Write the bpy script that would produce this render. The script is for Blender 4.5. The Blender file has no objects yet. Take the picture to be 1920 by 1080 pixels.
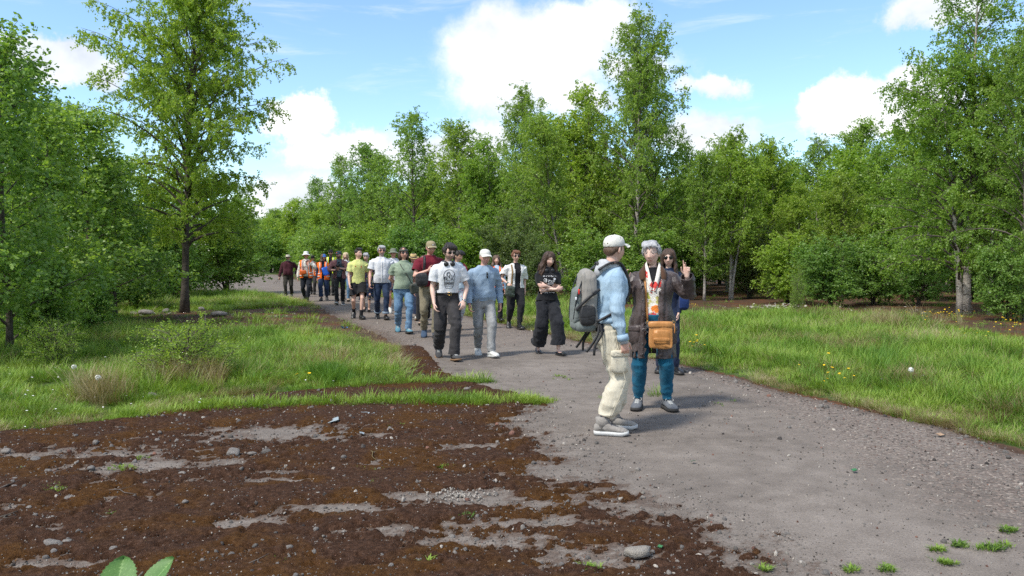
import bpy, math, random
import numpy as np
from mathutils import Vector, Matrix
from mathutils.bvhtree import BVHTree

R = math.radians
random.seed(7)
rng = np.random.default_rng(11)
scene = bpy.context.scene
col = scene.collection

# ------------------------------------------------------------------ camera
FPX = 1493.3            # focal length in pixels of the 1920 px wide photograph (28 mm)
PITCH = R(2.18)
CAMH = 1.58
cam_d = bpy.data.cameras.new('camera')
cam = bpy.data.objects.new('camera', cam_d)
col.objects.link(cam)
cam.location = (0, 0, CAMH)
cam.rotation_euler = (math.pi / 2 - PITCH, 0, 0)
cam_d.lens = 28.0
cam_d.sensor_width = 36.0
cam_d.clip_start = 0.05
cam_d.clip_end = 3000
scene.camera = cam

def pix_dir(px, py):
    a = (px - 960) / FPX
    b = -(py - 540) / FPX
    return np.array([a, math.cos(PITCH) + b * math.sin(PITCH), -math.sin(PITCH) + b * math.cos(PITCH)])

def gp(px, py):
    """ground point under a place seen in the photograph"""
    d = pix_dir(px, py)
    t = CAMH / -d[2]
    return (d[0] * t, d[1] * t)

def gx(px, Y):
    return (px - 960) / FPX * Y

def hz(py, Y):
    """height above ground of a place at distance Y"""
    d = pix_dir(960, py)
    return CAMH + d[2] / d[1] * Y

# ------------------------------------------------------------------ light
SUN_EL, SUN_AZ = R(54), R(-130)     # azimuth from +Y, clockwise: the sun stands to the left, a little behind the camera
sdir = Vector((math.sin(SUN_AZ) * math.cos(SUN_EL), math.cos(SUN_AZ) * math.cos(SUN_EL), math.sin(SUN_EL)))
sun_d = bpy.data.lights.new('sun', 'SUN')
sun_d.energy = 2.45
sun_d.angle = R(8.0)
sun_d.color = (1.0, 0.95, 0.87)
sun = bpy.data.objects.new('sun', sun_d)
col.objects.link(sun)
sun.rotation_euler = (-sdir).to_track_quat('-Z', 'Y').to_euler()

scene.view_settings.view_transform = 'Standard'
scene.view_settings.look = 'None'
scene.view_settings.exposure = 0.92
scene.view_settings.gamma = 1.0
scene.view_settings.use_curve_mapping = False
scene.cycles.max_bounces = 5
scene.cycles.diffuse_bounces = 4
scene.cycles.glossy_bounces = 2
scene.cycles.transmission_bounces = 3
scene.cycles.transparent_max_bounces = 4
scene.cycles.caustics_reflective = False
scene.cycles.caustics_refractive = False
scene.cycles.use_denoising = False
scene.cycles.sample_clamp_indirect = 6

# ------------------------------------------------------------------ node helpers
class NT:
    def __init__(self, tree):
        self.t = tree; self.n = tree.nodes; self.l = tree.links
    def new(self, typ, **kw):
        nd = self.n.new(typ)
        for k, v in kw.items():
            setattr(nd, k, v)
        return nd
    def put(self, sock, v):
        if isinstance(v, bpy.types.NodeSocket):
            self.l.new(v, sock)
        elif v is not None:
            if sock.type == 'RGBA' and len(v) == 3: v = (*v, 1)
            sock.default_value = v
    def math(self, op, a, b=None, c=None, clamp=False):
        nd = self.new('ShaderNodeMath', operation=op, use_clamp=clamp)
        self.put(nd.inputs[0], a); self.put(nd.inputs[1], b); self.put(nd.inputs[2], c)
        return nd.outputs[0]
    def vmath(self, op, a, b=None):
        nd = self.new('ShaderNodeVectorMath', operation=op)
        self.put(nd.inputs[0], a); self.put(nd.inputs[1], b)
        return nd.outputs['Value'] if op in ('LENGTH', 'DOT_PRODUCT') else nd.outputs[0]
    def noise(self, vec, scale, detail=4, rough=0.55, dist=0.0, out='Fac'):
        nd = self.new('ShaderNodeTexNoise')
        if vec is not None: self.l.new(vec, nd.inputs['Vector'])
        nd.inputs['Scale'].default_value = scale; nd.inputs['Detail'].default_value = detail
        nd.inputs['Roughness'].default_value = rough; nd.inputs['Distortion'].default_value = dist
        return nd.outputs[out]
    def voro(self, vec, scale, feature='F1', out='Distance', rand=1.0):
        nd = self.new('ShaderNodeTexVoronoi', feature=feature)
        if vec is not None: self.l.new(vec, nd.inputs['Vector'])
        nd.inputs['Scale'].default_value = scale; nd.inputs['Randomness'].default_value = rand
        return nd.outputs[out]
    def ramp(self, fac, stops, interp='LINEAR'):
        nd = self.new('ShaderNodeValToRGB')
        cr = nd.color_ramp; cr.interpolation = interp
        while len(cr.elements) < len(stops): cr.elements.new(0.5)
        for e, (p, c) in zip(cr.elements, stops):
            e.position = p; e.color = (*c, 1) if len(c) == 3 else c
        self.l.new(fac, nd.inputs[0])
        return nd.outputs[0]
    def mix(self, fac, a, b, mode='MIX'):
        nd = self.new('ShaderNodeMix', data_type='RGBA', blend_type=mode)
        self.put(nd.inputs[0], fac); self.put(nd.inputs[6], a); self.put(nd.inputs[7], b)
        return nd.outputs[2]
    def maprange(self, v, a, b, c=0.0, d=1.0, smooth=True):
        nd = self.new('ShaderNodeMapRange', interpolation_type='SMOOTHSTEP' if smooth else 'LINEAR')
        for i, x in enumerate((v, a, b, c, d)): self.put(nd.inputs[i], x)
        return nd.outputs[0]
    def scalev(self, vec, s):
        nd = self.new('ShaderNodeMapping'); self.l.new(vec, nd.inputs[0]); nd.inputs['Scale'].default_value = s
        return nd.outputs[0]
    def bump(self, h, strength, dist):
        nd = self.new('ShaderNodeBump'); self.l.new(h, nd.inputs['Height'])
        nd.inputs['Strength'].default_value = strength; nd.inputs['Distance'].default_value = dist
        return nd.outputs[0]

MATS = {}
def material(name, build):
    if name in MATS: return MATS[name]
    m = bpy.data.materials.new(name); m.use_nodes = True
    t = NT(m.node_tree); t.n.clear()
    out = t.new('ShaderNodeOutputMaterial')
    bs = t.new('ShaderNodeBsdfPrincipled')
    t.l.new(bs.outputs[0], out.inputs[0])
    tc = t.new('ShaderNodeTexCoord')
    t.obj = tc.outputs['Object']; t.gen = tc.outputs['Generated']; t.bs = bs; t.out = out
    bs.inputs['Roughness'].default_value = 0.8
    bs.inputs['Specular IOR Level'].default_value = 0.3
    build(t, bs)
    MATS[name] = m
    return m

# ------------------------------------------------------------------ sky and clouds
world = bpy.data.worlds.new('World'); scene.world = world; world.use_nodes = True
w = NT(world.node_tree); w.n.clear()
wout = w.new('ShaderNodeOutputWorld'); bg = w.new('ShaderNodeBackground')
w.l.new(bg.outputs[0], wout.inputs[0])
sky = w.new('ShaderNodeTexSky', sky_type='NISHITA', sun_disc=False)
sky.sun_elevation = SUN_EL; sky.sun_rotation = SUN_AZ
sky.air_density = 1.0; sky.dust_density = 0.3; sky.ozone_density = 1.6; sky.altitude = 50
wtc = w.new('ShaderNodeTexCoord'); gen = wtc.outputs['Generated']
sep = w.new('ShaderNodeSeparateXYZ'); w.l.new(gen, sep.inputs[0])
# cloud layer: directions projected to azimuth-like flat coordinates
wob = w.noise(gen, 7.5, 9, 0.66, 0.0, out='Color')
wv = w.vmath('MULTIPLY', w.vmath('SUBTRACT', wob, (0.5, 0.5, 0.5)), (0.17, 0.17, 0.13))
gd = w.vmath('ADD', gen, wv)
def cloud_blob(px, py, hw, hh, soft):
    c = pix_dir(px, py); c = c / np.linalg.norm(c)
    d = w.vmath('MULTIPLY', w.vmath('SUBTRACT', gd, tuple(c)), (FPX / hw, FPX / hw, FPX / hh))
    return w.maprange(w.vmath('LENGTH', d), 1.0 + soft * .6, 1.0 - soft * .75)
cum = None
for b in [(95, 120, 105, 40, .35), (30, 108, 80, 32, .4), (170, 125, 50, 18, .5), (550, 215, 55, 50, .3), (560, 285, 50, 30, .5), (650, 300, 105, 38, .45), (560, 385, 95, 55, .5),
          (800, 300, 110, 50, .5), (880, 260, 60, 40, .5),
          (1000, 105, 140, 90, .5), (1080, 45, 120, 50, .6), (945, 170, 90, 55, .6), (1190, 125, 80, 36, .8), (1080, 200, 100, 36, .8),
          (1570, 215, 80, 45, .25), (1660, 195, 110, 50, .3), (1740, 190, 60, 40, .4), (1760, 25, 70, 35, .5), (1320, 175, 50, 22, .6), (1330, 270, 90, 30, .7)]:
    s = cloud_blob(*b)
    cum = s if cum is None else w.math('MAXIMUM', cum, s)
# broken cloud in the unseen rest of the sky, thickened to raise fill light
gl = w.noise(w.scalev(gen, (1, 1, 2.2)), 2.6, 8, 0.6, 0.2)
inview = w.maprange(sep.outputs['Y'], 0.62, 0.80)
rest = w.math('MULTIPLY', w.maprange(gl, 0.45, 0.57), w.math('SUBTRACT', 1.0, inview))
wisp = w.math('MULTIPLY', w.maprange(w.noise(w.scalev(gen, (1.3, 1.3, 9)), 3.2, 7, 0.65, 0.6), 0.52, 0.78), 0.45)
cover = w.math('MAXIMUM', w.math('MAXIMUM', cum, rest), wisp, clamp=True)
puff = w.noise(gen, 14.0, 6, 0.6, 0.3)
shade = w.noise(w.scalev(gen, (1, 1, 1.6)), 5.5, 5, 0.55, 0.2)
ccol = w.ramp(w.math('ADD', w.math('MULTIPLY', shade, 0.7), w.math('MULTIPLY', puff, 0.3)),
              [(0.32, (2.9, 3.15, 3.5)), (0.48, (4.3, 4.4, 4.5)), (0.62, (5.2, 5.15, 5.1))])
skyc = w.mix(1.0, sky.outputs[0], (0.80, 0.89, 0.95), 'MULTIPLY')
SKYNODE = skyc
w.l.new(w.mix(w.math('MULTIPLY', cover, 0.96), skyc, ccol), bg.inputs[0])
bg.inputs[1].default_value = 0.14

# ------------------------------------------------------------------ mesh helpers
def mesh_np(name, V, F, smooth=False):
    """V (n,3), F list/array of faces or list of arrays"""
    me = bpy.data.meshes.new(name)
    V = np.asarray(V, dtype=np.float32)
    if isinstance(F, np.ndarray):
        F = [F]
    me.vertices.add(len(V)); me.vertices.foreach_set('co', V.ravel())
    loops = []; starts = []; tot = 0; sizes = []
    for f in F:
        f = np.asarray(f, dtype=np.int32)
        if len(f) == 0: continue
        k = f.shape[1]
        loops.append(f.ravel()); starts.append(tot + np.arange(len(f)) * k); sizes.append(np.full(len(f), k)); tot += f.size
    lp = np.concatenate(loops); st = np.concatenate(starts)
    me.loops.add(tot); me.loops.foreach_set('vertex_index', lp.astype(np.int32))
    me.polygons.add(len(st)); me.polygons.foreach_set('loop_start', st.astype(np.int32))
    if smooth: me.polygons.foreach_set('use_smooth', np.ones(len(st), dtype=bool))
    me.update(calc_edges=True)
    return me

def link(name, me, mat=None, parent=None, label=None, cat=None, group=None, kind=None):
    o = bpy.data.objects.new(name, me); col.objects.link(o)
    if mat is not None and me is not None:
        if len(me.materials) == 0: me.materials.append(mat)
    if parent is not None: o.parent = parent
    tag(o, label, cat, group, kind)
    return o

def tag(o, label=None, cat=None, group=None, kind=None):
    if label: o['label'] = label
    if cat: o['category'] = cat
    if group: o['group'] = group
    if kind: o['kind'] = kind
    return o

def empty(name, loc=(0, 0, 0), rz=0.0, label=None, cat=None, group=None):
    o = bpy.data.objects.new(name, None); col.objects.link(o)
    o.location = loc; o.rotation_euler = (0, 0, rz); o.empty_display_size = 0.2
    return tag(o, label, cat, group)

class MB:
    """collects shapes as vertices, quads and triangles"""
    def __init__(self): self.V = []; self.Q = []; self.T = []; self.n = 0; self.log = []
    def add(self, V, Q=None, T=None):
        V = np.asarray(V, dtype=float)
        self.V.append(V); self.log.append((Q, T))
        if Q is not None and len(Q): self.Q.append(np.asarray(Q) + self.n)
        if T is not None and len(T): self.T.append(np.asarray(T) + self.n)
        self.n += len(V); return self
    def mesh(self, name, smooth=True):
        F = []
        if self.Q: F.append(np.concatenate(self.Q))
        if self.T: F.append(np.concatenate(self.T))
        return mesh_np(name, np.concatenate(self.V), F, smooth)
    def xf(self, M):
        M = np.array(M); self.V = [v @ M[:3, :3].T + M[:3, 3] for v in self.V]; return self

def unit(v):
    v = np.asarray(v, dtype=float); return v / (np.linalg.norm(v) + 1e-12)

def tube(pts, rad, n=10, side=None, cap=True):
    """pts (k,3), rad (k,) or (k,2) [along side, across]"""
    pts = np.asarray(pts, dtype=float); k = len(pts)
    rad = np.asarray(rad, dtype=float)
    if rad.ndim == 1: rad = np.stack([rad, rad], 1)
    tan = np.gradient(pts, axis=0); tan /= np.linalg.norm(tan, axis=1, keepdims=True) + 1e-12
    s = unit(side) if side is not None else unit(np.cross(tan[0], (0.31, 0.77, 0.55)))
    a = np.arange(n) * 2 * math.pi / n
    V = []
    for i in range(k):
        s = unit(s - tan[i] * np.dot(s, tan[i])); u = np.cross(tan[i], s)
        V.append(pts[i] + np.cos(a)[:, None] * s * rad[i, 0] + np.sin(a)[:, None] * u * rad[i, 1])
    V = np.concatenate(V)
    i, j = np.meshgrid(np.arange(k - 1), np.arange(n), indexing='ij')
    j2 = (j + 1) % n
    Q = np.stack([i * n + j, i * n + j2, (i + 1) * n + j2, (i + 1) * n + j], -1).reshape(-1, 4)
    T = []
    if cap:
        V = np.concatenate([V, pts[:1], pts[-1:]])
        c0, c1 = k * n, k * n + 1
        jj = np.arange(n); j2 = (jj + 1) % n
        T = np.concatenate([np.stack([np.full(n, c0), j2, jj], 1), np.stack([np.full(n, c1), (k - 1) * n + jj, (k - 1) * n + j2], 1)])
    return V, Q, T

def ellipsoid(c, r, n=16, m=10, M=None):
    th = np.linspace(0, math.pi, m + 1)[1:-1]; ph = np.arange(n) * 2 * math.pi / n
    V = np.stack([np.outer(np.sin(th), np.cos(ph)), np.outer(np.sin(th), np.sin(ph)), np.outer(np.cos(th), np.ones(n))], -1).reshape(-1, 3)
    V = np.concatenate([V, [[0, 0, 1], [0, 0, -1]]])
    k = m - 1
    i, j = np.meshgrid(np.arange(k - 1), np.arange(n), indexing='ij'); j2 = (j + 1) % n
    Q = np.stack([i * n + j, (i + 1) * n + j, (i + 1) * n + j2, i * n + j2], -1).reshape(-1, 4)
    jj = np.arange(n); j2 = (jj + 1) % n
    T = np.concatenate([np.stack([np.full(n, k * n), jj, j2], 1), np.stack([np.full(n, k * n + 1), (k - 1) * n + j2, (k - 1) * n + jj], 1)])
    V = V * np.asarray(r)
    if M is not None: V = V @ np.asarray(M)[:3, :3].T
    return V + np.asarray(c), Q, T

def catmull(P, m):
    """resample control rows (k,d) to m rows along a smooth curve"""
    P = np.asarray(P, dtype=float); k = len(P)
    t = np.linspace(0, k - 1, m); i = np.clip(t.astype(int), 0, k - 2); f = (t - i)[:, None]
    g = lambda q: P[np.clip(q, 0, k - 1)]
    p0, p1, p2, p3 = g(i - 1), g(i), g(i + 1), g(i + 2)
    return 0.5 * (2 * p1 + (p2 - p0) * f + (2 * p0 - 5 * p1 + 4 * p2 - p3) * f ** 2 + (3 * p1 - p0 - 3 * p2 + p3) * f ** 3)

def _h(ix, iy, iz, seed):
    with np.errstate(over='ignore'):
        h = (ix.astype(np.uint32) * np.uint32(374761393) + iy.astype(np.uint32) * np.uint32(668265263)
             + iz.astype(np.uint32) * np.uint32(2246822519) + np.uint32(seed * 3266489917 & 0xffffffff))
        h = (h ^ (h >> np.uint32(13))) * np.uint32(1274126177)
        h = h ^ (h >> np.uint32(16))
    return h.astype(np.float64) / 4294967295.0

def vnoise(P, seed=0):
    P = np.asarray(P, dtype=float) + 1000.0
    if P.shape[1] == 2: P = np.concatenate([P, np.full((len(P), 1), 0.5)], 1)
    I = np.floor(P).astype(np.int64); f = P - I; f = f * f * (3 - 2 * f)
    x, y, z = I.T; fx, fy, fz = f.T
    r = 0
    for dx in (0, 1):
        for dy in (0, 1):
            for dz in (0, 1):
                wgt = (fx if dx else 1 - fx) * (fy if dy else 1 - fy) * (fz if dz else 1 - fz)
                r = r + wgt * _h(x + dx, y + dy, z + dz, seed)
    return r

def fbm(P, oct=4, seed=0, gain=0.5):
    P = np.asarray(P, dtype=float); a, s, t = 1.0, 0, 0
    for o in range(oct):
        s = s + a * vnoise(P * 2 ** o + 17.3 * o, seed + o); t += a; a *= gain
    return s / t

def sst(x, a, b):
    t = np.clip((x - a) / (b - a), 0, 1); return t * t * (3 - 2 * t)

def psd(poly, X, Y):
    """signed distance to a polygon on the ground, negative inside"""
    poly = np.asarray(poly, dtype=float); X = np.asarray(X, float); Y = np.asarray(Y, float)
    d2 = np.full(X.shape, 1e9); ins = np.zeros(X.shape, bool)
    n = len(poly)
    for i in range(n):
        ax, ay = poly[i]; bx, by = poly[(i + 1) % n]
        ex, ey = bx - ax, by - ay
        t = np.clip(((X - ax) * ex + (Y - ay) * ey) / (ex * ex + ey * ey + 1e-12), 0, 1)
        d2 = np.minimum(d2, (X - ax - t * ex) ** 2 + (Y - ay - t * ey) ** 2)
        c = (ay > Y) != (by > Y)
        with np.errstate(divide='ignore', invalid='ignore'):
            ins ^= c & (X < ex * (Y - ay) / (by - ay if by != ay else 1e-9) + ax)
    d = np.sqrt(d2)
    return np.where(ins, -d, d)

def pld(line, X, Y):
    """distance to an open polyline"""
    d2 = np.full(np.shape(X), 1e9)
    for (ax, ay), (bx, by) in zip(line[:-1], line[1:]):
        ex, ey = bx - ax, by - ay
        t = np.clip(((X - ax) * ex + (Y - ay) * ey) / (ex * ex + ey * ey + 1e-12), 0, 1)
        d2 = np.minimum(d2, (X - ax - t * ex) ** 2 + (Y - ay - t * ey) ** 2)
    return np.sqrt(d2)

def scatter(name, P, rot, scl, idx, protos, label, cat):
    """one uncountable mass: small meshes instanced on points"""
    me = bpy.data.meshes.new(name)
    P = np.asarray(P, dtype=np.float32)
    me.vertices.add(len(P)); me.vertices.foreach_set('co', P.ravel())
    a = me.attributes.new('rot', 'FLOAT_VECTOR', 'POINT'); a.data.foreach_set('vector', np.asarray(rot, dtype=np.float32).ravel())
    scl = np.asarray(scl, dtype=np.float32)
    if scl.ndim == 1: scl = np.repeat(scl[:, None], 3, 1)
    a = me.attributes.new('scl', 'FLOAT_VECTOR', 'POINT'); a.data.foreach_set('vector', scl.ravel())
    a = me.attributes.new('idx', 'INT', 'POINT'); a.data.foreach_set('value', np.asarray(idx, dtype=np.int32))
    o = link(name, me, label=label, cat=cat, kind='stuff')
    pc = bpy.data.collections.new(name + '_pieces')
    for i, (pm, m) in enumerate(protos):
        po = bpy.data.objects.new('%s_piece_%02d' % (name, i), pm)
        if m is not None and len(pm.materials) == 0: pm.materials.append(m)
        pc.objects.link(po)
    g = bpy.data.node_groups.new(name + '_scatter', 'GeometryNodeTree')
    g.interface.new_socket('Geometry', in_out='INPUT', socket_type='NodeSocketGeometry')
    g.interface.new_socket('Geometry', in_out='OUTPUT', socket_type='NodeSocketGeometry')
    N = g.nodes; L = g.links
    gi = N.new('NodeGroupInput'); go = N.new('NodeGroupOutput')
    ci = N.new('GeometryNodeCollectionInfo'); ci.inputs[0].default_value = pc
    ci.inputs['Separate Children'].default_value = True; ci.inputs['Reset Children'].default_value = True
    ip = N.new('GeometryNodeInstanceOnPoints')
    def na(nm, ty):
        q = N.new('GeometryNodeInputNamedAttribute'); q.data_type = ty; q.inputs[0].default_value = nm; return q.outputs[0]
    e2r = N.new('FunctionNodeEulerToRotation')
    L.new(na('rot', 'FLOAT_VECTOR'), e2r.inputs[0])
    L.new(gi.outputs[0], ip.inputs['Points']); L.new(ci.outputs[0], ip.inputs['Instance'])
    ip.inputs['Pick Instance'].default_value = True
    L.new(na('idx', 'INT'), ip.inputs['Instance Index'])
    L.new(e2r.outputs[0], ip.inputs['Rotation']); L.new(na('scl', 'FLOAT_VECTOR'), ip.inputs['Scale'])
    L.new(ip.outputs[0], go.inputs[0])
    md = o.modifiers.new('scatter', 'NODES'); md.node_group = g
    return o
# ================================================================== GROUND, PATH, MOSS
def G(*pp): return [gp(*p) for p in pp]
RIGHT_EDGE = [(1920, 850), (1760, 800), (1600, 762), (1450, 730), (1380, 708), (1300, 690), (1200, 668), (1090, 640), (1000, 620), (870, 592), (760, 566), (650, 543), (560, 525), (520, 515)]
LEFT_EDGE = [(480, 548), (560, 562), (600, 578), (640, 600), (700, 622), (750, 652), (745, 672), (775, 700), (740, 712), (600, 732), (430, 748), (330, 766), (250, 786), (0, 815)]
HARD = [(-60, 70), (-30, 48)] + G(*LEFT_EDGE) + [(-9, 6.9), (-16, 6.5), (-16, 0.2), (14, 0.2), (14, 4.6), (7, 5.6)] + G(*RIGHT_EDGE) + [(-34, 82), (-60, 100)]
MOSSP = G((750, 650), (790, 652), (830, 700), (930, 735), (1010, 748), (1060, 800), (1120, 838), (1200, 868), (1340, 945), (1500, 1025)) + [(2.2, 3.2), (2.4, 1.5), (-14, 1.5), (-14, 6.6), (-9, 6.9)] + G(*LEFT_EDGE[::-1][:-5])
TREEB = G((225, 598), (300, 586), (345, 583), (480, 584), (560, 573), (620, 583), (690, 603), (750, 650), (690, 652), (630, 630), (560, 620), (430, 626), (300, 620))
STRIP_A = G((230, 786), (400, 768), (640, 760), (800, 757), (900, 757), (1005, 755))
STRIP_B = G((560, 733), (700, 722), (800, 719), (895, 717))
STRIP_C = G((1010, 756), (1060, 752), (1180, 748), (1240, 742))
SOILR = [gp(1180, 592), gp(1290, 592), gp(1500, 589), gp(1680, 597), gp(1800, 622), gp(1920, 648), (16, 13), (40, 16), (40, 60), (-30, 100), (-12, 60), (-4, 40), gp(905, 562), gp(1080, 566)]
WOOD_L = [(-8.5, 16), gp(210, 590), (-9.0, 24.5), gp(490, 548), (-30, 50), (-60, 66), (-60, 8), (-13, 8.5), (-10.3, 11)]

def ground_z(x, y):
    P = np.stack([np.ravel(x), np.ravel(y)], 1).astype(float)
    sd = psd(HARD, P[:, 0], P[:, 1])
    n = fbm(P * 0.55, 4, 3) - 0.45
    z = np.where(sd > 0, sst(sd, 0, 1.2) * (0.03 + 0.22 * n), 0.0)
    z = np.where(sd < 0, -0.03 * sst(-sd, 0, 0.3), z)
    return z
def hard_z(x, y):
    P = np.stack([np.ravel(x), np.ravel(y)], 1).astype(float)
    sd = psd(HARD, P[:, 0], P[:, 1]) + 0.34 * (fbm(P * 1.6, 4, 21) - 0.5)
    return 0.016 * sst(-sd, -0.02, 0.16) + 0.03 * (fbm(P * 0.45, 3, 9) - 0.5) * sst(-sd, 0, 0.8) - 0.006, sd
def surf_z(x, y):
    h, sd = hard_z(x, y)
    return np.where(psd(HARD, np.ravel(x), np.ravel(y)) < 0, np.maximum(h, ground_z(x, y)), ground_z(x, y))

def persp_grid(r0, r1, dr, y0, y1, ky):
    u = np.arange(r0, r1 + dr / 2, dr)
    ny = int(math.log(y1 / y0) / ky) + 1
    yy = y0 * np.exp(np.linspace(0, math.log(y1 / y0), ny))
    Y, U = np.meshgrid(yy, u, indexing='ij')
    i, j = np.meshgrid(np.arange(ny - 1), np.arange(len(u) - 1), indexing='ij'); n = len(u)
    Q = np.stack([i * n + j, i * n + j + 1, (i + 1) * n + j + 1, (i + 1) * n + j], -1).reshape(-1, 4)
    return (U * Y).ravel(), Y.ravel(), Q

def strip_unused(V, Q, extra=()):
    used = np.unique(Q); mp = np.full(len(V), -1); mp[used] = np.arange(len(used))
    return V[used], mp[Q], [e[used] for e in extra]

def add_attr(me, name, a):
    at = me.attributes.new(name, 'FLOAT', 'POINT'); at.data.foreach_set('value', np.asarray(a, dtype=np.float32))

# --- ground
def m_ground(t, bs):
    at = t.new('ShaderNodeAttribute', attribute_name='bare')
    n1 = t.noise(t.obj, 0.8, 6, 0.6); n2 = t.noise(t.obj, 14, 6, 0.65); n3 = t.noise(t.obj, 60, 4, 0.6)
    soil = t.ramp(t.math('ADD', t.math('MULTIPLY', n2, 0.6), t.math('MULTIPLY', n3, 0.4)), [(0.3, (0.020, 0.012, 0.008)), (0.5, (0.065, 0.036, 0.022)), (0.62, (0.11, 0.062, 0.036)), (0.75, (0.19, 0.15, 0.115))])
    rust = t.ramp(n2, [(0.35, (0.05, 0.022, 0.010)), (0.65, (0.14, 0.055, 0.020))])
    soil = t.mix(t.maprange(n1, 0.45, 0.6), soil, rust)
    turf = t.ramp(n2, [(0.3, (0.020, 0.030, 0.007)), (0.5, (0.05, 0.085, 0.014)), (0.7, (0.11, 0.12, 0.035))])
    f = t.maprange(t.math('ADD', at.outputs['Fac'], t.math('MULTIPLY', t.math('SUBTRACT', n2, 0.5), 0.8)), 0.35, 0.6)
    t.put(bs.inputs['Base Color'], t.mix(f, turf, soil))
    bs.inputs['Roughness'].default_value = 0.95
    t.put(bs.inputs['Normal'], t.bump(t.math('ADD', n2, t.math('MULTIPLY', n3, 0.4)), 0.8, 0.03))
M_GROUND = material('ground_soil', m_ground)
X, Y, Q = persp_grid(-1.3, 1.3, 0.015, 1.0, 140, 0.020)
z = ground_z(X, Y)
bare = np.maximum.reduce([sst(-psd(TREEB, X, Y), -0.2, 0.3), sst(-psd(SOILR, X, Y), -0.3, 0.6), 0.9 * sst(-psd(WOOD_L, X, Y), 0.5, 2.5), sst(-psd(HARD, X, Y), -0.25, 0.1)])
# tie the near sheet to wide surroundings
me = mesh_np('ground', np.stack([X, Y, z], 1), Q, True); add_attr(me, 'bare', bare)
ground = link('ground', me, M_GROUND, kind='structure')
S = 900.0
ring = []
far = mesh_np('surroundings', np.array([[-S, -S, -0.06], [S, -S, -0.06], [S, S, -0.06], [-S, S, -0.06]]), np.array([[0, 1, 2, 3]]))
link('terrain', far, M_GROUND, kind='structure')

BARE_SPOTS = [(*gp(555, 820), 0.9, 0.33), (*gp(480, 808), 0.5, 0.2), (*gp(130, 850), 1.1, 0.3), (*gp(220, 880), 0.7, 0.2), (*gp(590, 960), 0.6, 0.16), (*gp(660, 955), 0.3, 0.12), (*gp(440, 985), 0.35, 0.09),
              (*gp(500, 905), 0.55, 0.12), (*gp(530, 890), 0.3, 0.08), (*gp(60, 1060), 0.5, 0.16), (*gp(870, 840), 0.35, 0.25), (*gp(760, 935), 0.4, 0.14), (*gp(860, 935), 0.4, 0.13), (*gp(1060, 890), 0.5, 0.25), (*gp(930, 950), 0.5, 0.15), (*gp(1100, 1050), 0.5, 0.2), (*gp(890, 1020), 0.5, 0.14), (*gp(720, 1000), .4, .1),
              (*gp(1000, 985), 0.5, 0.12), (*gp(430, 870), 0.4, 0.2), (*gp(690, 870), .25, .2), (*gp(820, 745), .5, .3)]
PATHSIDE = G((830, 700), (930, 735), (1010, 748), (1060, 800), (1120, 838), (1200, 868), (1340, 945), (1500, 1025)) + [(2.2, 3.2), (2.4, 1.5)]
def moss_amount(X, Y):
    P = np.stack([X, Y], 1)
    sd = psd(MOSSP, X, Y)
    m = 0.31 + 0.8 * (fbm(P * np.array([1.1, 1.4]), 5, 41, 0.66) - 0.5) + 1.2 * (fbm(P * np.array([6, 7.]), 4, 47, .6) - 0.5) + 1.05 * (fbm(P * np.array([20, 22.]), 3, 48, .6) - 0.5)
    for (bx, by, rx, ry) in BARE_SPOTS:
        q = ((X - bx) / rx) ** 2 + ((Y - by) / ry) ** 2
        m = m - 0.47 * np.exp(-q * 1.3)
    m = m - 0.85 * np.where(sd < 0, sst(-pld(PATHSIDE, X, Y), -1.15, 0.2), 1.0) - 1.2 * sst(sd, 0.0, 0.35) + 0.55 * sst(Y, 7.7, 8.8) * sst(-sd, -0.25, 0.05)
    return m
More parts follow.
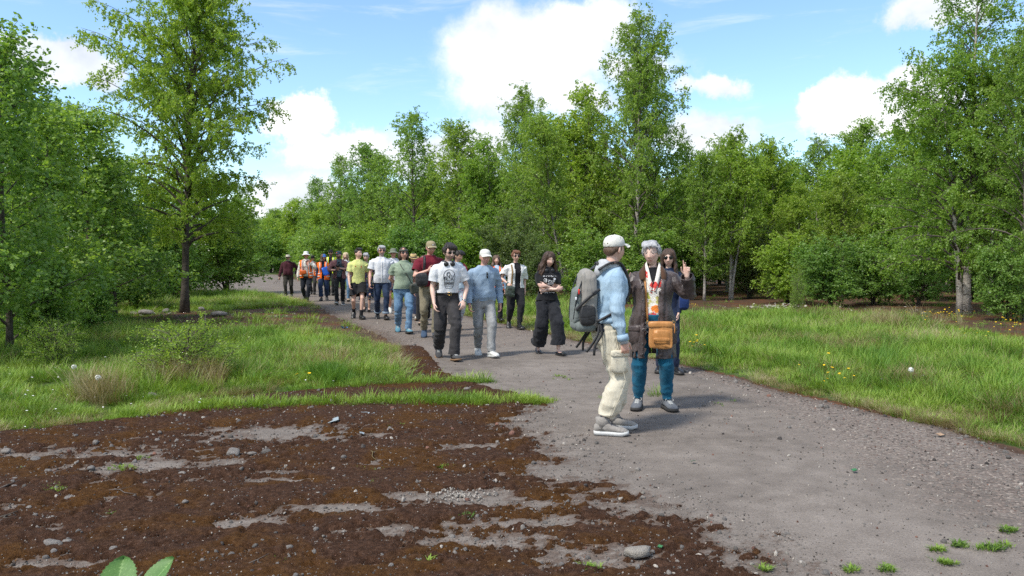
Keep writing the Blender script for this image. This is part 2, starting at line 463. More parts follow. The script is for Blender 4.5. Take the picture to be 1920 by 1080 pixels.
# --- worn hard surface of the path and the old yard
def m_path(t, bs):
    at = t.new('ShaderNodeAttribute', attribute_name='grit')
    big = t.noise(t.obj, 0.7, 5, 0.6, 0.3); mid = t.noise(t.obj, 5, 6, 0.62); fine = t.noise(t.obj, 90, 4, 0.7); vf = t.noise(t.obj, 260, 2, 0.6)
    chips = t.voro(t.obj, 55, 'F1', 'Color'); cd = t.voro(t.obj, 55, 'F1', 'Distance')
    base = t.ramp(t.math('ADD', t.math('MULTIPLY', big, 0.55), t.math('MULTIPLY', mid, 0.45)), [(0.33, (0.105, 0.088, 0.074)), (0.5, (0.168, 0.143, 0.122)), (0.66, (0.228, 0.197, 0.170))])
    sp = t.ramp(t.math('ADD', t.math('MULTIPLY', fine, 0.6), t.math('MULTIPLY', vf, 0.4)), [(0.34, (0.42, 0.40, 0.38)), (0.5, (1, 1, 1)), (0.64, (1.45, 1.45, 1.45))])
    base = t.mix(0.75, base, sp, 'MULTIPLY')
    sepc = t.new('ShaderNodeSeparateColor'); t.l.new(chips, sepc.inputs[0])
    chipc = t.ramp(sepc.outputs[0], [(0.0, (0.075, 0.058, 0.048)), (0.4, (0.145, 0.112, 0.093)), (0.8, (0.195, 0.154, 0.128)), (1.0, (0.32, 0.27, 0.225))])
    g = t.maprange(t.math('ADD', at.outputs['Fac'], t.math('MULTIPLY', t.math('SUBTRACT', mid, 0.5), 1.1)), 0.25, 0.75)
    g = t.math('MULTIPLY', g, t.maprange(sepc.outputs[1], 0.25, 0.55))
    c = t.mix(g, base, chipc)
    af = t.new('ShaderNodeAttribute', attribute_name='film')
    fm = t.maprange(t.math('ADD', af.outputs['Fac'], t.math('MULTIPLY', t.math('SUBTRACT', t.noise(t.obj, 30, 5, .7), 0.5), 1.6)), 0.3, 0.95)
    c = t.mix(t.math('MULTIPLY', fm, 0.75), c, t.ramp(fine, [(0.3, (0.030, 0.018, 0.012)), (0.7, (0.13, 0.085, 0.060))]))
    t.put(bs.inputs['Base Color'], c)
    bs.inputs['Roughness'].default_value = 0.9
    h = t.math('ADD', t.math('MULTIPLY', fine, 0.5), t.math('MULTIPLY', t.math('MULTIPLY', g, t.math('SUBTRACT', 0.6, cd)), 1.0))
    t.put(bs.inputs['Normal'], t.bump(t.math('ADD', h, t.math('MULTIPLY', mid, 0.15)), 0.9, 0.010))
M_PATH = material('worn_path', m_path)
X, Y, Q = persp_grid(-1.25, 1.25, 0.0065, 1.2, 110, 0.009)
h, sd = hard_z(X, Y)
keep = (sd < 0.10)[Q].all(1)
grit = np.clip(.8 * sst(X, 1.6, 3.6) * sst(Y, 2, 5) + sst(-(np.abs(sd) - 0.5), 0, 0.4) + 0.55 * sst(Y, 10, 16), 0, 1)
film = np.zeros(len(X)); nr_ = Y < 16; film[nr_] = (sst(moss_amount(X[nr_], Y[nr_]), -0.55, 0.1) * sst(-psd(MOSSP, X[nr_], Y[nr_]), -0.9, 0.5)); film = np.maximum(film, 0.75 * sst(-np.abs(sd + .05), -.45, 0))
V, Q, (grit, film) = strip_unused(np.stack([X, Y, h], 1), Q[keep], [grit, film])
me = mesh_np('path', V, Q, True); add_attr(me, 'grit', grit); add_attr(me, 'film', film)
path = link('path', me, M_PATH, kind='structure')

# --- brown moss mats on the old yard
X, Y, Q = persp_grid(-0.95, 0.50, 0.0034, 1.9, 14.5, 0.0042)
m = moss_amount(X, Y)
P2 = np.stack([X, Y], 1)
fine = fbm(P2 * 38, 3, 71); mid = fbm(P2 * 9, 3, 75)
h, sd = hard_z(X, Y)
zz = h - 0.006 + np.where(m > 0, sst(m, 0, 0.30) * (0.010 + 0.030 * mid) + 0.020 * fine * sst(m, 0, 0.1), 0)
keep = (m > -0.02)[Q].any(1)
V, Q, (mm,) = strip_unused(np.stack([X, Y, zz], 1), Q[keep], [m])
me = mesh_np('moss', V, Q, True); add_attr(me, 'amount', mm)
def m_moss(t, bs):
    n1 = t.noise(t.obj, 1.6, 5, 0.6, 0.4); n2 = t.noise(t.obj, 26, 5, 0.65); n3 = t.noise(t.obj, 150, 3, 0.7)
    dark = t.ramp(t.math('ADD', t.math('MULTIPLY', n2, 0.5), t.math('MULTIPLY', n3, 0.5)), [(0.32, (0.016, 0.009, 0.006)), (0.5, (0.068, 0.034, 0.020)), (0.68, (0.165, 0.092, 0.060))])
    rust = t.ramp(t.math('ADD', t.math('MULTIPLY', n2, 0.5), t.math('MULTIPLY', n3, 0.5)), [(0.32, (0.030, 0.013, 0.005)), (0.5, (0.090, 0.041, 0.013)), (0.68, (0.175, 0.088, 0.030))])
    c = t.mix(t.maprange(n1, 0.46, 0.62), dark, rust)
    t.put(bs.inputs['Base Color'], t.mix(t.maprange(n3, 0.66, 0.72), c, (0.30, 0.26, 0.22)))
    bs.inputs['Roughness'].default_value = 1.0; bs.inputs['Specular IOR Level'].default_value = 0.1
    t.put(bs.inputs['Normal'], t.bump(t.math('ADD', n3, n2), 1.0, 0.02))
M_MOSS = material('brown_moss', m_moss)
link('moss', me, M_MOSS, label='reddish brown moss mats over the old yard surface', cat='moss', kind='stuff')

# fuzz of the moss: tiny tufts
def blades(n, hgt, wid, spread, lean, seed, segs=2, taper=0.0):
    r = np.random.default_rng(seed); V = []; Q = []; T = []; c = 0
    for k in range(n):
        a = r.uniform(0, 2 * math.pi); d = spread * math.sqrt(r.uniform()); b = np.array([math.cos(a) * d, math.sin(a) * d, -0.01])
        h = hgt * r.uniform(0.55, 1.0); az = a + r.normal(0, 0.8); ln = lean * r.uniform(0.3, 1.3)
        dirv = np.array([math.cos(az), math.sin(az), 0]); sd_ = np.array([-math.sin(az + r.normal(0, .6)), math.cos(az), 0]); sd_ /= np.linalg.norm(sd_)
        ww = wid * r.uniform(0.7, 1.2)
        for s in range(segs):
            t_ = s / segs
            p = b + dirv * ln * h * t_ ** 2 + np.array([0, 0, h * (t_ - 0.18 * ln * t_ ** 3)])
            V += [p - sd_ * ww / 2 * (1 - 0.45 * t_), p + sd_ * ww / 2 * (1 - 0.45 * t_)]
        V.append(b + dirv * ln * h + np.array([0, 0, h * (1 - 0.18 * ln)]))
        for s in range(segs - 1): Q.append([c + 2 * s, c + 2 * s + 1, c + 2 * s + 3, c + 2 * s + 2])
        T.append([c + 2 * segs - 2, c + 2 * segs - 1, c + 2 * segs]); c += 2 * segs + 1
    return mesh_np('blades', np.array(V), [np.array(Q).reshape(-1, 4), np.array(T)], True)
def m_fuzz(t, bs):
    oi = t.new('ShaderNodeObjectInfo'); geo = t.new('ShaderNodeNewGeometry')
    n1 = t.noise(geo.outputs['Position'], 1.6, 5, 0.6, 0.4)
    a = t.ramp(oi.outputs['Random'], [(0, (0.024, 0.012, 0.007)), (0.5, (0.075, 0.039, 0.021)), (1, (0.17, 0.10, 0.058))])
    b = t.ramp(oi.outputs['Random'], [(0, (0.045, 0.019, 0.006)), (0.5, (0.10, 0.046, 0.014)), (1, (0.19, 0.10, 0.032))])
    t.put(bs.inputs['Base Color'], t.mix(t.maprange(n1, 0.46, 0.62), a, b)); bs.inputs['Roughness'].default_value = 1.0
M_FUZZ = material('moss_tuft', m_fuzz)
n = 60000
v = rng.uniform(0, 1, n); yy = 2.2 * (12.5 / 2.2) ** v; xx = rng.uniform(-0.85, 0.4, n) * yy
ok = moss_amount(xx, yy) > 0.04
xx, yy = xx[ok], yy[ok]; k = len(xx)
zz = hard_z(xx, yy)[0] + 0.012
scatter('moss_tufts', np.stack([xx, yy, zz], 1), np.stack([rng.normal(0, .2, k), rng.normal(0, .2, k), rng.uniform(0, 6.28, k)], 1), rng.uniform(0.6, 1.5, k) * np.clip(yy / 4.5, .8, 2), rng.integers(0, 3, k),
        [(blades(14, 0.016, 0.0035, 0.016, 0.9, 100 + s, 1), M_FUZZ) for s in range(3)], 'short reddish brown moss tufts in the foreground', 'moss')

# --- stones and grit
def stone_mesh(seed, flat=0.6, rough=0.35, n=12, m=8):
    V, Q, T = ellipsoid((0, 0, 0), (1, 1, 1), n, m)
    r = np.random.default_rng(seed)
    for k in range(9):          # chop flat facets
        d = unit(r.normal(0, 1, 3)); lim = r.uniform(0.62, 0.88); q = V @ d
        V = V - np.clip(q - lim, 0, None)[:, None] * d
    V = V * (1 + rough * (vnoise(V * 2.2 + seed, seed) - 0.5))[:, None]
    V = V * np.array([1, r.uniform(0.65, 0.95), flat])
    return mesh_np('stone', V * 0.5, [Q, T], False)
def m_stone(c0, c1):
    def f(t, bs):
        oi = t.new('ShaderNodeObjectInfo')
        n1 = t.noise(t.obj, 3.0, 5, 0.65); n2 = t.noise(t.obj, 22, 3, 0.6)
        c = t.ramp(t.math('ADD', t.math('MULTIPLY', n1, 0.6), t.math('MULTIPLY', n2, 0.4)), [(0.3, c0), (0.7, c1)])
        v = t.ramp(oi.outputs['Random'], [(0, (0.55, 0.53, 0.5)), (0.5, (0.95, 0.92, 0.9)), (1, (1.25, 1.18, 1.1))])
        t.put(bs.inputs['Base Color'], t.mix(1.0, c, v, 'MULTIPLY')); bs.inputs['Roughness'].default_value = 0.95
        t.put(bs.inputs['Normal'], t.bump(n2, 0.6, 0.05))
    return f
M_STONE = material('grey_stone', m_stone((0.10, 0.094, 0.088), (0.34, 0.325, 0.31)))
M_STONE_RED = material('red_brick_lump', m_stone((0.13, 0.06, 0.045), (0.33, 0.19, 0.15)))
M_STONE_DK = material('dark_cinder', m_stone((0.03, 0.028, 0.028), (0.12, 0.11, 0.105)))
M_STONE_PALE = material('pale_concrete_lump', m_stone((0.30, 0.28, 0.25), (0.62, 0.59, 0.54)))
SM = [stone_mesh(s, f) for s, f in ((1, .55), (2, .7), (3, .45), (4, .65), (5, .8))]
STONES = [  # px, py, width px, variant, material, label
    (1193, 1051, 50, 0, M_STONE_PALE, 'largest pale grey stone at the bottom of the mossy yard'),
    (98, 1029, 36, 0, M_STONE, 'flat pale grey stone low in the left corner of the yard'),
    (124, 1025, 26, 3, M_STONE, 'rough grey stone touching the flat pale stone in the left corner'),
    (213, 1038, 22, 1, M_STONE, 'angular grey stone just above the large green leaves'),
    (439, 857, 30, 1, M_STONE, 'rough grey stone, first of three in a row on a bare grey patch'),
    (473, 856, 17, 2, M_STONE, 'small pale stone, middle one of three in a row on a bare grey patch'),
    (500, 855, 19, 4, M_STONE, 'round grey stone, last of three in a row on a bare grey patch'),
    (67, 869, 24, 1, M_STONE, 'lumpy grey stone on the bare slab at the yard edge'),
    (25, 905, 17, 3, M_STONE, 'grey stone by the picture edge on the dark moss'),
    (12, 852, 18, 4, M_STONE, 'round grey stone at the far left corner of the moss'),
    (131, 938, 18, 2, M_STONE, 'grey stone beside a bare patch and a thin twig'),
    (171, 885, 17, 4, M_STONE_DK, 'dark cinder lump on the bare slab'),
    (90, 890, 17, 1, M_STONE_DK, 'blackish cinder lump at the end of the bare slab'),
    (342, 895, 16, 4, M_STONE, 'pale round stone alone on dark moss'),
    (158, 999, 17, 0, M_STONE, 'small flat grey stone in rusty moss at left'),
    (152, 1034, 16, 3, M_STONE, 'small grey stone right of the flat pale stone'),
    (518, 937, 14, 2, M_STONE, 'small grey stone beside the long bare patch'),
    (553, 940, 12, 3, M_STONE, 'tiny grey stone above the long bare patch'),
    (772, 874, 14, 1, M_STONE, 'pale stone on moss near the bright green sprigs'),
    (1240, 973, 12, 4, M_STONE, 'upright grey stone near the edge of moss and path'),
    (1054, 958, 11, 2, M_STONE_PALE, 'whitish stone in the middle of the thinning moss'),
    (771, 983, 11, 3, M_STONE, 'small pale stone below the black stick'),
    (677, 1047, 12, 1, M_STONE, 'small pale stone at the bottom of the mossy yard'),
    (1052, 1067, 12, 3, M_STONE, 'small grey stone at the lower edge near the largest stone'),
    (289, 752, 23, 0, M_STONE_PALE, 'flat pale stone block lying in the lower grass edge'),
    (411, 600, 28, 2, M_STONE_RED, 'reddish sandstone lump on the brown earth by the tree'),
    (276, 594, 30, 2, M_STONE_DK, 'black charred lump left of the big tree foot'),
    (250, 592, 18, 1, M_STONE_DK, 'dark earth clod furthest from the tree foot'),
    (203, 594, 16, 3, M_STONE_DK, 'dark mossy stone at the foot of the thicket'),
    (312, 590, 14, 4, M_STONE, 'grey stone between the charred lump and the tree'),
    (378, 584, 12, 4, M_STONE_DK, 'small dark stone just behind the tree foot'),
    (875, 732, 12, 2, M_STONE_PALE, 'pale stone on the narrow moss strip'),
    (895, 741, 7, 1, M_STONE_PALE, 'tiny pale stone beside another on the moss strip'),
    (1732, 592, 11, 1, M_STONE_PALE, 'pinkish pale stone on bare earth under the right birch'),
    (1479, 805, 9, 3, M_STONE_DK, 'dark pebble alone on the open path'),
    (1547, 754, 8, 1, M_STONE, 'grey pebble at the path edge by yellow flowers'),
    (1890, 862, 11, 4, M_STONE, 'grey pebble by the grass at the right picture edge'),
]
for (px, py, wpx, v_, m_, lab) in STONES:
    x, y = gp(px, py); s = wpx / FPX * y * 1.12
    o = link('stone', SM[v_].copy() if m_ is not M_STONE else SM[v_], None, label=lab, cat='stone', group='loose stones on the ground')
    if len(o.data.materials) == 0: o.data.materials.append(m_)
    o.location = (x, y, float(surf_z(x, y)[0]) + s * 0.16); o.scale = (s, s, s * 0.9); o.rotation_euler = (random.uniform(-.2, .2), random.uniform(-.2, .2), random.uniform(-.5, .5))
# rubble bank of whitish lumps in front of the wood
n = 240
xx = np.concatenate([np.array([gp(p, q)[0] for p, q in zip(rng.uniform(1395, 1490, 120), rng.normal(578, 2.0, 120))]), rng.uniform(6, 14, 60), rng.uniform(-11, -5, 60)])
yy = np.concatenate([rng.normal(24.6, 0.5, 120), rng.normal(24.5, 1.5, 60), rng.normal(21.5, 1.2, 60)])
k = len(xx)
scatter('rubble', np.stack([xx, yy, surf_z(xx, yy) + 0.01], 1), rng.uniform(-.4, 6, (k, 3)) * np.array([.1, .1, 1]), rng.uniform(0.03, 0.13, k) * np.where(np.arange(k) < 120, 0.95, 0.8) * np.where(np.arange(k) % 2, 1, .4), rng.integers(0, 3, k),
        [(stone_mesh(30 + s, .5), M_STONE_PALE) for s in range(3)], 'broken whitish rubble in front of the wood', 'rubble')
# loose grit
n = 70000
v = rng.uniform(0, 1, n); yy = 2.4 * (26 / 2.4) ** v; xx = rng.uniform(-0.8, 0.75, n) * yy
h, sd = hard_z(xx, yy); ma = moss_amount(xx, yy)
dens = np.where(sd < 0.05, 0.14 + 0.45 * sst(xx, 1.5, 3.5) * sst(yy, 3, 5) + 1.0 * (ma > -.5) * (yy < 9) * (xx < 2.4) + 0.7 * (np.abs(sd + .1) < .3), 0)
ok = rng.uniform(0, 1, n) < dens
xx, yy, h, ma = xx[ok], yy[ok], h[ok], ma[ok]; k = len(xx)
sz = (0.006 + 0.016 * rng.uniform(0, 1, k) ** 3 + 0.03 * (rng.uniform(0, 1, k) > .985)) * np.clip(yy / 5, 0.9, 1.7)
scatter('gravel', np.stack([xx, yy, h + 0.002 + np.where(ma > 0, .022 * sst(ma, 0, .3), 0)], 1), rng.uniform(0, 6.28, (k, 3)), sz, rng.choice(5, k, p=[.32, .25, .17, .06, .20]),
        [(stone_mesh(50, .7, .3, 7, 5), M_STONE), (stone_mesh(51, .6, .3, 7, 5), M_STONE), (stone_mesh(52, .7, .3, 7, 5), M_STONE_DK), (stone_mesh(53, .6, .3, 7, 5), M_STONE_RED), (stone_mesh(54, .6, .3, 7, 5), M_STONE_PALE)],
        'loose grit and pebbles on the path and yard', 'gravel')
# crumbled white mortar near the black stick
k = 160
px_ = rng.normal(860, 35, k); py_ = rng.normal(935, 6.5, k)
pp = np.array([gp(a, b) for a, b in zip(px_, py_)])
scatter('mortar_crumbs', np.stack([pp[:, 0], pp[:, 1], hard_z(pp[:, 0], pp[:, 1])[0] + .012], 1), rng.uniform(0, 6.28, (k, 3)), rng.uniform(0.008, 0.024, k), rng.integers(0, 2, k),
        [(stone_mesh(60, .7, .3, 7, 5), M_STONE_PALE), (stone_mesh(61, .6, .3, 7, 5), M_STONE_PALE)], 'crumbs of white mortar beside the black stick', 'crumbs')
# ================================================================== TREES
def m_leaf(c0, c1, c2, trans=0.55):
    def f(t, bs):
        geo = t.new('ShaderNodeNewGeometry'); oi = t.new('ShaderNodeObjectInfo')
        n = t.noise(t.obj, 0.9, 3, 0.6)
        k = t.math('ADD', t.math('MULTIPLY', geo.outputs['Random Per Island'], 0.55), t.math('MULTIPLY', n, 0.45))
        c = t.ramp(k, [(0.2, c0), (0.5, c1), (0.8, c2)])
        v = t.ramp(oi.outputs['Random'], [(0, (0.82, 0.90, 0.9)), (0.5, (1, 1, 1)), (1, (1.16, 1.08, 0.95))])
        c = t.mix(1.0, c, v, 'MULTIPLY')
        t.put(bs.inputs['Base Color'], c); bs.inputs['Roughness'].default_value = 0.42; bs.inputs['Specular IOR Level'].default_value = 0.45
        tr = t.new('ShaderNodeBsdfTranslucent'); t.put(tr.inputs[0], t.mix(1.0, c, (1.15, 1.15, 0.5), 'MULTIPLY'))
        mx = t.new('ShaderNodeMixShader'); mx.inputs[0].default_value = trans
        t.l.new(bs.outputs[0], mx.inputs[1]); t.l.new(tr.outputs[0], mx.inputs[2]); t.l.new(mx.outputs[0], t.out.inputs[0])
    return f
M_LEAF = material('birch_leaf', m_leaf((0.165, 0.270, 0.040), (0.255, 0.390, 0.064), (0.360, 0.485, 0.125)))
M_LEAF_Y = material('young_birch_leaf', m_leaf((0.190, 0.315, 0.038), (0.275, 0.420, 0.060), (0.38, 0.50, 0.110)))
M_LEAF_D = material('alder_leaf', m_leaf((0.130, 0.250, 0.050), (0.205, 0.350, 0.074), (0.300, 0.44, 0.125), 0.54))
M_LEAF_G = material('willow_leaf', m_leaf((0.11, 0.165, 0.055), (0.18, 0.25, 0.085), (0.26, 0.32, 0.13)))
def m_bark(c0, c1, mark):
    def f(t, bs):
        n1 = t.noise(t.obj, 4, 5, 0.6); n2 = t.noise(t.scalev(t.obj, (6, 6, 26)), 1.0, 4, 0.6); n3 = t.noise(t.scalev(t.obj, (30, 30, 8)), 1.0, 4, 0.6)
        c = t.ramp(t.math('ADD', t.math('MULTIPLY', n1, 0.5), t.math('MULTIPLY', n3, 0.5)), [(0.3, c0), (0.7, c1)])
        t.put(bs.inputs['Base Color'], t.mix(t.maprange(n2, mark, mark + 0.08), c, (0.025, 0.02, 0.017)))
        bs.inputs['Roughness'].default_value = 0.9
        t.put(bs.inputs['Normal'], t.bump(t.math('ADD', n3, n2), 0.7, 0.02))
    return f
M_BARK = material('dark_bark', m_bark((0.030, 0.024, 0.018), (0.12, 0.10, 0.08), 0.6))
M_BIRCH = material('white_birch_bark', m_bark((0.18, 0.155, 0.13), (0.55, 0.50, 0.45), 0.56))
M_TWIG = material('grey_twig', m_bark((0.06, 0.048, 0.04), (0.17, 0.14, 0.12), 0.7))

def gen_tree(seed, H, r0, crown0=0.25, spread=2.2, nprim=46, nsec=8, ntw=5, nl=11, leaf=0.05, e0=52, droop=35, hang=0.5, lean=(0, 0), stems=1, topw=0.25, wob=0.12, skirt=1.0, fork=0.25, tw_len=0.34, oval=0.0):
    r = np.random.default_rng(seed)
    wood = MB(); limbs = MB(); LP = []; LD = []
    def trunk_path(h, lx, ly, x0=0, y0=0, m=14):
        t = np.linspace(0, 1, m)[:, None]
        ph = r.uniform(0, 6.28, 4)
        x = x0 + lx * t ** 1.3 + wob * (np.sin(t * 5 + ph[0]) * t + 0.4 * np.sin(t * 11 + ph[1]) * t) * 0.7
        y = y0 + ly * t ** 1.3 + wob * (np.sin(t * 4.3 + ph[2]) * t + 0.4 * np.sin(t * 12 + ph[3]) * t) * 0.7
        return np.concatenate([x, y, h * t], 1)
    for s in range(stems):
        hs = H * (1.0 if s == 0 else r.uniform(0.72, 0.95))
        aa = r.uniform(0, 6.28)
        lx, ly = (lean if s == 0 else (lean[0] + math.cos(aa) * hs * fork, lean[1] + math.sin(aa) * hs * fork))
        rs = r0 * (1 if s == 0 else r.uniform(0.6, 0.9))
        tp = trunk_path(hs, lx, ly, 0 if s == 0 else math.cos(aa) * r0 * 1.2, 0 if s == 0 else math.sin(aa) * r0 * 1.2)
        tt = np.linspace(0, 1, len(tp)); rad = rs * (1 - tt) ** 0.85 + 0.006; rad[0] *= 1.45; rad[1] *= 1.05
        tp[0, 2] = -0.12
        wood.add(*tube(tp, rad, 8))
        ga = r.uniform(0, 6.28)
        np_ = max(8, int(nprim / stems ** 0.6))
        for i in range(np_):
            f = (i + r.uniform(0, 1)) / np_
            h = crown0 + (0.985 - crown0) * f ** 0.92
            q = (h - crown0) / (1 - crown0)
            base = np.array([np.interp(h, tt, tp[:, k]) for k in range(3)])
            ga += 2.4 + r.normal(0, 0.35)
            prof = (topw + (1 - topw) * (1 - q) ** 0.75) * min(1, 0.55 * skirt + 2.2 * q)
            if oval: prof = (1 - oval) * prof + oval * max(0.14, math.sin(math.pi * min(1, (q + 0.20) / 1.27))) ** 0.75
            L = spread * prof * r.uniform(0.5, 1.18) / (1 if stems == 1 else stems ** 0.22)
            el = R(e0 + 22 * q + r.normal(0, 9)); az = ga
            br = np.interp(h, tt, rad) * 0.5 * min(1, L / 1.2)
            nseg = 7; pts = [base]; p = base.copy()
            for k in range(nseg):
                d = np.array([math.cos(az) * math.cos(el), math.sin(az) * math.cos(el), math.sin(el)])
                p = p + d * L / nseg; pts.append(p.copy())
                el -= R(droop * (1 - 0.5 * q)) / nseg * r.uniform(0.4, 1.6); az += r.normal(0, 0.12)
            pts = np.array(pts); limbs.add(*tube(pts, np.linspace(max(br, 0.008), 0.004, nseg + 1), 5, cap=False))
            ns = max(3, int(nsec * (0.45 + 0.6 * L / spread)))
            for j in range(ns):
                tj = 0.22 + 0.78 * (j + r.uniform(0, 1)) / ns
                b = np.array([np.interp(tj * nseg, np.arange(nseg + 1), pts[:, k]) for k in range(3)])
                k0 = min(int(tj * nseg), nseg - 1); tg = unit(pts[k0 + 1] - pts[k0])
                rd = unit(r.normal(0, 1, 3)); rd = unit(rd - tg * np.dot(rd, tg)); rd[2] *= 0.6
                d = unit(tg * 0.75 + rd * r.uniform(0.5, 1.0)); l2 = (0.30 + 0.26 * L * (1.15 - tj)) * r.uniform(0.6, 1.3)
                sp = [b]; p = b.copy()
                for k in range(4):
                    p = p + d * l2 / 4; sp.append(p.copy()); d = unit(d + np.array([0, 0, -hang * 0.28 * r.uniform(0.2, 1.6)]) + r.normal(0, .1, 3))
                sp = np.array(sp); limbs.add(*tube(sp, np.linspace(0.006, 0.0025, 5), 3, cap=False))
                for m_ in range(ntw):
                    tm = (m_ + r.uniform(0.1, 1)) / ntw
                    b2 = np.array([np.interp(tm * 4, np.arange(5), sp[:, k]) for k in range(3)])
                    d2 = unit(d * 0.5 + r.normal(0, 0.6, 3) + np.array([0, 0, -hang * r.uniform(0, 1.3)]))
                    l3 = tw_len * r.uniform(0.5, 1.35)
                    q_ = np.sort(r.uniform(0.05, 1, nl)); 
                    tw = b2 + d2 * (q_[:, None] * l3) + np.array([0, 0, -0.25 * hang]) * (q_[:, None] * l3) ** 1.5
                    LP.append(tw + r.normal(0, 0.022, (nl, 3))); LD.append(np.tile(d2, (nl, 1)))
    P = np.concatenate(LP); D = np.concatenate(LD); n = len(P)
    D = D * 0.5 + r.normal(0, 0.75, (n, 3)) + np.array([0, 0, -0.45]); D /= np.linalg.norm(D, axis=1, keepdims=True)
    N = r.normal(0, 0.7, (n, 3)) + np.array([0, 0, 0.5]); S_ = np.cross(D, N); S_ /= np.linalg.norm(S_, axis=1, keepdims=True) + 1e-9
    N = np.cross(S_, D)
    l = leaf * r.uniform(0.65, 1.25, (n, 1)); wv_ = l * 0.42
    V = np.stack([P, P + D * l * 0.42 + S_ * wv_ + N * l * 0.10, P + D * l, P + D * l * 0.42 - S_ * wv_ + N * l * 0.10], 1).reshape(-1, 3)
    Q = np.arange(4 * n).reshape(-1, 4)
    return wood.mesh('trunk', True), mesh_np('crown', V, Q, False), limbs.mesh('limbs', True)

def finish(pair, bark, leafm):
    pair[0].materials.append(bark); pair[1].materials.append(leafm); pair[2].materials.append(M_TWIG if bark is M_BIRCH else bark); return pair
T_ = {}
T_['bigleft'] = finish(gen_tree(6, 10.2, 0.135, 0.19, 3.9, 116, 10, 6, 21, 0.068, 38, 50, 0.7, lean=(0.6, 0), topw=0.36, wob=0.2, skirt=1.3, oval=.85), M_BARK, M_LEAF_Y)
T_['tall'] = finish(gen_tree(5, 10.4, 0.10, 0.12, 3.2, 76, 9, 6, 12, 0.072, 50, 50, 0.8, lean=(0.2, 0), topw=0.22, oval=.55), M_BIRCH, M_LEAF)
T_['slim'] = finish(gen_tree(8, 8.0, 0.075, 0.15, 2.7, 60, 9, 5, 11, 0.078, 55, 45, 0.6, topw=0.2, oval=.6), M_BIRCH, M_LEAF)
T_['multi'] = finish(gen_tree(12, 7.5, 0.075, 0.25, 2.9, 70, 8, 5, 11, 0.080, 55, 45, 0.75, stems=3, fork=0.16, topw=0.3, oval=.6), M_BIRCH, M_LEAF_Y)
T_['cone'] = finish(gen_tree(15, 8.0, 0.085, 0.06, 2.6, 60, 8, 5, 10, 0.080, 42, 22, 0.35, topw=0.14, oval=.3), M_BARK, M_LEAF_D)
T_['bush'] = finish(gen_tree(19, 3.4, 0.045, 0.02, 1.7, 40, 7, 5, 10, 0.078, 44, 30, 0.5, stems=4, fork=0.28, topw=0.5, skirt=2), M_BARK, M_LEAF_D)
T_['willow'] = finish(gen_tree(23, 4.2, 0.045, 0.03, 1.9, 44, 7, 5, 10, 0.075, 58, 22, 0.25, stems=4, fork=0.25, topw=0.5, skirt=2), M_BARK, M_LEAF_G)
T_['sapling'] = finish(gen_tree(27, 5.4, 0.045, 0.05, 1.45, 40, 8, 6, 10, 0.070, 38, 20, 0.35, topw=0.18, skirt=1.7), M_BARK, M_LEAF_D)
T_['right'] = finish(gen_tree(31, 10.0, 0.12, 0.13, 3.7, 96, 10, 6, 13, 0.064, 38, 66, 0.8, lean=(0.3, 0), topw=0.42, skirt=1.6, stems=2, fork=0.13, oval=.6), M_BIRCH, M_LEAF_Y)
BASEH = dict(bigleft=10.2, tall=10.4, slim=8.0, multi=7.5, cone=8.0, bush=3.4, willow=4.2, sapling=5.4, right=10.0)

for k_ in BASEH:
    co_ = np.empty(len(T_[k_][1].vertices) * 3, np.float32); T_[k_][1].vertices.foreach_get('co', co_); BASEH[k_] = float(np.percentile(co_.reshape(-1, 3)[:, 2], 99.7))
def put_tree(name, kind, px, Yd, top, label, cat='tree', group=None, wide=1.0, rz=None, leafm=None, tilt=0.0, trunk='trunk', H=None):
    x = gx(px, Yd); h = hz(top, Yd) if H is None else H; s = h / BASEH[kind]
    e = empty(name, (x, Yd, float(surf_z(x, Yd)[0])), random.uniform(0, 6.28) if rz is None else rz, label, cat, group)
    e.scale = (s * wide, s * wide, s); e.rotation_euler[1] = tilt
    tr = link('trunk', T_[kind][0], None, e); link('limbs', T_[kind][2], None, e); cr = link('crown', T_[kind][1], None, e)
    if leafm is not None:
        cr.material_slots[0].link = 'OBJECT'; cr.material_slots[0].material = leafm
    return e

gw = 'birches along the edge of the wood'
put_tree('birch_tree', 'bigleft', 345, 22.0, -55, 'big single birch with dark trunk standing in the grass left of the walkers', rz=0.4, wide=0.93)
put_tree('birch_tree', 'right', 1812, 22.0, -60, 'tall birch with low drooping branches at the right end of the wood', rz=0.2)
put_tree('birch_tree', 'slim', 1858, 21.5, 130, 'slim birch with pale trunk just right of the tall drooping birch')
put_tree('birch_tree', 'tall', 1925, 19.5, 40, 'birch cut by the right picture edge', wide=0.9)
put_tree('birch_tree', 'tall', 1192, 31, 20, 'tallest birch in the wood, its thin top standing against the cloud', group=gw, rz=1.0, wide=0.95)
put_tree('birch_tree', 'tall', 1250, 32, 92, 'tall birch leaning right beside the tallest one', group=gw, rz=2.2, wide=1.0, tilt=0.14)
put_tree('birch_tree', 'multi', 1105, 33, 165, 'birch rising behind the man with the backpack', group=gw, rz=.3)
put_tree('birch_tree', 'slim', 1062, 29.5, 225, 'birch with a white trunk slanting right behind the woman in black', group=gw, tilt=0.24)
put_tree('birch_tree', 'tall', 985, 36, 165, 'broad birch above the woman with short red hair', group=gw, rz=2.9)
put_tree('birch_tree', 'slim', 1020, 34, 215, 'birch filling the gap between the broad birch and the slanting one', group=gw, wide=1.2)
put_tree('birch_tree', 'multi', 918, 39, 262, 'low rounded birch above the older man in the pale cap', group=gw)
put_tree('birch_tree', 'slim', 860, 42, 228, 'birch with a sparse ragged top above the man in headphones', group=gw, wide=1.15)
put_tree('alder_tree', 'cone', 775, 45, 212, 'dark pointed tree above the woman in the green shirt', group='dark trees far along the path', wide=1.1)
put_tree('alder_tree', 'cone', 715, 50, 290, 'shorter dark tree left of the dark pointed tree', group='dark trees far along the path', wide=1.2)
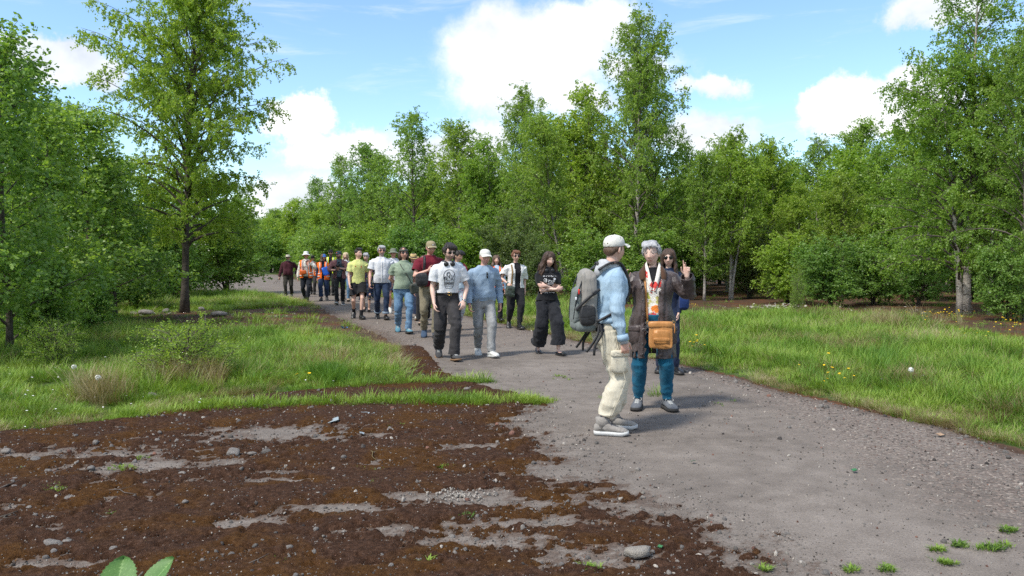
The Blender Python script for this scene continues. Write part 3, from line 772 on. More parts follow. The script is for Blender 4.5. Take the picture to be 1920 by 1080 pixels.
put_tree('alder_tree', 'slim', 690, 57, 270, 'loose-topped tree above the boy in the yellow shirt', group='dark trees far along the path', wide=1.2, leafm=M_LEAF_D)
put_tree('alder_tree', 'cone', 640, 62, 292, 'narrow dark tree above the cameraman', group='dark trees far along the path')
put_tree('alder_tree', 'cone', 595, 70, 335, 'small pointed tree above the blue-capped walker', group='dark trees far along the path', wide=1.2)
put_tree('alder_tree', 'slim', 550, 80, 402, 'farthest small tree above the man in the wide hat', group='dark trees far along the path', wide=1.4)
put_tree('alder_tree', 'slim', 515, 92, 392, 'farthest tree seen in the gap beside the big single birch', group='dark trees far along the path', wide=1.3)
put_tree('birch_tree', 'multi', 1370, 29.5, 245, 'clump of birch with several white stems right of the speaking woman', group=gw, rz=4.0)
put_tree('birch_tree', 'slim', 1321, 29.0, 285, 'thin pale-stemmed birch between the speaking woman and the white-stemmed clump', group=gw)
put_tree('birch_tree', 'multi', 1445, 33, 262, 'birch just right of the white-stemmed clump', group=gw)
put_tree('birch_tree', 'tall', 1530, 37, 258, 'bright birch in the middle of the right-hand wood', group=gw, wide=1.2)
put_tree('birch_tree', 'slim', 1612, 39, 228, 'birch with the small pointed top under the white cloud', group=gw, wide=1.2)
put_tree('birch_tree', 'multi', 1672, 35, 240, 'dense birch under the end of the white cloud', group=gw)
put_tree('birch_tree', 'slim', 1738, 28, 215, 'birch half hidden behind the drooping birch', group=gw, wide=1.3, leafm=M_LEAF_Y)
put_tree('birch_tree', 'multi', 1580, 31, 330, 'lower birch in front of the bright birch', group=gw, leafm=M_LEAF)
put_tree('birch_tree', 'multi', 1500, 30, 345, 'lower birch right of the white-stemmed clump', group=gw, leafm=M_LEAF_Y)
# shrubs along the wood
gs = 'shrubs at the foot of the wood'
for (kind, px, Yd, top, lab, wd) in [
    ('willow', 945, 27.5, 395, 'pale green willow bush behind the older man in the pale cap', 1.25),
    ('willow', 1000, 26.5, 440, 'greyish willow bush between the red-haired woman and the woman in black', 1.2),
    ('bush', 1105, 27, 430, 'dark bush behind the man with the backpack', 1.4),
    ('bush', 1200, 29, 420, 'dark bush behind the speaking woman', 1.5),
    ('bush', 1285, 33.5, 430, 'dark bush behind the thin pale-stemmed birch', 1.4),
    ('bush', 1478, 26.5, 440, 'bright leafy bush spreading over the bare earth right of the white stems', 1.3),
    ('bush', 1560, 25.0, 445, 'large dark bush in the middle of the earth strip', 1.5),
    ('bush', 1640, 26, 440, 'dark bush between the large dark bush and the drooping birch', 1.4),
    ('bush', 1890, 19.5, 450, 'dark bush low at the right picture edge', 1.1),
    ('willow', 1405, 30.5, 420, 'pale green bush behind the white-stemmed clump', 1.5),
    ('bush', 1722, 25.5, 450, 'leafy bush under the drooping branches of the tall right birch', 1.3),
    ('willow', 880, 31, 405, 'yellow-green bush behind the man in headphones', 1.4),
    ('bush', 790, 36, 415, 'dark bush far behind the woman in the green shirt', 1.5),
    ('bush', 700, 43, 420, 'dark bush behind the boy in the yellow shirt', 1.6),
    ('bush', 610, 54, 425, 'dark bush behind the orange safety vests', 1.7)]:
    put_tree('shrub', kind, px, Yd, top, lab, 'shrub', gs, wide=wd, leafm=M_LEAF_Y if 'bright' in lab or 'yellow' in lab else None)
# left thicket
gl_ = 'saplings of the left thicket'
for (kind, px, Yd, top, lab, wd, rz) in [
    ('sapling', 14, 12.2, 55, 'tall leafy sapling at the left picture edge', 1.15, .3),
    ('sapling', 88, 14.5, 205, 'second leafy sapling from the left picture edge', 1.35, 1.9),
    ('sapling', -70, 11.0, 120, 'leafy sapling cut by the left picture edge', 1.2, 1.2),
    ('sapling', 165, 17.0, 200, 'sapling with open crown between the thicket and the big birch', 1.4, 4.1),
    ('sapling', 215, 19.5, 300, 'low sapling close to the big single birch', 1.5, 2.2),
    ('sapling', 45, 17.5, 110, 'taller sapling rising behind the edge saplings', 1.3, 5.0),
    ('slim', 130, 23, 195, 'slender birch deep in the left thicket', 1.2, .8)]:
    put_tree('sapling_tree', kind, px, Yd, top, lab, 'sapling', gl_, wide=wd, rz=rz, leafm=M_LEAF_D)
for (kind, px, Yd, top, lab, wd) in [
    ('bush', 425, 34, 345, 'large dark green bush right of the big birch trunk', 1.25),
    ('bush', 255, 24, 400, 'dark bush left of the big birch trunk', 1.3),
    ('bush', 170, 16, 470, 'low dark bush at the foot of the thicket', 1.1),
    ('bush', 60, 13.0, 470, 'dark bush under the edge saplings', 1.1),
    ('bush', 330, 29, 400, 'dark bush directly behind the big birch trunk', 1.3)]:
    put_tree('shrub', kind, px, Yd, top, lab, 'shrub', 'dark bushes of the left thicket', wide=wd)

# the wood behind, seen only as one mass
def joined(kind, leafm=None):
    tr, cr, lm = T_[kind]
    n1 = len(tr.vertices); V = np.empty(n1 * 3, np.float32); tr.vertices.foreach_get('co', V)
    n2 = len(cr.vertices); W = np.empty(n2 * 3, np.float32); cr.vertices.foreach_get('co', W)
    def polys(me):
        ls = np.empty(len(me.polygons), np.int32); me.polygons.foreach_get('loop_total', ls)
        vi = np.empty(len(me.loops), np.int32); me.loops.foreach_get('vertex_index', vi)
        st = np.empty(len(me.polygons), np.int32); me.polygons.foreach_get('loop_start', st)
        return [vi[st[ls == k][:, None] + np.arange(k)] for k in (4, 3) if (ls == k).any()]
    Ft = polys(tr); Fc = polys(cr)
    # a thinner copy: every second leaf, enlarged, is enough for the depth of the wood
    C = W.reshape(-1, 4, 3)[::2]; ctr = C[:, :1]; C = ctr + (C - ctr) * 1.45
    me = mesh_np('wood_tree', np.concatenate([V.reshape(-1, 3), C.reshape(-1, 3)]), Ft[:1] + [np.arange(len(C) * 4).reshape(-1, 4) + n1], True)
    me.materials.append(tr.materials[0]); me.materials.append(leafm or cr.materials[0])
    mi = np.zeros(len(me.polygons), np.int32); mi[-len(C):] = 1; me.polygons.foreach_set('material_index', mi)
    return me
pr = [joined('slim'), joined('tall'), joined('multi'), joined('cone'), joined('bush'), joined('slim', M_LEAF_Y)]
WOOD_R = [(-34, 92), (-20, 72), (-11.5, 58), (-6, 47), (-2, 41.5), (2, 37.5), (5, 33.5), (9, 32.5), (13, 33), (15.5, 29), (15, 23), (17, 18), (45, 18), (60, 70), (-20, 140), (-45, 120)]
pts = []; n = 0
cand = np.stack([rng.uniform(-60, 60, 9000), rng.uniform(8, 130, 9000)], 1)
sdR = psd(WOOD_R, cand[:, 0], cand[:, 1]); sdL = psd(WOOD_L, cand[:, 0], cand[:, 1])
for c_, a, b in zip(cand, sdR, sdL):
    ok = (a < -0.8 and a > -16) or (b < -2.6 and b > -16)
    if not ok or abs(c_[0]) > 0.85 * c_[1] + 4: continue
    if all((c_[0] - p[0]) ** 2 + (c_[1] - p[1]) ** 2 > 2.0 ** 2 for p in pts): pts.append((c_[0], c_[1], a < 0))
pts = np.array(pts)
k = len(pts); right = pts[:, 2] > 0.5
kind = rng.choice(6, k, p=[.22, .12, .2, .1, .24, .12])
hh = np.where(kind == 4, rng.uniform(3.2, 4.6, k), rng.uniform(5.6, 7.6, k)) * np.where(right, 1.0, 0.72)
# trees of the far right-hand side rise a little higher, the far end of the path stays low
hh *= np.clip(1.0 - 0.006 * (pts[:, 0]), 0.82, 1.0)
bh = np.array([BASEH[q] for q in ('slim', 'tall', 'multi', 'cone', 'bush', 'slim')])[kind]; s = hh / bh
scl = np.stack([s * rng.uniform(.95, 1.35, k)] * 2 + [s], 1)
scatter('wood', np.stack([pts[:, 0], pts[:, 1], np.full(k, -0.05)], 1), np.stack([rng.normal(0, .04, k), rng.normal(0, .04, k), rng.uniform(0, 6.28, k)], 1), scl, kind,
        [(m_, None) for m_ in pr], 'depth of the green birch wood behind the front trees', 'wood')
# ================================================================== GRASS, FLOWERS, SMALL PLANTS AND LITTER
def m_grass(stops, trans=0.3):
    def f(t, bs):
        oi = t.new('ShaderNodeObjectInfo'); geo = t.new('ShaderNodeNewGeometry')
        n = t.noise(geo.outputs['Position'], 0.9, 5, 0.65)
        k = t.math('ADD', t.math('MULTIPLY', oi.outputs['Random'], 0.4), t.math('MULTIPLY', t.maprange(n, .30, .70), 0.6))
        c = t.ramp(k, stops)
        t.put(bs.inputs['Base Color'], c); bs.inputs['Roughness'].default_value = 0.5
        tr = t.new('ShaderNodeBsdfTranslucent'); t.put(tr.inputs[0], t.mix(1.0, c, (1.2, 1.15, 0.6), 'MULTIPLY'))
        mx = t.new('ShaderNodeMixShader'); mx.inputs[0].default_value = trans
        t.l.new(bs.outputs[0], mx.inputs[1]); t.l.new(tr.outputs[0], mx.inputs[2]); t.l.new(mx.outputs[0], t.out.inputs[0])
    return f
M_GR = material('green_grass', m_grass([(0.25, (0.12, 0.22, 0.024)), (0.5, (0.20, 0.33, 0.036)), (0.75, (0.29, 0.40, 0.07))]))
M_GR_L = material('lush_grass', m_grass([(0.25, (0.075, 0.17, 0.02)), (0.5, (0.125, 0.26, 0.03)), (0.75, (0.20, 0.33, 0.05))]))
M_DRY = material('dry_grass', m_grass([(0.25, (0.20, 0.16, 0.07)), (0.5, (0.32, 0.26, 0.13)), (0.75, (0.42, 0.37, 0.22))]))
M_HERB = material('low_herb', m_grass([(0.25, (0.06, 0.12, 0.02)), (0.5, (0.12, 0.21, 0.03)), (0.75, (0.22, 0.30, 0.06))]))
protos = [(blades(34, 0.075, 0.0045, 0.075, 0.7, 201, 2), M_GR), (blades(34, 0.085, 0.0045, 0.085, 0.9, 202, 2), M_GR),
          (blades(32, 0.19, 0.0050, 0.080, 0.55, 203, 3), M_GR), (blades(30, 0.22, 0.0050, 0.080, 0.7, 204, 3), M_GR_L),
          (blades(30, 0.36, 0.0050, 0.085, 0.45, 205, 3), M_GR), (blades(26, 0.34, 0.0055, 0.080, 0.55, 206, 3), M_GR_L),
          (blades(30, 0.30, 0.0035, 0.090, 0.8, 207, 3), M_DRY), (blades(40, 0.16, 0.0030, 0.10, 1.2, 208, 2), M_DRY),
          (blades(22, 0.05, 0.018, 0.06, 1.6, 209, 2), M_HERB)]
n = 150000
v = rng.uniform(0, 1, n); yy = 5.2 * (34 / 5.2) ** (v ** 0.85); xx = rng.uniform(-0.85, 0.85, n) * yy
P2 = np.stack([xx, yy], 1)
sd = psd(HARD, xx, yy) + 0.55 * (fbm(P2 * 1.7, 4, 88) - 0.5)
tb = psd(TREEB, xx, yy) + 0.8 * (fbm(P2 * 1.1, 4, 90) - 0.5); sr = psd(SOILR, xx, yy) + 1.2 * (fbm(P2 * 0.8, 4, 91) - 0.5); wl = psd(WOOD_L, xx, yy)
sa = pld(STRIP_A, xx, yy) - 0.10 - 0.30 * fbm(P2 * 2.2, 3, 92) ** 2; sb = pld(STRIP_B, xx, yy) - 0.10 - 0.25 * fbm(P2 * 2.2, 3, 93) ** 2; sc_ = pld(STRIP_C, xx, yy) + 0.08 - 0.22 * fbm(P2 * 3, 3, 96)
strip = (np.minimum(sa, sb) < 0) | ((sc_ < 0) & (rng.uniform(0, 1, n) < 0.25))
patch = fbm(P2 * 0.9, 4, 94)         # where the grass stands long
fine = fbm(P2 * 2.2, 3, 95)
den = np.where(sd > 0, sst(sd, -0.02, 0.12), 0)
den = den * np.where(tb < 0, 0.05, 1) * np.where(sr < 0, 0.018, 1) * np.where(wl < -1.5, 0.35, 1) * (0.16 + 0.84 * sst(fine, 0.36, 0.54))
den = np.where(strip, 0.75, den)
ok = rng.uniform(0, 1, n) < den
xx, yy, sd, tb, sr, patch, fine, strip = [a[ok] for a in (xx, yy, sd, tb, sr, patch, fine, strip)]
k = len(xx)
lng = sst(patch, 0.46, 0.58) * sst(sd, 0.35, 1.6)
lng = np.maximum(lng, np.where(xx > 1, sst(sd, 0.5, 1.3) * (.35 + .65 * sst(patch, .42, .56)), 0))                      # the right-hand bank is long
bx, by = gp(655, 665); lng = np.maximum(lng, 1.2 * np.exp(-(((xx - bx) / 1.5) ** 2 + ((yy - by) / 2.6) ** 2)))
lng = lng * sst(tb, 0.2, 3.0) * sst(sr, 0.1, 2.5)
u = rng.uniform(0, 1, k); uu = rng.uniform(0, 1, k)
idx = np.where(u < lng * 0.62, np.where(u < lng * 0.28, rng.choice([4, 5, 4], k), rng.choice([2, 3], k)), np.where(uu < .6, rng.choice([0, 1], k), np.where(uu < .85, 2, 8)))
dry = fbm(np.stack([xx, yy], 1) * 0.7 + 40, 3, 99)
du = rng.uniform(0, 1, k)
pdry = 0.05 + 0.32 * sst(dry, 0.52, 0.68) + 0.35 * (np.abs(sd) < 0.25)
idx = np.where(du < pdry, np.where(lng > 0.4, 6, 7), idx)
idx = np.where(strip & (idx > 3) & (idx < 8), 0, idx)
sz = rng.uniform(0.7, 1.25, k) * np.clip(0.8 + yy / 40, 0.8, 1.5) * np.where((sd < 0.4) & ~strip, 0.8, 1)
zz = np.maximum(surf_z(xx, yy), np.where(strip, hard_z(xx, yy)[0], -1))
scatter('grass', np.stack([xx, yy, zz], 1), np.stack([rng.normal(0, .12, k), rng.normal(0, .12, k), rng.uniform(0, 6.28, k)], 1),
        np.stack([sz * np.clip(0.9 + yy / 35, 1, 1.7)] * 2 + [sz * .74], 1), idx, protos, 'green and straw coloured grass on both sides of the path', 'grass')

# sprigs of weed on the moss and path
SPR = [(690, 887, 3), (700, 912, 2), (830, 884, 2), (870, 975, 2), (745, 800, 3), (560, 792, 2), (240, 882, 2), (225, 885, 2), (100, 922, 2), (215, 967, 1), (510, 1068, 2), (1055, 710, 2), (1775, 1062, 3), (1665, 1075, 3), (1590, 1075, 2),
       (1890, 1000, 4), (1850, 1035, 3), (1760, 1038, 2), (1800, 1030, 3), (1870, 1030, 2), (20, 888, 4), (265, 860, 1), (675, 845, 1), (1110, 1075, 2), (1420, 705, 1), (1350, 760, 1), (1440, 1075, 2), (800, 1062, 1), (730, 795, 3)]
pts = []
for (px, py, c_) in SPR:
    for _ in range(c_ * 4): pts.append(gp(px + random.gauss(0, 9), py + random.gauss(0, 2.5)))
pts = np.array(pts); k = len(pts)
scatter('weeds', np.stack([pts[:, 0], pts[:, 1], hard_z(pts[:, 0], pts[:, 1])[0] + 0.012], 1), np.stack([np.zeros(k), np.zeros(k), rng.uniform(0, 6.28, k)], 1), rng.uniform(0.35, 0.8, k), rng.integers(0, 2, k),
        [(blades(16, 0.05, 0.008, 0.04, 1.3, 220, 2), M_GR), (blades(14, 0.035, 0.011, 0.035, 1.6, 221, 2), M_HERB)], 'small bright weeds growing through moss and path', 'weeds')

# flowers
def plain(name, c, rough=0.6, spec=0.3, metal=0.0):
    def f(t, bs):
        n = t.noise(t.obj, 30, 3, 0.6)
        t.put(bs.inputs['Base Color'], t.mix(1.0, (*c, 1), t.ramp(n, [(0.3, (0.82, 0.82, 0.82)), (0.7, (1.12, 1.12, 1.12))]), 'MULTIPLY'))
        bs.inputs['Roughness'].default_value = rough; bs.inputs['Specular IOR Level'].default_value = spec; bs.inputs['Metallic'].default_value = metal
    return material(name, f)
M_YEL = plain('yellow_petal', (0.80, 0.52, 0.01)); M_WHT = plain('white_petal', (0.80, 0.80, 0.76)); M_STALK = plain('flower_stalk', (0.12, 0.20, 0.04))
def flower(npet, rad, hgt, petal, cup):
    b = MB()
    V, Q, T = tube([(0, 0, 0), (0.004, 0, hgt * .5), (0, 0, hgt)], [0.0016, 0.0014, 0.0012], 3); b.add(V, Q, T); nst = len(Q) + len(T)
    Vs = []; Ts = []
    for i in range(npet):
        a = i * 2 * math.pi / npet; d = np.array([math.cos(a), math.sin(a), cup]); s = np.array([-math.sin(a), math.cos(a), 0])
        c0 = np.array([0, 0, hgt]); o = len(Vs)
        Vs += [c0, c0 + d * rad * .7 + s * rad * .33, c0 + d * rad, c0 + d * rad * .7 - s * rad * .33]; Ts.append([o, o + 1, o + 2, o + 3])
    b.add(np.array(Vs), np.array(Ts))
    me = b.mesh('flower', False); me.materials.append(M_STALK); me.materials.append(petal)
    co = np.empty(len(me.vertices) * 3, np.float32); me.vertices.foreach_get('co', co)
    for p in me.polygons:
        if min(p.vertices) >= len(V): p.material_index = 1
    return me
def flower_patch(name, spots, me, label, hj=(0.7, 1.3), sc=1.0):
    pts = []
    for (px, py, sx, sy, c_) in spots:
        for _ in range(c_): pts.append(gp(px + random.gauss(0, sx), py + random.gauss(0, sy)))
    pts = np.array(pts); k = len(pts)
    scatter(name, np.stack([pts[:, 0], pts[:, 1], surf_z(pts[:, 0], pts[:, 1])], 1), np.stack([rng.normal(0, .2, k), rng.normal(0, .2, k), rng.uniform(0, 6.28, k)], 1), rng.uniform(*hj, k) * sc, np.zeros(k, int), [(me, None)], label, 'flowers')
flower_patch('yellow_flowers', [(1760, 605, 45, 6, 80), (1890, 625, 25, 10, 45), (1575, 738, 18, 3, 14), (1300, 587, 12, 1.5, 24), (1310, 672, 10, 5, 12), (1540, 715, 20, 6, 5), (578, 744, 6, 1, 3), (1800, 640, 60, 12, 20)],
             flower(9, 0.016, 0.20, M_YEL, 0.25), 'small yellow flowers in the grass on the right', sc=1.1)
flower_patch('white_flowers', [(450, 570, 35, 7, 50), (40, 760, 35, 25, 22), (150, 720, 60, 25, 16), (1690, 725, 35, 8, 12), (1330, 660, 14, 6, 10), (250, 690, 50, 20, 12), (560, 700, 30, 20, 10), (300, 770, 80, 8, 8)],
             flower(8, 0.010, 0.10, M_WHT, 0.1), 'tiny white daisies scattered in the grass')
M_CLOCK = plain('seed_fluff', (0.72, 0.72, 0.68), 1.0)
def clock(px, py, lab):
    x, y = gp(px, py + 22); e = empty('dandelion_clock', (x, y, float(surf_z(x, y)[0])), 0, lab, 'flower', 'dandelion clocks in the grass')
    b = MB(); b.add(*tube([(0, 0, 0), (.01, 0, .12), (0, 0, .22)], [.003, .003, .002], 5)); link('stalk', b.mesh('stalk'), M_STALK, e)
    r = np.random.default_rng(5); b = MB(); b.add(*ellipsoid((0, 0, .24), (.007, .007, .007), 8, 6))
    for i in range(110):
        d = unit(r.normal(0, 1, 3)); p = np.array([0, 0, .24]) + d * .030; s = unit(np.cross(d, (.3, .5, .8))); u = np.cross(d, s)
        b.add([p + s * .006, p + u * .006, p - s * .006, p - u * .006], [[0, 1, 2, 3]])
    link('seed_head', b.mesh('seed_head', False), M_CLOCK, e)
clock(140, 711, 'white dandelion clock by the left picture edge'); clock(185, 735, 'white dandelion clock nearer the mossy yard'); clock(1707, 719, 'white dandelion clock in the grass right of the path')

# low thorny bush in the left grass
tb_ = finish(gen_tree(77, 0.85, 0.02, 0.05, 0.85, 30, 7, 4, 9, 0.030, 30, 10, 0.1, stems=3, fork=0.3, topw=0.6, wob=0.06, skirt=2, tw_len=0.14), M_TWIG, M_LEAF)
x, y = gp(350, 722)
e = empty('thorn_bush', (x, y, float(surf_z(x, y)[0])), 1.0, 'low spreading thorn bush with small leaves in the left grass', 'bush'); e.scale = (1.0, 0.85, 0.62)
link('trunk', tb_[0], None, e); link('limbs', tb_[2], None, e); link('crown', tb_[1], None, e)
x, y = gp(105, 700)
e = empty('thorn_bush', (x, y, float(surf_z(x, y)[0])), 2.6, 'smaller thorn bush in the grass below the thicket', 'bush'); e.scale = (0.55, 0.55, 0.55)
link('trunk', tb_[0], None, e); link('limbs', tb_[2], None, e); link('crown', tb_[1], None, e)
x, y = gp(1495, 598)
e = empty('young_plant', (x, y, float(surf_z(x, y)[0])), 0.6, 'small upright leafy plant at the far edge of the right grass', 'plant'); e.scale = (0.28, 0.28, 1.0)
link('trunk', tb_[0], None, e); link('limbs', tb_[2], None, e); link('crown', tb_[1], None, e)
def tuft_cluster(name, px, py, sx, sy, n, proto, lab, s0=1.0):
    pts = np.array([gp(px + random.gauss(0, sx), py + random.gauss(0, sy)) for _ in range(n)])
    scatter(name, np.stack([pts[:, 0], pts[:, 1], surf_z(pts[:, 0], pts[:, 1])], 1), np.stack([rng.normal(0, .15, n), rng.normal(0, .15, n), rng.uniform(0, 6.28, n)], 1), rng.uniform(.7, 1.2, n) * s0, np.zeros(n, int), [proto], lab, 'grass')
tuft_cluster('dark_grass_tuft', 612, 716, 17, 5, 60, (blades(34, 0.30, 0.006, 0.07, .5, 240, 3), M_GR_L), 'dark lush grass tuft near the moss strip')
tuft_cluster('dry_grass_tuft', 345, 728, 36, 6, 80, (blades(34, 0.42, 0.004, 0.09, .7, 241, 3), M_DRY), 'pale dry grass around the foot of the thorn bush')
tuft_cluster('long_dry_grass', 190, 750, 22, 8, 40, (blades(30, 0.42, 0.004, 0.09, .7, 242, 3), M_DRY), 'tall dry stalks in the lower left grass')
tuft_cluster('dry_bank_grass', 1650, 615, 50, 8, 90, (blades(30, 0.45, 0.005, 0.10, .7, 243, 3), M_DRY), 'pale dry grass at the top of the right bank')
tuft_cluster('lush_bank_grass', 1645, 690, 30, 12, 80, (blades(34, 0.36, 0.006, 0.09, .6, 244, 3), M_GR_L), 'deep green grass tuft in the right bank')

# twigs, stick, litter
def twig(px0, py0, px1, py1, rad, lab, m=M_TWIG, lift=0.02, name='twig', cat='twig', fork=True):
    a = np.array([*gp(px0, py0), 0.0]); b = np.array([*gp(px1, py1), 0.0])
    for p in (a, b): p[2] = float(hard_z(p[0], p[1])[0]) + lift
    mid = (a + b) / 2; d = b - a
    q = np.array([a, a + d * .35 + np.array([0.01, .02, .012]), a + d * .7 + np.array([-.01, -.015, .008]), b]) - mid
    mb = MB(); mb.add(*tube(catmull(q, 9), np.linspace(rad, rad * .5, 9), 5))
    if fork: mb.add(*tube([q[1], q[1] + d * .22 + np.array([.02, .05, .01])], [rad * .6, rad * .3], 4))
    o = link(name, mb.mesh(name), m, label=lab, cat=cat); o.location = mid
twig(195, 928, 258, 934, .004, 'forked pale twig on the dark moss')
twig(-5, 926, 34, 914, .007, 'grey twig at the left picture edge')
twig(-5, 981, 22, 980, .008, 'short brown twig at the left picture edge', M_BARK)
twig(690, 852, 706, 870, .003, 'thin bent straw near the bright sprigs', M_DRY)
twig(465, 1069, 500, 1066, .004, 'pale twig at the bottom beside small weeds')
M_BLACK = plain('black_plastic', (0.018, 0.019, 0.022), 0.45, 0.4)
b = MB(); a0 = np.array([*gp(862, 962), .03]); a1 = np.array([*gp(905, 960), .03]); mid = (a0 + a1) / 2
b.add(*tube([a0 - mid, (a0 - mid) * .4, (a1 - mid) * .4, a1 - mid], [(.012, .006), (.014, .006), (.013, .006), (.009, .005)], 6, side=(0, 1, .2)))
o = link('stick', b.mesh('stick', False), M_BLACK, label='flat black stick lying on the moss by white crumbs', cat='stick'); o.location = mid
def scrap(px, py, wpx, hgt, m, lab, name, cat, seed):
    x, y = gp(px, py); s = wpx / FPX * y
    u = np.linspace(-.5, .5, 7); U, W_ = np.meshgrid(u, u)
    P = np.stack([U.ravel(), W_.ravel() * .7], 1)
    z = hgt * fbm(P * 3 + seed, 3, seed); P = P + 0.18 * (np.stack([vnoise(P * 3, seed + 1), vnoise(P * 3, seed + 2)], 1) - .5)
    i, j = np.meshgrid(np.arange(6), np.arange(6), indexing='ij'); Q = np.stack([i * 7 + j, i * 7 + j + 1, i * 7 + j + 8, i * 7 + j + 7], -1).reshape(-1, 4)
    V = np.concatenate([np.stack([P[:, 0] * s, P[:, 1] * s, z], 1), np.stack([P[:, 0] * s, P[:, 1] * s, z - .004], 1)])
    o = link(name, mesh_np(name, V, np.concatenate([Q, Q[:, ::-1] + 49]), False), m, label=lab, cat=cat)
    o.location = (x, y, float(surf_z(x, y)[0]) + .02); o.rotation_euler = (0.25, 0, seed)
    return o
o = scrap(645, 636, 12, .14, plain('blue_wrapper', (0.10, 0.28, 0.62), .35), 'crumpled pale blue wrapper in the long grass', 'wrapper', 'litter', 3); o.location.z += .12
o = scrap(563, 688, 11, .08, M_WHT, 'white scrap of paper in the grass', 'paper_scrap', 'litter', 4); o.location.z += .06
M_SLATE = plain('grey_shard', (0.30, 0.34, 0.35), .35, .5)
scrap(625, 794, 30, .012, M_SLATE, 'largest flat grey shard at the edge of the moss', 'shard', 'shard', 5)
scrap(683, 782, 18, .012, M_SLATE, 'flat grey shard under the grass strip, the left one of two', 'shard', 'shard', 6)
scrap(698, 783, 14, .012, M_SLATE, 'flat grey shard under the grass strip, the right one of two', 'shard', 'shard', 7)
scrap(678, 819, 13, .012, M_SLATE, 'small grey shard lying alone on the moss', 'shard', 'shard', 8)
scrap(775, 748, 12, .012, M_SLATE, 'grey shard on the brown strip above the grass line', 'shard', 'shard', 9)
M_GREENBIT = plain('green_leaf_bit', (0.04, 0.16, 0.06))
scrap(1300, 872, 10, .01, M_GREENBIT, 'small green leaf lying on the path, nearer one', 'fallen_leaf', 'leaf', 10)
scrap(1602, 889, 12, .01, M_GREENBIT, 'small green leaf lying on the open path at right', 'fallen_leaf', 'leaf', 11)
scrap(1238, 1038, 9, .01, M_GREENBIT, 'small green leaf beside the largest stone', 'fallen_leaf', 'leaf', 12)
scrap(1762, 821, 14, .01, plain('tan_scrap', (0.36, 0.24, 0.15)), 'flat tan scrap on the gravel near the right grass', 'scrap', 'litter', 13)

# sapling whose top leaves reach into the picture at the lower left
def m_bigleaf(t, bs):
    uv = t.new('ShaderNodeAttribute', attribute_name='vein')
    n = t.noise(t.obj, 40, 4, .6)
    c = t.mix(t.maprange(uv.outputs['Fac'], 0.55, 1.0), t.ramp(n, [(0.3, (0.085, 0.19, 0.050)), (0.7, (0.14, 0.27, 0.075))]), (0.24, 0.38, 0.14))
    t.put(bs.inputs['Base Color'], c); bs.inputs['Roughness'].default_value = .5
    tr = t.new('ShaderNodeBsdfTranslucent'); t.put(tr.inputs[0], c)
    mx = t.new('ShaderNodeMixShader'); mx.inputs[0].default_value = .3
    t.l.new(bs.outputs[0], mx.inputs[1]); t.l.new(tr.outputs[0], mx.inputs[2]); t.l.new(mx.outputs[0], t.out.inputs[0])
M_BIGLEAF = material('sapling_leaf', m_bigleaf)
def big_leaf(L, W_, curl=0.1):
    nu, nv = 21, 17
    V = []; ve = []
    for i in range(nu):
        u = i / (nu - 1)
        wdt = W_ * (math.sin(math.pi * u ** 0.75) ** 0.62) * (1 + .05 * math.cos(i * math.pi))
        for j in range(nv):
            v_ = j / (nv - 1) * 2 - 1
            ph = (u * 9 - abs(v_) * 2.2) * 2 * math.pi
            V.append((v_ * wdt / 2, u * L, curl * L * (-(u - .4) ** 2) + 0.12 * W_ * abs(v_) ** 1.3 + .012 * L * math.cos(ph) * (1 - abs(v_) * .4) * (abs(v_) > .01)))
            ve.append(max(math.cos(ph) * .5 + .5, 1.0 if j == nv // 2 else 0) ** 3)
    i, j = np.meshgrid(np.arange(nu - 1), np.arange(nv - 1), indexing='ij'); Q = np.stack([i * nv + j, i * nv + j + 1, (i + 1) * nv + j + 1, (i + 1) * nv + j], -1).reshape(-1, 4)
    me = mesh_np('leaf', np.array(V), Q, True); add_attr(me, 'vein', ve); me.materials.append(M_BIGLEAF); return me
BL = big_leaf(0.054, 0.045)
ex, ey = gx(238, 1.12), 1.12
e = empty('alder_sapling', (ex, ey, 0), 0, 'young plant with large pleated green leaves at the bottom left corner', 'plant')
b = MB(); ztop = 1.112
b.add(*tube(catmull([(-.06, .05, 0), (-.04, .03, .4), (-.01, .01, .8), (0, 0, ztop - .03)], 12), np.linspace(.009, .0028, 12), 6))
b.add(*tube(catmull([(-.01, .01, .95), (.02, 0, 1.05), (.055, 0, 1.10), (.083, .0, 1.115)], 8), np.linspace(.003, .0016, 8), 5))
b.add(*tube(catmull([(0, 0, ztop - .03), (.0, 0, ztop), (.015, 0, ztop + .02)], 6), np.linspace(.0026, .0016, 6), 5))
link('stem', b.mesh('stem'), M_TWIG, e)
for (lx, ly, lz, s, rx, ry, rz) in [(-.025, .0, ztop - .012, 1.1, 38, 0, 12), (.02, .0, ztop - .006, 1.0, 40, 0, -38), (-.045, -.02, ztop - .022, 1.0, 20, -10, 75), (.0, -.03, ztop - .030, .9, 42, 0, -10), (.035, -.02, ztop - .034, .9, 25, 10, -60),
                                    (.070, .0, ztop - .012, .62, 10, 25, -75), (-.075, .02, ztop - .03, .5, 30, 0, 80), (-.02, .03, ztop - .02, .4, 60, 0, 120), (-.04, 0, .95, 1, 20, 0, 100), (.0, 0, .85, 1, 20, 0, -60), (-.02, 0, .7, 1, 15, 0, 160), (-.02, 0, .55, 1, 15, 0, 20)]:
    lf = link('leaf', BL, None, e); lf.location = (lx, ly, lz); lf.scale = (s, s, s); lf.rotation_euler = (R(rx), R(ry), R(rz))
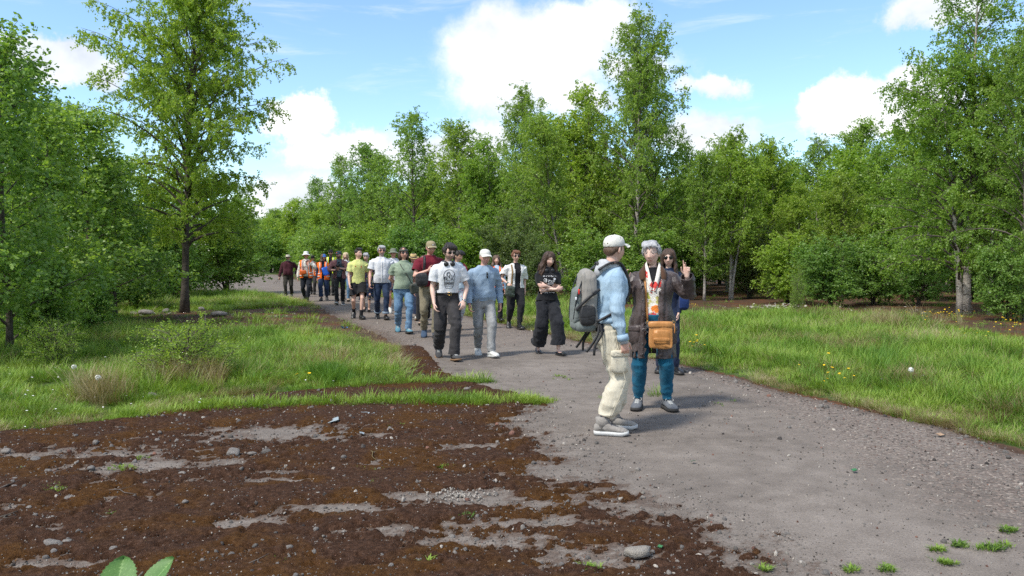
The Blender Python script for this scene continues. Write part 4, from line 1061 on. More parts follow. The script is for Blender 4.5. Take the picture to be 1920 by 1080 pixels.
# ================================================================== PEOPLE
_tmp_scene = bpy.data.scenes.new('mesh_work')
def solid(mb, voxel, smooth=2, ratio=1.0, name='body', M=None):
    """unite overlapping closed shapes into one continuous surface"""
    me = mb.mesh(name) if isinstance(mb, MB) else mb
    o = bpy.data.objects.new('work', me); _tmp_scene.collection.objects.link(o)
    r = o.modifiers.new('r', 'REMESH'); r.mode = 'VOXEL'; r.voxel_size = voxel; r.use_smooth_shade = True
    if smooth:
        s = o.modifiers.new('s', 'SMOOTH'); s.factor = 0.5; s.iterations = smooth
    if ratio < 1:
        d = o.modifiers.new('d', 'DECIMATE'); d.ratio = ratio
    vl = _tmp_scene.view_layers[0]; vl.update()
    m2 = bpy.data.meshes.new_from_object(o.evaluated_get(vl.depsgraph))
    bpy.data.objects.remove(o); bpy.data.meshes.remove(me)
    m2.name = name; m2.materials.clear()
    m2.polygons.foreach_set('use_smooth', np.ones(len(m2.polygons), bool))
    if M is not None: m2.transform(Matrix(M)); m2.update()
    return m2
def trim(me, cuts):
    """cut garment ends clean and leave them open: (mask function, plane point, outward normal)"""
    import bmesh as _b
    bm = _b.new(); bm.from_mesh(me)
    for mask, co, no in cuts:
        bm.faces.ensure_lookup_table()
        C = np.array([f.calc_center_median()[:] for f in bm.faces]); m = mask(C)
        fs = [bm.faces[i] for i in np.nonzero(m)[0]]
        if not fs: continue
        g = set(fs)
        for f in fs: g.update(f.edges); g.update(f.verts)
        _b.ops.bisect_plane(bm, geom=list(g), plane_co=Vector(co), plane_no=Vector(no), clear_outer=True)
    bm.to_mesh(me); bm.free(); me.update()
    me.polygons.foreach_set('use_smooth', np.ones(len(me.polygons), bool))
    return me
def segdist(C, pts):
    d = np.full(len(C), 9.)
    for a, b in zip(pts[:-1], pts[1:]):
        ab = b - a; t = np.clip(((C - a) @ ab) / (ab @ ab), 0, 1); d = np.minimum(d, np.linalg.norm(C - a - t[:, None] * ab, axis=1))
    return d
def get_v(me):
    V = np.empty(len(me.vertices) * 3, np.float32); me.vertices.foreach_get('co', V)
    N = np.empty(len(me.vertices) * 3, np.float32); me.vertex_normals.foreach_get('vector', N)
    return V.reshape(-1, 3).astype(float), N.reshape(-1, 3).astype(float)
def set_v(me, V):
    me.vertices.foreach_set('co', V.astype(np.float32).ravel()); me.update()

# ---- materials for people
def m_skin(t, bs):
    at = t.new('ShaderNodeAttribute', attribute_name='col')
    n = t.noise(t.obj, 22, 4, .6); n2 = t.noise(t.obj, 160, 2, .6)
    c = t.mix(0.55, at.outputs['Color'], t.ramp(n, [(0.3, (0.86, 0.78, 0.76)), (0.7, (1.1, 1.1, 1.1))]), 'MULTIPLY')
    t.put(bs.inputs['Base Color'], c); bs.inputs['Roughness'].default_value = .5; bs.inputs['Specular IOR Level'].default_value = .35
    t.put(bs.inputs['Normal'], t.bump(n2, .15, .002))
M_SKIN = material('skin', m_skin)
def cloth(name, c, c2=None, weave=350, rough=.9, fold=1.0, vary=.22, scale=9, spec=.2, sheen=0.1):
    c2 = c2 or c
    def f(t, bs):
        n = t.noise(t.obj, scale, 5, .6); n2 = t.noise(t.obj, weave, 2, .6); n3 = t.noise(t.scalev(t.obj, (1, 1, .45)), 15, 2, .5, 1.5)
        k = t.mix(t.maprange(n, .38, .62), c, c2)
        k = t.mix(1.0, k, t.ramp(n2, [(0.3, (1 - vary * .35,) * 3), (0.7, (1 + vary * .35,) * 3)]), 'MULTIPLY')
        t.put(bs.inputs['Base Color'], k); bs.inputs['Roughness'].default_value = rough; bs.inputs['Specular IOR Level'].default_value = spec
        bs.inputs['Sheen Weight'].default_value = sheen
        cr = t.math('ABSOLUTE', t.math('SUBTRACT', t.noise(t.scalev(t.obj, (1, 1, .6)), 6, 2, .5, 1.6), .5))
        cr = t.math('MULTIPLY', t.maprange(cr, 0.0, .10), -.40 * fold)
        t.put(bs.inputs['Normal'], t.bump(t.math('SUBTRACT', t.math('MULTIPLY', n3, .6 * fold), cr), .45, .010))
    return material(name, f)
def printed(name, ground, cols, scale, thr, weave=300, stretch=(1, 1, 1), wob=.12):
    """printed cloth: irregular flat patches of colour on a ground"""
    def f(t, bs):
        v0 = t.scalev(t.obj, stretch)
        w_ = t.vmath('MULTIPLY', t.vmath('SUBTRACT', t.noise(t.obj, scale * 1.1, 3, .6, 0, 'Color'), (.5, .5, .5)), (wob,) * 3)
        v_ = t.vmath('ADD', v0, w_)
        d = t.voro(v_, scale, 'F1', 'Distance'); c = t.voro(v_, scale, 'F1', 'Color')
        s = t.new('ShaderNodeSeparateColor'); t.l.new(c, s.inputs[0])
        k = t.ramp(s.outputs[0], [(i / len(cols), q) for i, q in enumerate(cols)], 'CONSTANT')
        k = t.mix(t.math('LESS_THAN', d, thr), ground, k)
        n2 = t.noise(t.obj, weave, 2, .6); n3 = t.noise(t.obj, 15, 4, .55, 1.2)
        t.put(bs.inputs['Base Color'], t.mix(1.0, k, t.ramp(n2, [(0.3, (.85,) * 3), (0.7, (1.12,) * 3)]), 'MULTIPLY')); bs.inputs['Roughness'].default_value = .85
        t.put(bs.inputs['Normal'], t.bump(n3, .5, .03))
    return material(name, f)
def hairm(name, c0, c1):
    def f(t, bs):
        n = t.noise(t.scalev(t.obj, (90, 90, 9)), 1.0, 4, .65); n2 = t.noise(t.obj, 14, 3, .6)
        t.put(bs.inputs['Base Color'], t.ramp(t.math('ADD', t.math('MULTIPLY', n, .65), t.math('MULTIPLY', n2, .35)), [(0.3, c0), (0.7, c1)]))
        bs.inputs['Roughness'].default_value = .45; bs.inputs['Specular IOR Level'].default_value = .4
        t.put(bs.inputs['Normal'], t.bump(n, .9, .012))
    return material(name, f)
H_GREY = hairm('grey_hair', (0.16, 0.16, 0.17), (0.58, 0.58, 0.59)); H_BLACK = hairm('black_hair', (0.008, 0.006, 0.005), (0.045, 0.034, 0.028)); H_BROWN = hairm('brown_hair', (0.020, 0.011, 0.007), (0.095, 0.050, 0.030))
H_RED = hairm('red_brown_hair', (0.08, 0.030, 0.012), (0.25, 0.10, 0.045)); H_BLOND = hairm('blonde_hair', (0.36, 0.26, 0.13), (0.66, 0.55, 0.36)); H_MID = hairm('mid_brown_hair', (0.045, 0.026, 0.016), (0.15, 0.09, 0.055))
M_LENS = plain('dark_lens', (0.006, 0.006, 0.007), .12, .6); M_STEEL = plain('steel', (0.45, 0.44, 0.42), .3, .5, 1.0); M_BRASS = plain('brass', (0.55, 0.36, 0.12), .3, .5, 1.0)
M_EYEW = plain('eye_white', (0.62, 0.58, 0.55), .25, .5); M_IRIS = plain('iris', (0.035, 0.03, 0.03), .2, .5)
M_SOLE_W = plain('white_sole', (0.55, 0.55, 0.53), .7); M_SOLE_D = plain('dark_sole', (0.035, 0.033, 0.031), .8); M_SOLE_G = plain('gum_sole', (0.25, 0.15, 0.08), .8); M_LACE = plain('shoe_lace', (0.08, 0.085, 0.10), .9)
M_LACE_W = plain('pale_lace', (0.55, 0.55, 0.52), .9)
SKIN = dict(fair=(0.62, 0.40, 0.31), ruddy=(0.60, 0.345, 0.265), pale=(0.68, 0.47, 0.38), tan=(0.46, 0.28, 0.20))

def lathe(prof, ax=1.0, ay=1.0, n=32, wav=None):
    prof = np.asarray(prof, float); k = len(prof); a = np.arange(n) * 2 * math.pi / n
    V = np.stack([np.outer(prof[:, 0], np.cos(a)) * ax, np.outer(prof[:, 0], np.sin(a)) * ay, np.repeat(prof[:, 1][:, None], n, 1)], -1)
    if wav is not None: V[..., 2] += np.array([[wav(r_, q) for q in a] for r_ in prof[:, 0]])
    i, j = np.meshgrid(np.arange(k - 1), np.arange(n), indexing='ij'); j2 = (j + 1) % n
    return V.reshape(-1, 3), np.stack([i * n + j, i * n + j2, (i + 1) * n + j2, (i + 1) * n + j], -1).reshape(-1, 4), None

def loft(rings):
    """rings (k,n,3) -> closed quads plus end fans"""
    rings = np.asarray(rings); k, n, _ = rings.shape
    V = np.concatenate([rings.reshape(-1, 3), rings[0].mean(0)[None], rings[-1].mean(0)[None]])
    i, j = np.meshgrid(np.arange(k - 1), np.arange(n), indexing='ij'); j2 = (j + 1) % n
    Q = np.stack([i * n + j, i * n + j2, (i + 1) * n + j2, (i + 1) * n + j], -1).reshape(-1, 4)
    jj = np.arange(n); j2 = (jj + 1) % n
    T = np.concatenate([np.stack([np.full(n, k * n), j2, jj], 1), np.stack([np.full(n, k * n + 1), (k - 1) * n + jj, (k - 1) * n + j2], 1)])
    return V, Q, T

def ribbon(pts, nrm, w, t):
    pts = np.asarray(pts, float); nrm = np.asarray(nrm, float); k = len(pts)
    w = np.broadcast_to(w, (k,)); tan = np.gradient(pts, axis=0)
    rings = []
    for i in range(k):
        n = unit(nrm[i]); s = unit(np.cross(tan[i], n)); n = unit(np.cross(s, tan[i]))
        rings.append([pts[i] - s * w[i] / 2 - n * t / 2, pts[i] + s * w[i] / 2 - n * t / 2, pts[i] + s * w[i] / 2 + n * t / 2, pts[i] - s * w[i] / 2 + n * t / 2])
    return loft(rings)

def box(c, h, M=None, bev=0.25):
    """box with rounded-off corners"""
    V, Q, T = ellipsoid((0, 0, 0), (1, 1, 1), 16, 10)
    m = np.max(np.abs(V), axis=1, keepdims=True); V = V * (1 - bev) / m + V * bev
    V = V * np.asarray(h)
    if M is not None: V = V @ np.asarray(M)[:3, :3].T
    return V + np.asarray(c), Q, T

def ik(a, b, l1, l2, pole):
    a = np.asarray(a, float); b = np.asarray(b, float); d = b - a; L = np.linalg.norm(d)
    mx = (l1 + l2) * .998
    if L > mx: b = a + d / L * mx; d = b - a; L = mx
    ca = (l1 * l1 + L * L - l2 * l2) / (2 * l1 * L); ca = max(-1, min(1, ca)); u = d / L
    p = np.asarray(pole, float); p = unit(p - u * np.dot(p, u))
    return a + u * l1 * ca + p * l1 * math.sqrt(1 - ca * ca), b

def rotm(rx=0, ry=0, rz=0):
    return np.array(Matrix.Rotation(R(rz), 3, 'Z') @ Matrix.Rotation(R(rx), 3, 'X') @ Matrix.Rotation(R(ry), 3, 'Y'))

LV_M = [(.80, .150, .100, 0), (.86, .168, .112, .005), (.93, .168, .116, .005), (1.0, .156, .110, 0), (1.08, .150, .108, -.005), (1.18, .158, .115, -.005), (1.28, .170, .122, 0), (1.36, .172, .114, .005), (1.42, .150, .092, .012), (1.462, .098, .070, .014), (1.50, .060, .060, .010)]
LV_F = [(.80, .150, .105, 0), (.86, .172, .122, .008), (.93, .172, .124, .008), (1.0, .152, .110, 0), (1.08, .134, .100, -.004), (1.18, .140, .108, -.012), (1.26, .150, .122, -.020), (1.34, .152, .108, -.005), (1.41, .130, .085, .010), (1.455, .085, .064, .014), (1.50, .052, .052, .010)]

class Person:
    def __init__(self, label, foot, H, yaw, sex='m', wide=1.0, belly=0.0, lean=.03, twist=0, side=0, head=(0, 0), skin='fair', lod=1, arms=None, feet=None, group=None, headroll=0, **kw):
        drop = kw.get('drop', 0); self.sex = sex; self.lod = lod; self.vb = (.0050, .0085, .012)[lod]; self.vc = (.0070, .0105, .014)[lod]
        self.e = empty('person', (foot[0], foot[1], max(0.012, float(hard_z(foot[0], foot[1])[0])) if psd(HARD, np.array([foot[0]]), np.array([foot[1]]))[0] < .05 else float(surf_z(foot[0], foot[1])[0])), R(yaw), label, 'person', group)
        s = H / 1.755; self.s = s; self.e.location.z -= drop * s; self.e.scale = (s, s, s)
        self.lv = [list(q) for q in (LV_M if sex == 'm' else LV_F)]
        for q in self.lv:
            f = wide if q[0] < 1.44 else 1 + (wide - 1) * .3
            q[1] *= f; q[2] *= f
            b = belly * math.exp(-((q[0] - 1.04) / .13) ** 2); q[2] += b; q[3] -= b * .8
        self.lean, self.twist, self.side = lean, R(twist), side
        self.am = (1.0 if sex == 'm' else .84) * (1 + (wide - 1) * .6)
        sw = (.178 if sex == 'm' else .152) * (1 + (wide - 1) * .75)
        self.sh = {k: self.T((sg * sw, .012, 1.380)) for k, sg in (('l', 1), ('r', -1))}
        arms = arms or {}; feet = feet or {}
        self.el, self.wr, self.hd = {}, {}, {}
        for k, sg in (('l', 1), ('r', -1)):
            a = dict(to=None, pole=(sg * .5, 1, 0), d=None, palm=None, thumb=None, curl=(25, 30, 34, 38), swing=0, out=.07)
            a.update(arms.get(k, {}))
            if a['to'] is None:
                S = self.sh[k]; a['to'] = S + np.array([sg * a['out'], -.03 - a['swing'], -.535 + abs(a['swing']) * .25])
            E, W = ik(self.sh[k], a['to'], .288, .262, a['pole']); self.el[k], self.wr[k] = E, W
            if a['d'] is None: a['d'] = unit(unit(W - E) + np.array([0, -.12, -.15]))
            if a['palm'] is None: a['palm'] = np.array([-sg, .15, 0.])
            if a['thumb'] is None: a['thumb'] = np.array([0, -1, 0.])
            self.hd[k] = a
        self.hip, self.kn, self.an, self.ft = {}, {}, {}, {}
        for k, sg in (('l', 1), ('r', -1)):
            f = feet.get(k, (sg * .10, 0, 0, sg * 8, 0))
            self.hip[k] = np.array([sg * .088 * (1 + (wide - 1) * .7), 0, .90])
            A = np.array([f[0], f[1], .088 + f[2] + drop])
            K, A = ik(self.hip[k], A, .425, .425, (sg * .12, -1, 0)); self.kn[k], self.an[k] = K, A; self.ft[k] = f
        self.dropz = 0
        nb = self.T((0, .012, 1.50)); self.neck = nb
        Rm = np.array(Matrix.Rotation(R(head[0]), 3, 'Z') @ Matrix.Rotation(R(head[1]), 3, 'X') @ Matrix.Rotation(R(headroll), 3, 'Y'))
        self.HS = 1.035; self.HM = np.eye(4); self.HM[:3, :3] = Rm * self.HS; self.HM[:3, 3] = nb + Rm @ np.array([0, -.022, .128])
        self.skin = SKIN[skin]; self.bv = []
        self.make_body(kw.get('brow', (0.05, 0.035, 0.025)), kw.get('beard'), kw.get('eyes', False), kw.get('face', 1.0))
    def T(self, p):
        p = np.asarray(p, float); one = p.ndim == 1; p = np.atleast_2d(p).copy()
        t = np.clip((p[:, 2] - .95) / .5, 0, 1.3); a = self.twist * np.clip(t, 0, 1)
        x = p[:, 0] * np.cos(a) - p[:, 1] * np.sin(a); y = p[:, 0] * np.sin(a) + p[:, 1] * np.cos(a)
        p[:, 0] = x + self.side * t; p[:, 1] = y - self.lean * t ** 1.3 * 1.6
        return p[0] if one else p
    def pieces(self, name, b, mat, parent=None, smooth=True):
        """each shape that was added becomes a part of its own"""
        off = 0; out = []
        for i, v in enumerate(b.V):
            m = MB(); nv = len(v)
            m.add(v, b.log[i][0], b.log[i][1]); out.append(self.part(name, m.mesh(name, smooth), mat, parent))
        return out
    def part(self, name, me, mat, parent=None, label=None):
        o = link(name, me, mat, parent or self.e)
        if label: o['label'] = label
        return o
    def torso(self, mb, z0, z1, ex, ey=None, n=32, extra=None, m=22):
        """horizontal rings of the trunk between two heights, widened by ex, ey"""
        ey = ex if ey is None else ey
        L = np.array(self.lv); zs = np.linspace(z0, z1, m); rings = []
        a = np.arange(n) * 2 * math.pi / n; ca, sa = np.cos(a), np.sin(a)
        for z in zs:
            rx, ry, cy = [np.interp(z, L[:, 0], L[:, i]) for i in (1, 2, 3)]
            dx, dy, dc = (extra(z) if extra else (0, 0, 0))
            q = 2 / 2.35
            P = np.stack([np.sign(ca) * np.abs(ca) ** q * (rx + ex + dx), cy + dc + np.sign(sa) * np.abs(sa) ** q * (ry + ey + dy), np.full(n, z)], 1)
            rings.append(self.T(P))
        mb.add(*loft(rings))
    def armpath(self, k, u0, u1, m=10):
        """points along shoulder-elbow-wrist, u in 0..2"""
        u = np.linspace(u0, u1, m); S, E, W = self.sh[k], self.el[k], self.wr[k]
        P = np.where(u[:, None] < 1, S + (E - S) * u[:, None], E + (W - E) * (u[:, None] - 1))
        return P, u
    def legpath(self, k, u0, u1, m=12):
        u = np.linspace(u0, u1, m); S, E, W = self.hip[k], self.kn[k], self.an[k]
        return np.where(u[:, None] < 1, S + (E - S) * u[:, None], E + (W - E) * (u[:, None] - 1)), u
    def make_body(self, brow, beard, eyes, face):
        mb = MB(); am = self.am; f = self.sex == 'f'
        self.torso(mb, .80, 1.50, -.014, m=18, n=24)
        nk = .052 if not f else .044
        hc = self.HM[:3, 3]; Rs = self.HM[:3, :3]; Rm = Rs / self.HS
        mb.add(*tube(catmull([self.T((0, .015, 1.42)), self.neck, hc + Rm @ np.array([0, .018, -.05]), hc + Rm @ np.array([0, .02, 0])], 9), np.interp(np.linspace(0, 1, 9), [0, .35, 1], [nk * 1.5, nk, nk]), 16))
        # head
        V, Q, T = ellipsoid((0, 0, 0), (1, 1, 1), 44, 36)
        x, y, z = V.T; t = np.clip(-z, 0, 1); X_ = .0735 * x * (1 - .30 * t ** 1.6); Z_ = .118 * z
        Y_ = .095 * y * np.where(y > 0, 1 - .45 * t, 1 - .08 * t); fr = sst(-y, .25, .7)
        if f: X_ *= .96
        ax = np.abs(X_); g = lambda cx, cz, sx, sz: np.exp(-((ax - cx) / sx) ** 2 - ((Z_ - cz) / sz) ** 2)
        nz = np.where(Z_ > -.030, np.clip((.030 - Z_) / .060, 0, 1), np.clip(1 - (-.030 - Z_) / .012, 0, 1))
        Y_ = Y_ - fr * face * (.024 * nz * np.exp(-(X_ / .0115) ** 2) + .009 * g(.010, -.031, .009, .008) - .010 * g(.031, .010, .016, .012) + .0045 * g(.026, .034, .028, .009) + .005 * g(.044, -.026, .02, .02)
                              + .006 * g(0, -.058, .018, .0055) - .003 * g(0, -.0655, .022, .003) + .006 * g(0, -.074, .016, .006) + .007 * g(0, -.103, .02, .014))
        Vh = np.stack([X_, Y_, Z_], 1) @ Rs.T + hc
        mb.add(Vh, Q, T)
        for sg in (-1, 1):
            mb.add(*ellipsoid(hc + Rs @ np.array([sg * .075, .012, -.004]), (.011, .019, .033), 10, 8, Rm @ rotm(10, 0, sg * -18)))
        for k, sg in (('l', 1), ('r', -1)):
            P, u = self.armpath(k, 0, 2, 15)
            r = np.interp(u, [0, .25, .6, .95, 1.1, 1.3, 1.7, 2], [.050, .047, .042, .036, .038, .039, .029, .0245]) * am
            mb.add(*tube(P, r, 14))
            mb.add(*ellipsoid(self.sh[k], (.056 * am,) * 3)); mb.add(*ellipsoid(self.el[k], (.037 * am,) * 3))
            self.hand(mb, k)
            P, u = self.legpath(k, 0, 2, 15)
            r = np.interp(u, [0, .3, .7, 1, 1.3, 1.6, 2], [.078, .076, .060, .050, .053, .043, .034]) * (1 + (am - 1) * .5)
            mb.add(*tube(P, r, 14)); mb.add(*ellipsoid(self.kn[k], (.051,) * 3))
            A, Fm = self.footframe(k)
            mb.add(*tube([A + Fm @ np.array([0, .02, 0]), A + Fm @ np.array([0, -.06, -.045]), A + Fm @ np.array([0, -.13, -.062])], [(.030, .035), (.034, .022), (.028, .014)], 12, side=Fm[:, 0]))
        me = solid(mb, self.vb, 1, (.22, .25, .36)[self.lod], 'body')
        V, N = get_v(me); loc = (V - hc) @ Rm / self.HS
        c = np.tile(np.array(self.skin), (len(V), 1)); hx, hy, hz_ = loc.T; ahx = np.abs(hx); front = (hy < -.03)
        def paint(mask, colr): c[:] = c * (1 - mask[:, None]) + np.array(colr) * mask[:, None]
        gs = lambda cx, cz, sx, sz: np.exp(-((ahx - cx) / sx) ** 2 - ((hz_ - cz) / sz) ** 2) * front
        paint(.45 * gs(.042, -.028, .022, .02), np.array(self.skin) * np.array([1.0, .68, .66]))
        paint(.35 * gs(0, -.022, .014, .016), np.array(self.skin) * np.array([1.0, .70, .66]))
        paint(np.clip(1.2 * gs(0, -.0655, .021, .011), 0, .8), np.array(self.skin) * np.array([.78, .42, .42]))
        paint(np.clip(1.5 * gs(.031, .034, .017, .0055), 0, .85), brow)
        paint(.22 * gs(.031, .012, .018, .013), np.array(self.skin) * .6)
        if beard:
            colr, amt = beard
            m = sst(-hz_, .015, .045) * (hy < .03) * (np.linalg.norm(loc, axis=1) < .16) * (1 - np.clip(1.3 * gs(0, -.066, .018, .008), 0, 1))
            paint(np.clip(m * amt, 0, 1) * sst(-hz_ + .0 * hy, .02, .05), colr)
        # knuckles and ears a little redder
        for k in 'lr':
            d = np.linalg.norm(V - (self.wr[k] + unit(self.hd[k]['d']) * .09), axis=1); paint(.35 * np.exp(-(d / .07) ** 2), np.array(self.skin) * np.array([1.0, .76, .74]))
        at = me.attributes.new('col', 'FLOAT_COLOR', 'POINT'); at.data.foreach_set('color', np.concatenate([c, np.ones((len(c), 1))], 1).astype(np.float32).ravel())
        self.body = self.part('body', me, M_SKIN)
        if eyes:
            for sg in (-1, 1):
                b = MB(); b.add(*ellipsoid((sg * .031, -.0765, .010), (.0125, .009, .0068), 12, 8)); b.xf(self.HM)
                o = self.part('eye', b.mesh('eye'), M_EYEW)
                b = MB(); b.add(*ellipsoid((sg * .031, -.0835, .010), (.0055, .003, .0062), 10, 8)); b.xf(self.HM); self.part('iris', b.mesh('iris'), M_IRIS, o)
    def hand(self, mb, k):
        a = self.hd[k]; sz = 1.0 if self.sex == 'm' else .92
        W = self.wr[k]; d = unit(a['d']); th = np.asarray(a['thumb'], float); th = unit(th - d * np.dot(th, d)); n = np.cross(d, th)
        if np.dot(n, a['palm']) < 0: n = -n
        mb.add(*tube([W - d * .015, W + d * .02 * sz, W + d * .06 * sz, W + d * .095 * sz], np.array([(.025, .019), (.031, .018), (.040, .016), (.039, .013)]) * sz, 14, side=th))
        gap = 1.0 + a.get('spread', 0)
        for i, (off, L) in enumerate(zip((.0295, .0098, -.0098, -.029), (.92, 1.0, .95, .78))):
            p = W + (d * (.088 - .006 * (i == 3)) + th * off) * sz; dd = unit(d + th * off * (1.5 + 6 * a.get('spread', 0))); cu = R(a['curl'][i]); pts = [p - dd * .012, p]
            ax = np.cross(dd, n)
            for sl, m in zip((.040, .028, .022), (1, 1.25, .9)):
                q = cu * m; dd = dd * math.cos(q) + np.cross(ax, dd) * math.sin(q) if np.dot(np.cross(ax, dd), n) > 0 else dd * math.cos(q) - np.cross(ax, dd) * math.sin(q)
                p = p + dd * sl * L * sz; pts.append(p)
            pts = np.array(pts); mb.add(*tube(catmull(pts, 10), np.linspace(.0092, .0070, 10) * sz, 8))
            mb.add(*ellipsoid(pts[-1], (.0072 * sz,) * 3, 8, 6))
        p = W + (d * .022 + th * .026) * sz; d1 = unit(d * .75 + th * .75 + n * .30); d2 = unit(d * 1.0 + th * .25 + n * .30)
        if 'thumbd' in a: d2 = unit(a['thumbd'])
        pts = [p - d1 * .01, p, p + d1 * .038 * sz, p + d1 * .038 * sz + d2 * .032 * sz, p + d1 * .038 * sz + d2 * .055 * sz]
        mb.add(*tube(catmull(pts, 9), np.interp(np.linspace(0, 1, 9), [0, .5, 1], [.015, .0105, .008]) * sz, 8)); mb.add(*ellipsoid(pts[-1], (.008 * sz,) * 3, 8, 6))
    def footframe(self, k):
        f = self.ft[k]; Fm = np.array(Matrix.Rotation(R(f[3]), 3, 'Z') @ Matrix.Rotation(R(f[4]), 3, 'X'))
        return self.an[k], Fm
    # ---- clothing
    def folds(self, me, amp, joints, drape=1.0, seed=0, freq=1.0):
        V, N = get_v(me)
        wv_ = .05 * (np.stack([vnoise(V * 6, 91), vnoise(V * 6, 92), vnoise(V * 6, 93)], 1) - .5); Vw = V + wv_
        a = fbm(Vw * np.array([8, 8, 2.6]) * freq + seed, 2, 5 + seed); b = fbm(Vw * np.array([4, 4, 13]) * freq + 9 + seed, 2, 8 + seed)
        a = (1 - 2 * np.abs(a - .5)) ** 1.6; b = (1 - 2 * np.abs(b - .5)) ** 1.6
        wj = np.zeros(len(V))
        for j, rr in joints: wj = np.maximum(wj, np.exp(-(np.linalg.norm(V - j, axis=1) / rr) ** 2))
        V = V + N * (amp * ((a - .62) * 1.9 * drape * (1 - .6 * wj) + (b - .62) * (.7 + 2.3 * wj)))[:, None]
        set_v(me, V); return me
    def upper(self, name, mat, hem=.90, ease=.016, sleeve='short', sr=1.3, top=1.487, amp=.010, extra=None, cut=None, ey=None, flare=0, neck=0, thick=.005, parent=None, label=None, cuff=None):
        mb = MB(); am = self.am
        ex = extra or (lambda z: (flare * max(0, (1.1 - z)) / .2, flare * max(0, (1.1 - z)) / .2, 0))
        self.torso(mb, hem - .035, top, ease, ey, extra=ex, m=26)
        un = {'short': .66, 'elbow': 1.02, 'long': 1.97, 'rolled': 1.35, 'none': 0, 'cap': .42}[sleeve]
        for k in 'lr':
            mb.add(*tube([self.T((0, .014, 1.448)), self.sh[k] + np.array([0, 0, .004])], [.050, .046 * am + ease * .4], 12))
            mb.add(*ellipsoid(self.sh[k], (.050 * am + ease * .6,) * 3))
            if un:
                P, u = self.armpath(k, 0, un + .10, 15)
                if sleeve in ('long', 'rolled'):
                    r = np.interp(u, [0, .3, .8, 1, 1.3, 1.8, 1.97], [.062, .060, .052, .050, .048, .040, .038]) * am * sr
                    if cuff: r[-2:] = cuff; r[-3] = cuff * 1.12
                else:
                    r = np.interp(u, [0, .3, 1], [.063, .062, .060]) * am * sr
                mb.add(*tube(P, r, 16))
        me = solid(mb, self.vc, 1, (.28, .36, .5)[self.lod], name)
        cuts = []
        armd = lambda C: np.minimum(*[segdist(C, [self.sh[k], self.el[k], self.wr[k], self.wr[k] * 2 - self.el[k]]) for k in 'lr'])
        cuts.append((lambda C: (C[:, 2] < hem + .03) & ((armd(C) > .095) | (un == 0) | (sleeve in ('short', 'cap', 'elbow'))), (0, 0, hem), (0, 0, -1)))
        if un:
            for k in 'lr':
                P, u = self.armpath(k, un, un, 1); c = P[0]; d_ = unit(self.el[k] - self.sh[k]) if un < 1 else unit(self.wr[k] - self.el[k])
                cuts.append(((lambda c, d_: lambda C: (np.linalg.norm(C - c, axis=1) < .13) & ((C - c) @ d_ > -.03) & (segdist(C, [c - d_ * .1, c + d_ * .1]) < .105))(c, d_), c, d_))
        self.folds(me, amp, [(self.el['l'], .13), (self.el['r'], .13), (self.sh['l'] + np.array([0, 0, -.1]), .10), (self.sh['r'] + np.array([0, 0, -.1]), .10), (self.T((0, -.05, 1.02)), .10)], seed=int(self.s * 1000) % 17)
        trim(me, cuts)
        if cut is not None:
            V, N = get_v(me); rem = []
            for p in me.polygons:
                c = V[list(p.vertices)].mean(0)
                if cut(c): rem.append(p.index)
            import bmesh as _b
            bm = _b.new(); bm.from_mesh(me); bm.faces.ensure_lookup_table()
            _b.ops.delete(bm, geom=[bm.faces[i] for i in rem], context='FACES'); bm.to_mesh(me); bm.free()
            V, N = get_v(me); n = len(V)
            # give the opened cloth a thickness
            o = bpy.data.objects.new('work', me); _tmp_scene.collection.objects.link(o)
            sm = o.modifiers.new('s', 'SOLIDIFY'); sm.thickness = thick; sm.offset = -1
            vl = _tmp_scene.view_layers[0]; vl.update(); m2 = bpy.data.meshes.new_from_object(o.evaluated_get(vl.depsgraph)); bpy.data.objects.remove(o); me = m2
            me.polygons.foreach_set('use_smooth', np.ones(len(me.polygons), bool))
        o = self.part(name, me, mat, parent, label)
        self.addbv(me); self.top = o
        return o
    def addbv(self, me):
        V, _ = get_v(me); self.bv.append(BVHTree.FromPolygons([Vector(v) for v in V], [list(p.vertices) for p in me.polygons]))
    def collar(self, mat, parent, z=1.468, r=(.078, .070), w=.026, gap=35, name='collar', t=.007, tilt=.012):
        a = np.radians(np.linspace(-90 + gap, 270 - gap, 22)); P = []; N = []
        f = .9 if self.sex == 'f' else 1
        for q in a:
            frn = max(0, -math.sin(q)); P.append((math.cos(q) * r[0] * f, .014 + math.sin(q) * r[1] * f - .018 * frn, z - .030 * frn)); N.append((math.cos(q), math.sin(q), .35))
        P = self.T(np.array(P)); b = MB(); b.add(*ribbon(P, N, w, t)); return self.part(name, b.mesh(name), mat, parent)
    def lower(self, name, mat, style='straight', waist=1.03, amp=.010, ease=.010, hemu=1.97, wide=1.0, label=None):
        mb = MB(); sf = {'slim': [.098, .092, .074, .066, .066, .058, .054], 'straight': [.102, .096, .084, .072, .071, .067, .066], 'wide': [.104, .106, .104, .103, .108, .113, .118], 'baggy': [.104, .104, .096, .088, .088, .085, .082],
                         'cargo': [.104, .106, .102, .094, .096, .092, .066], 'shorts': [.106, .112, .115, .112, .1, .1, .1], 'taper': [.106, .106, .098, .086, .080, .066, .056]}[style]
        if style == 'shorts': hemu = .74
        self.torso(mb, .80, waist, ease, m=14)
        for k in 'lr':
            P, u = self.legpath(k, -.02, hemu + .07, 20)
            r = np.interp(u, [0, .3, .7, 1, 1.3, 1.65, 2], sf) * wide
            if style == 'cargo': r[-1] = .058; r[-2] = .058; r[-3] = .070; r[-4] = .092
            if style != 'shorts': r = r * (1 + .03 * np.sin(u * 26 + (k == 'l')) * sst(u, 1.2, 1.8))
            mb.add(*tube(P, np.stack([r * .96, r * 1.04], 1), 18, side=(1, 0, 0)))
        me = solid(mb, self.vc, 1, (.28, .36, .5)[self.lod], name)
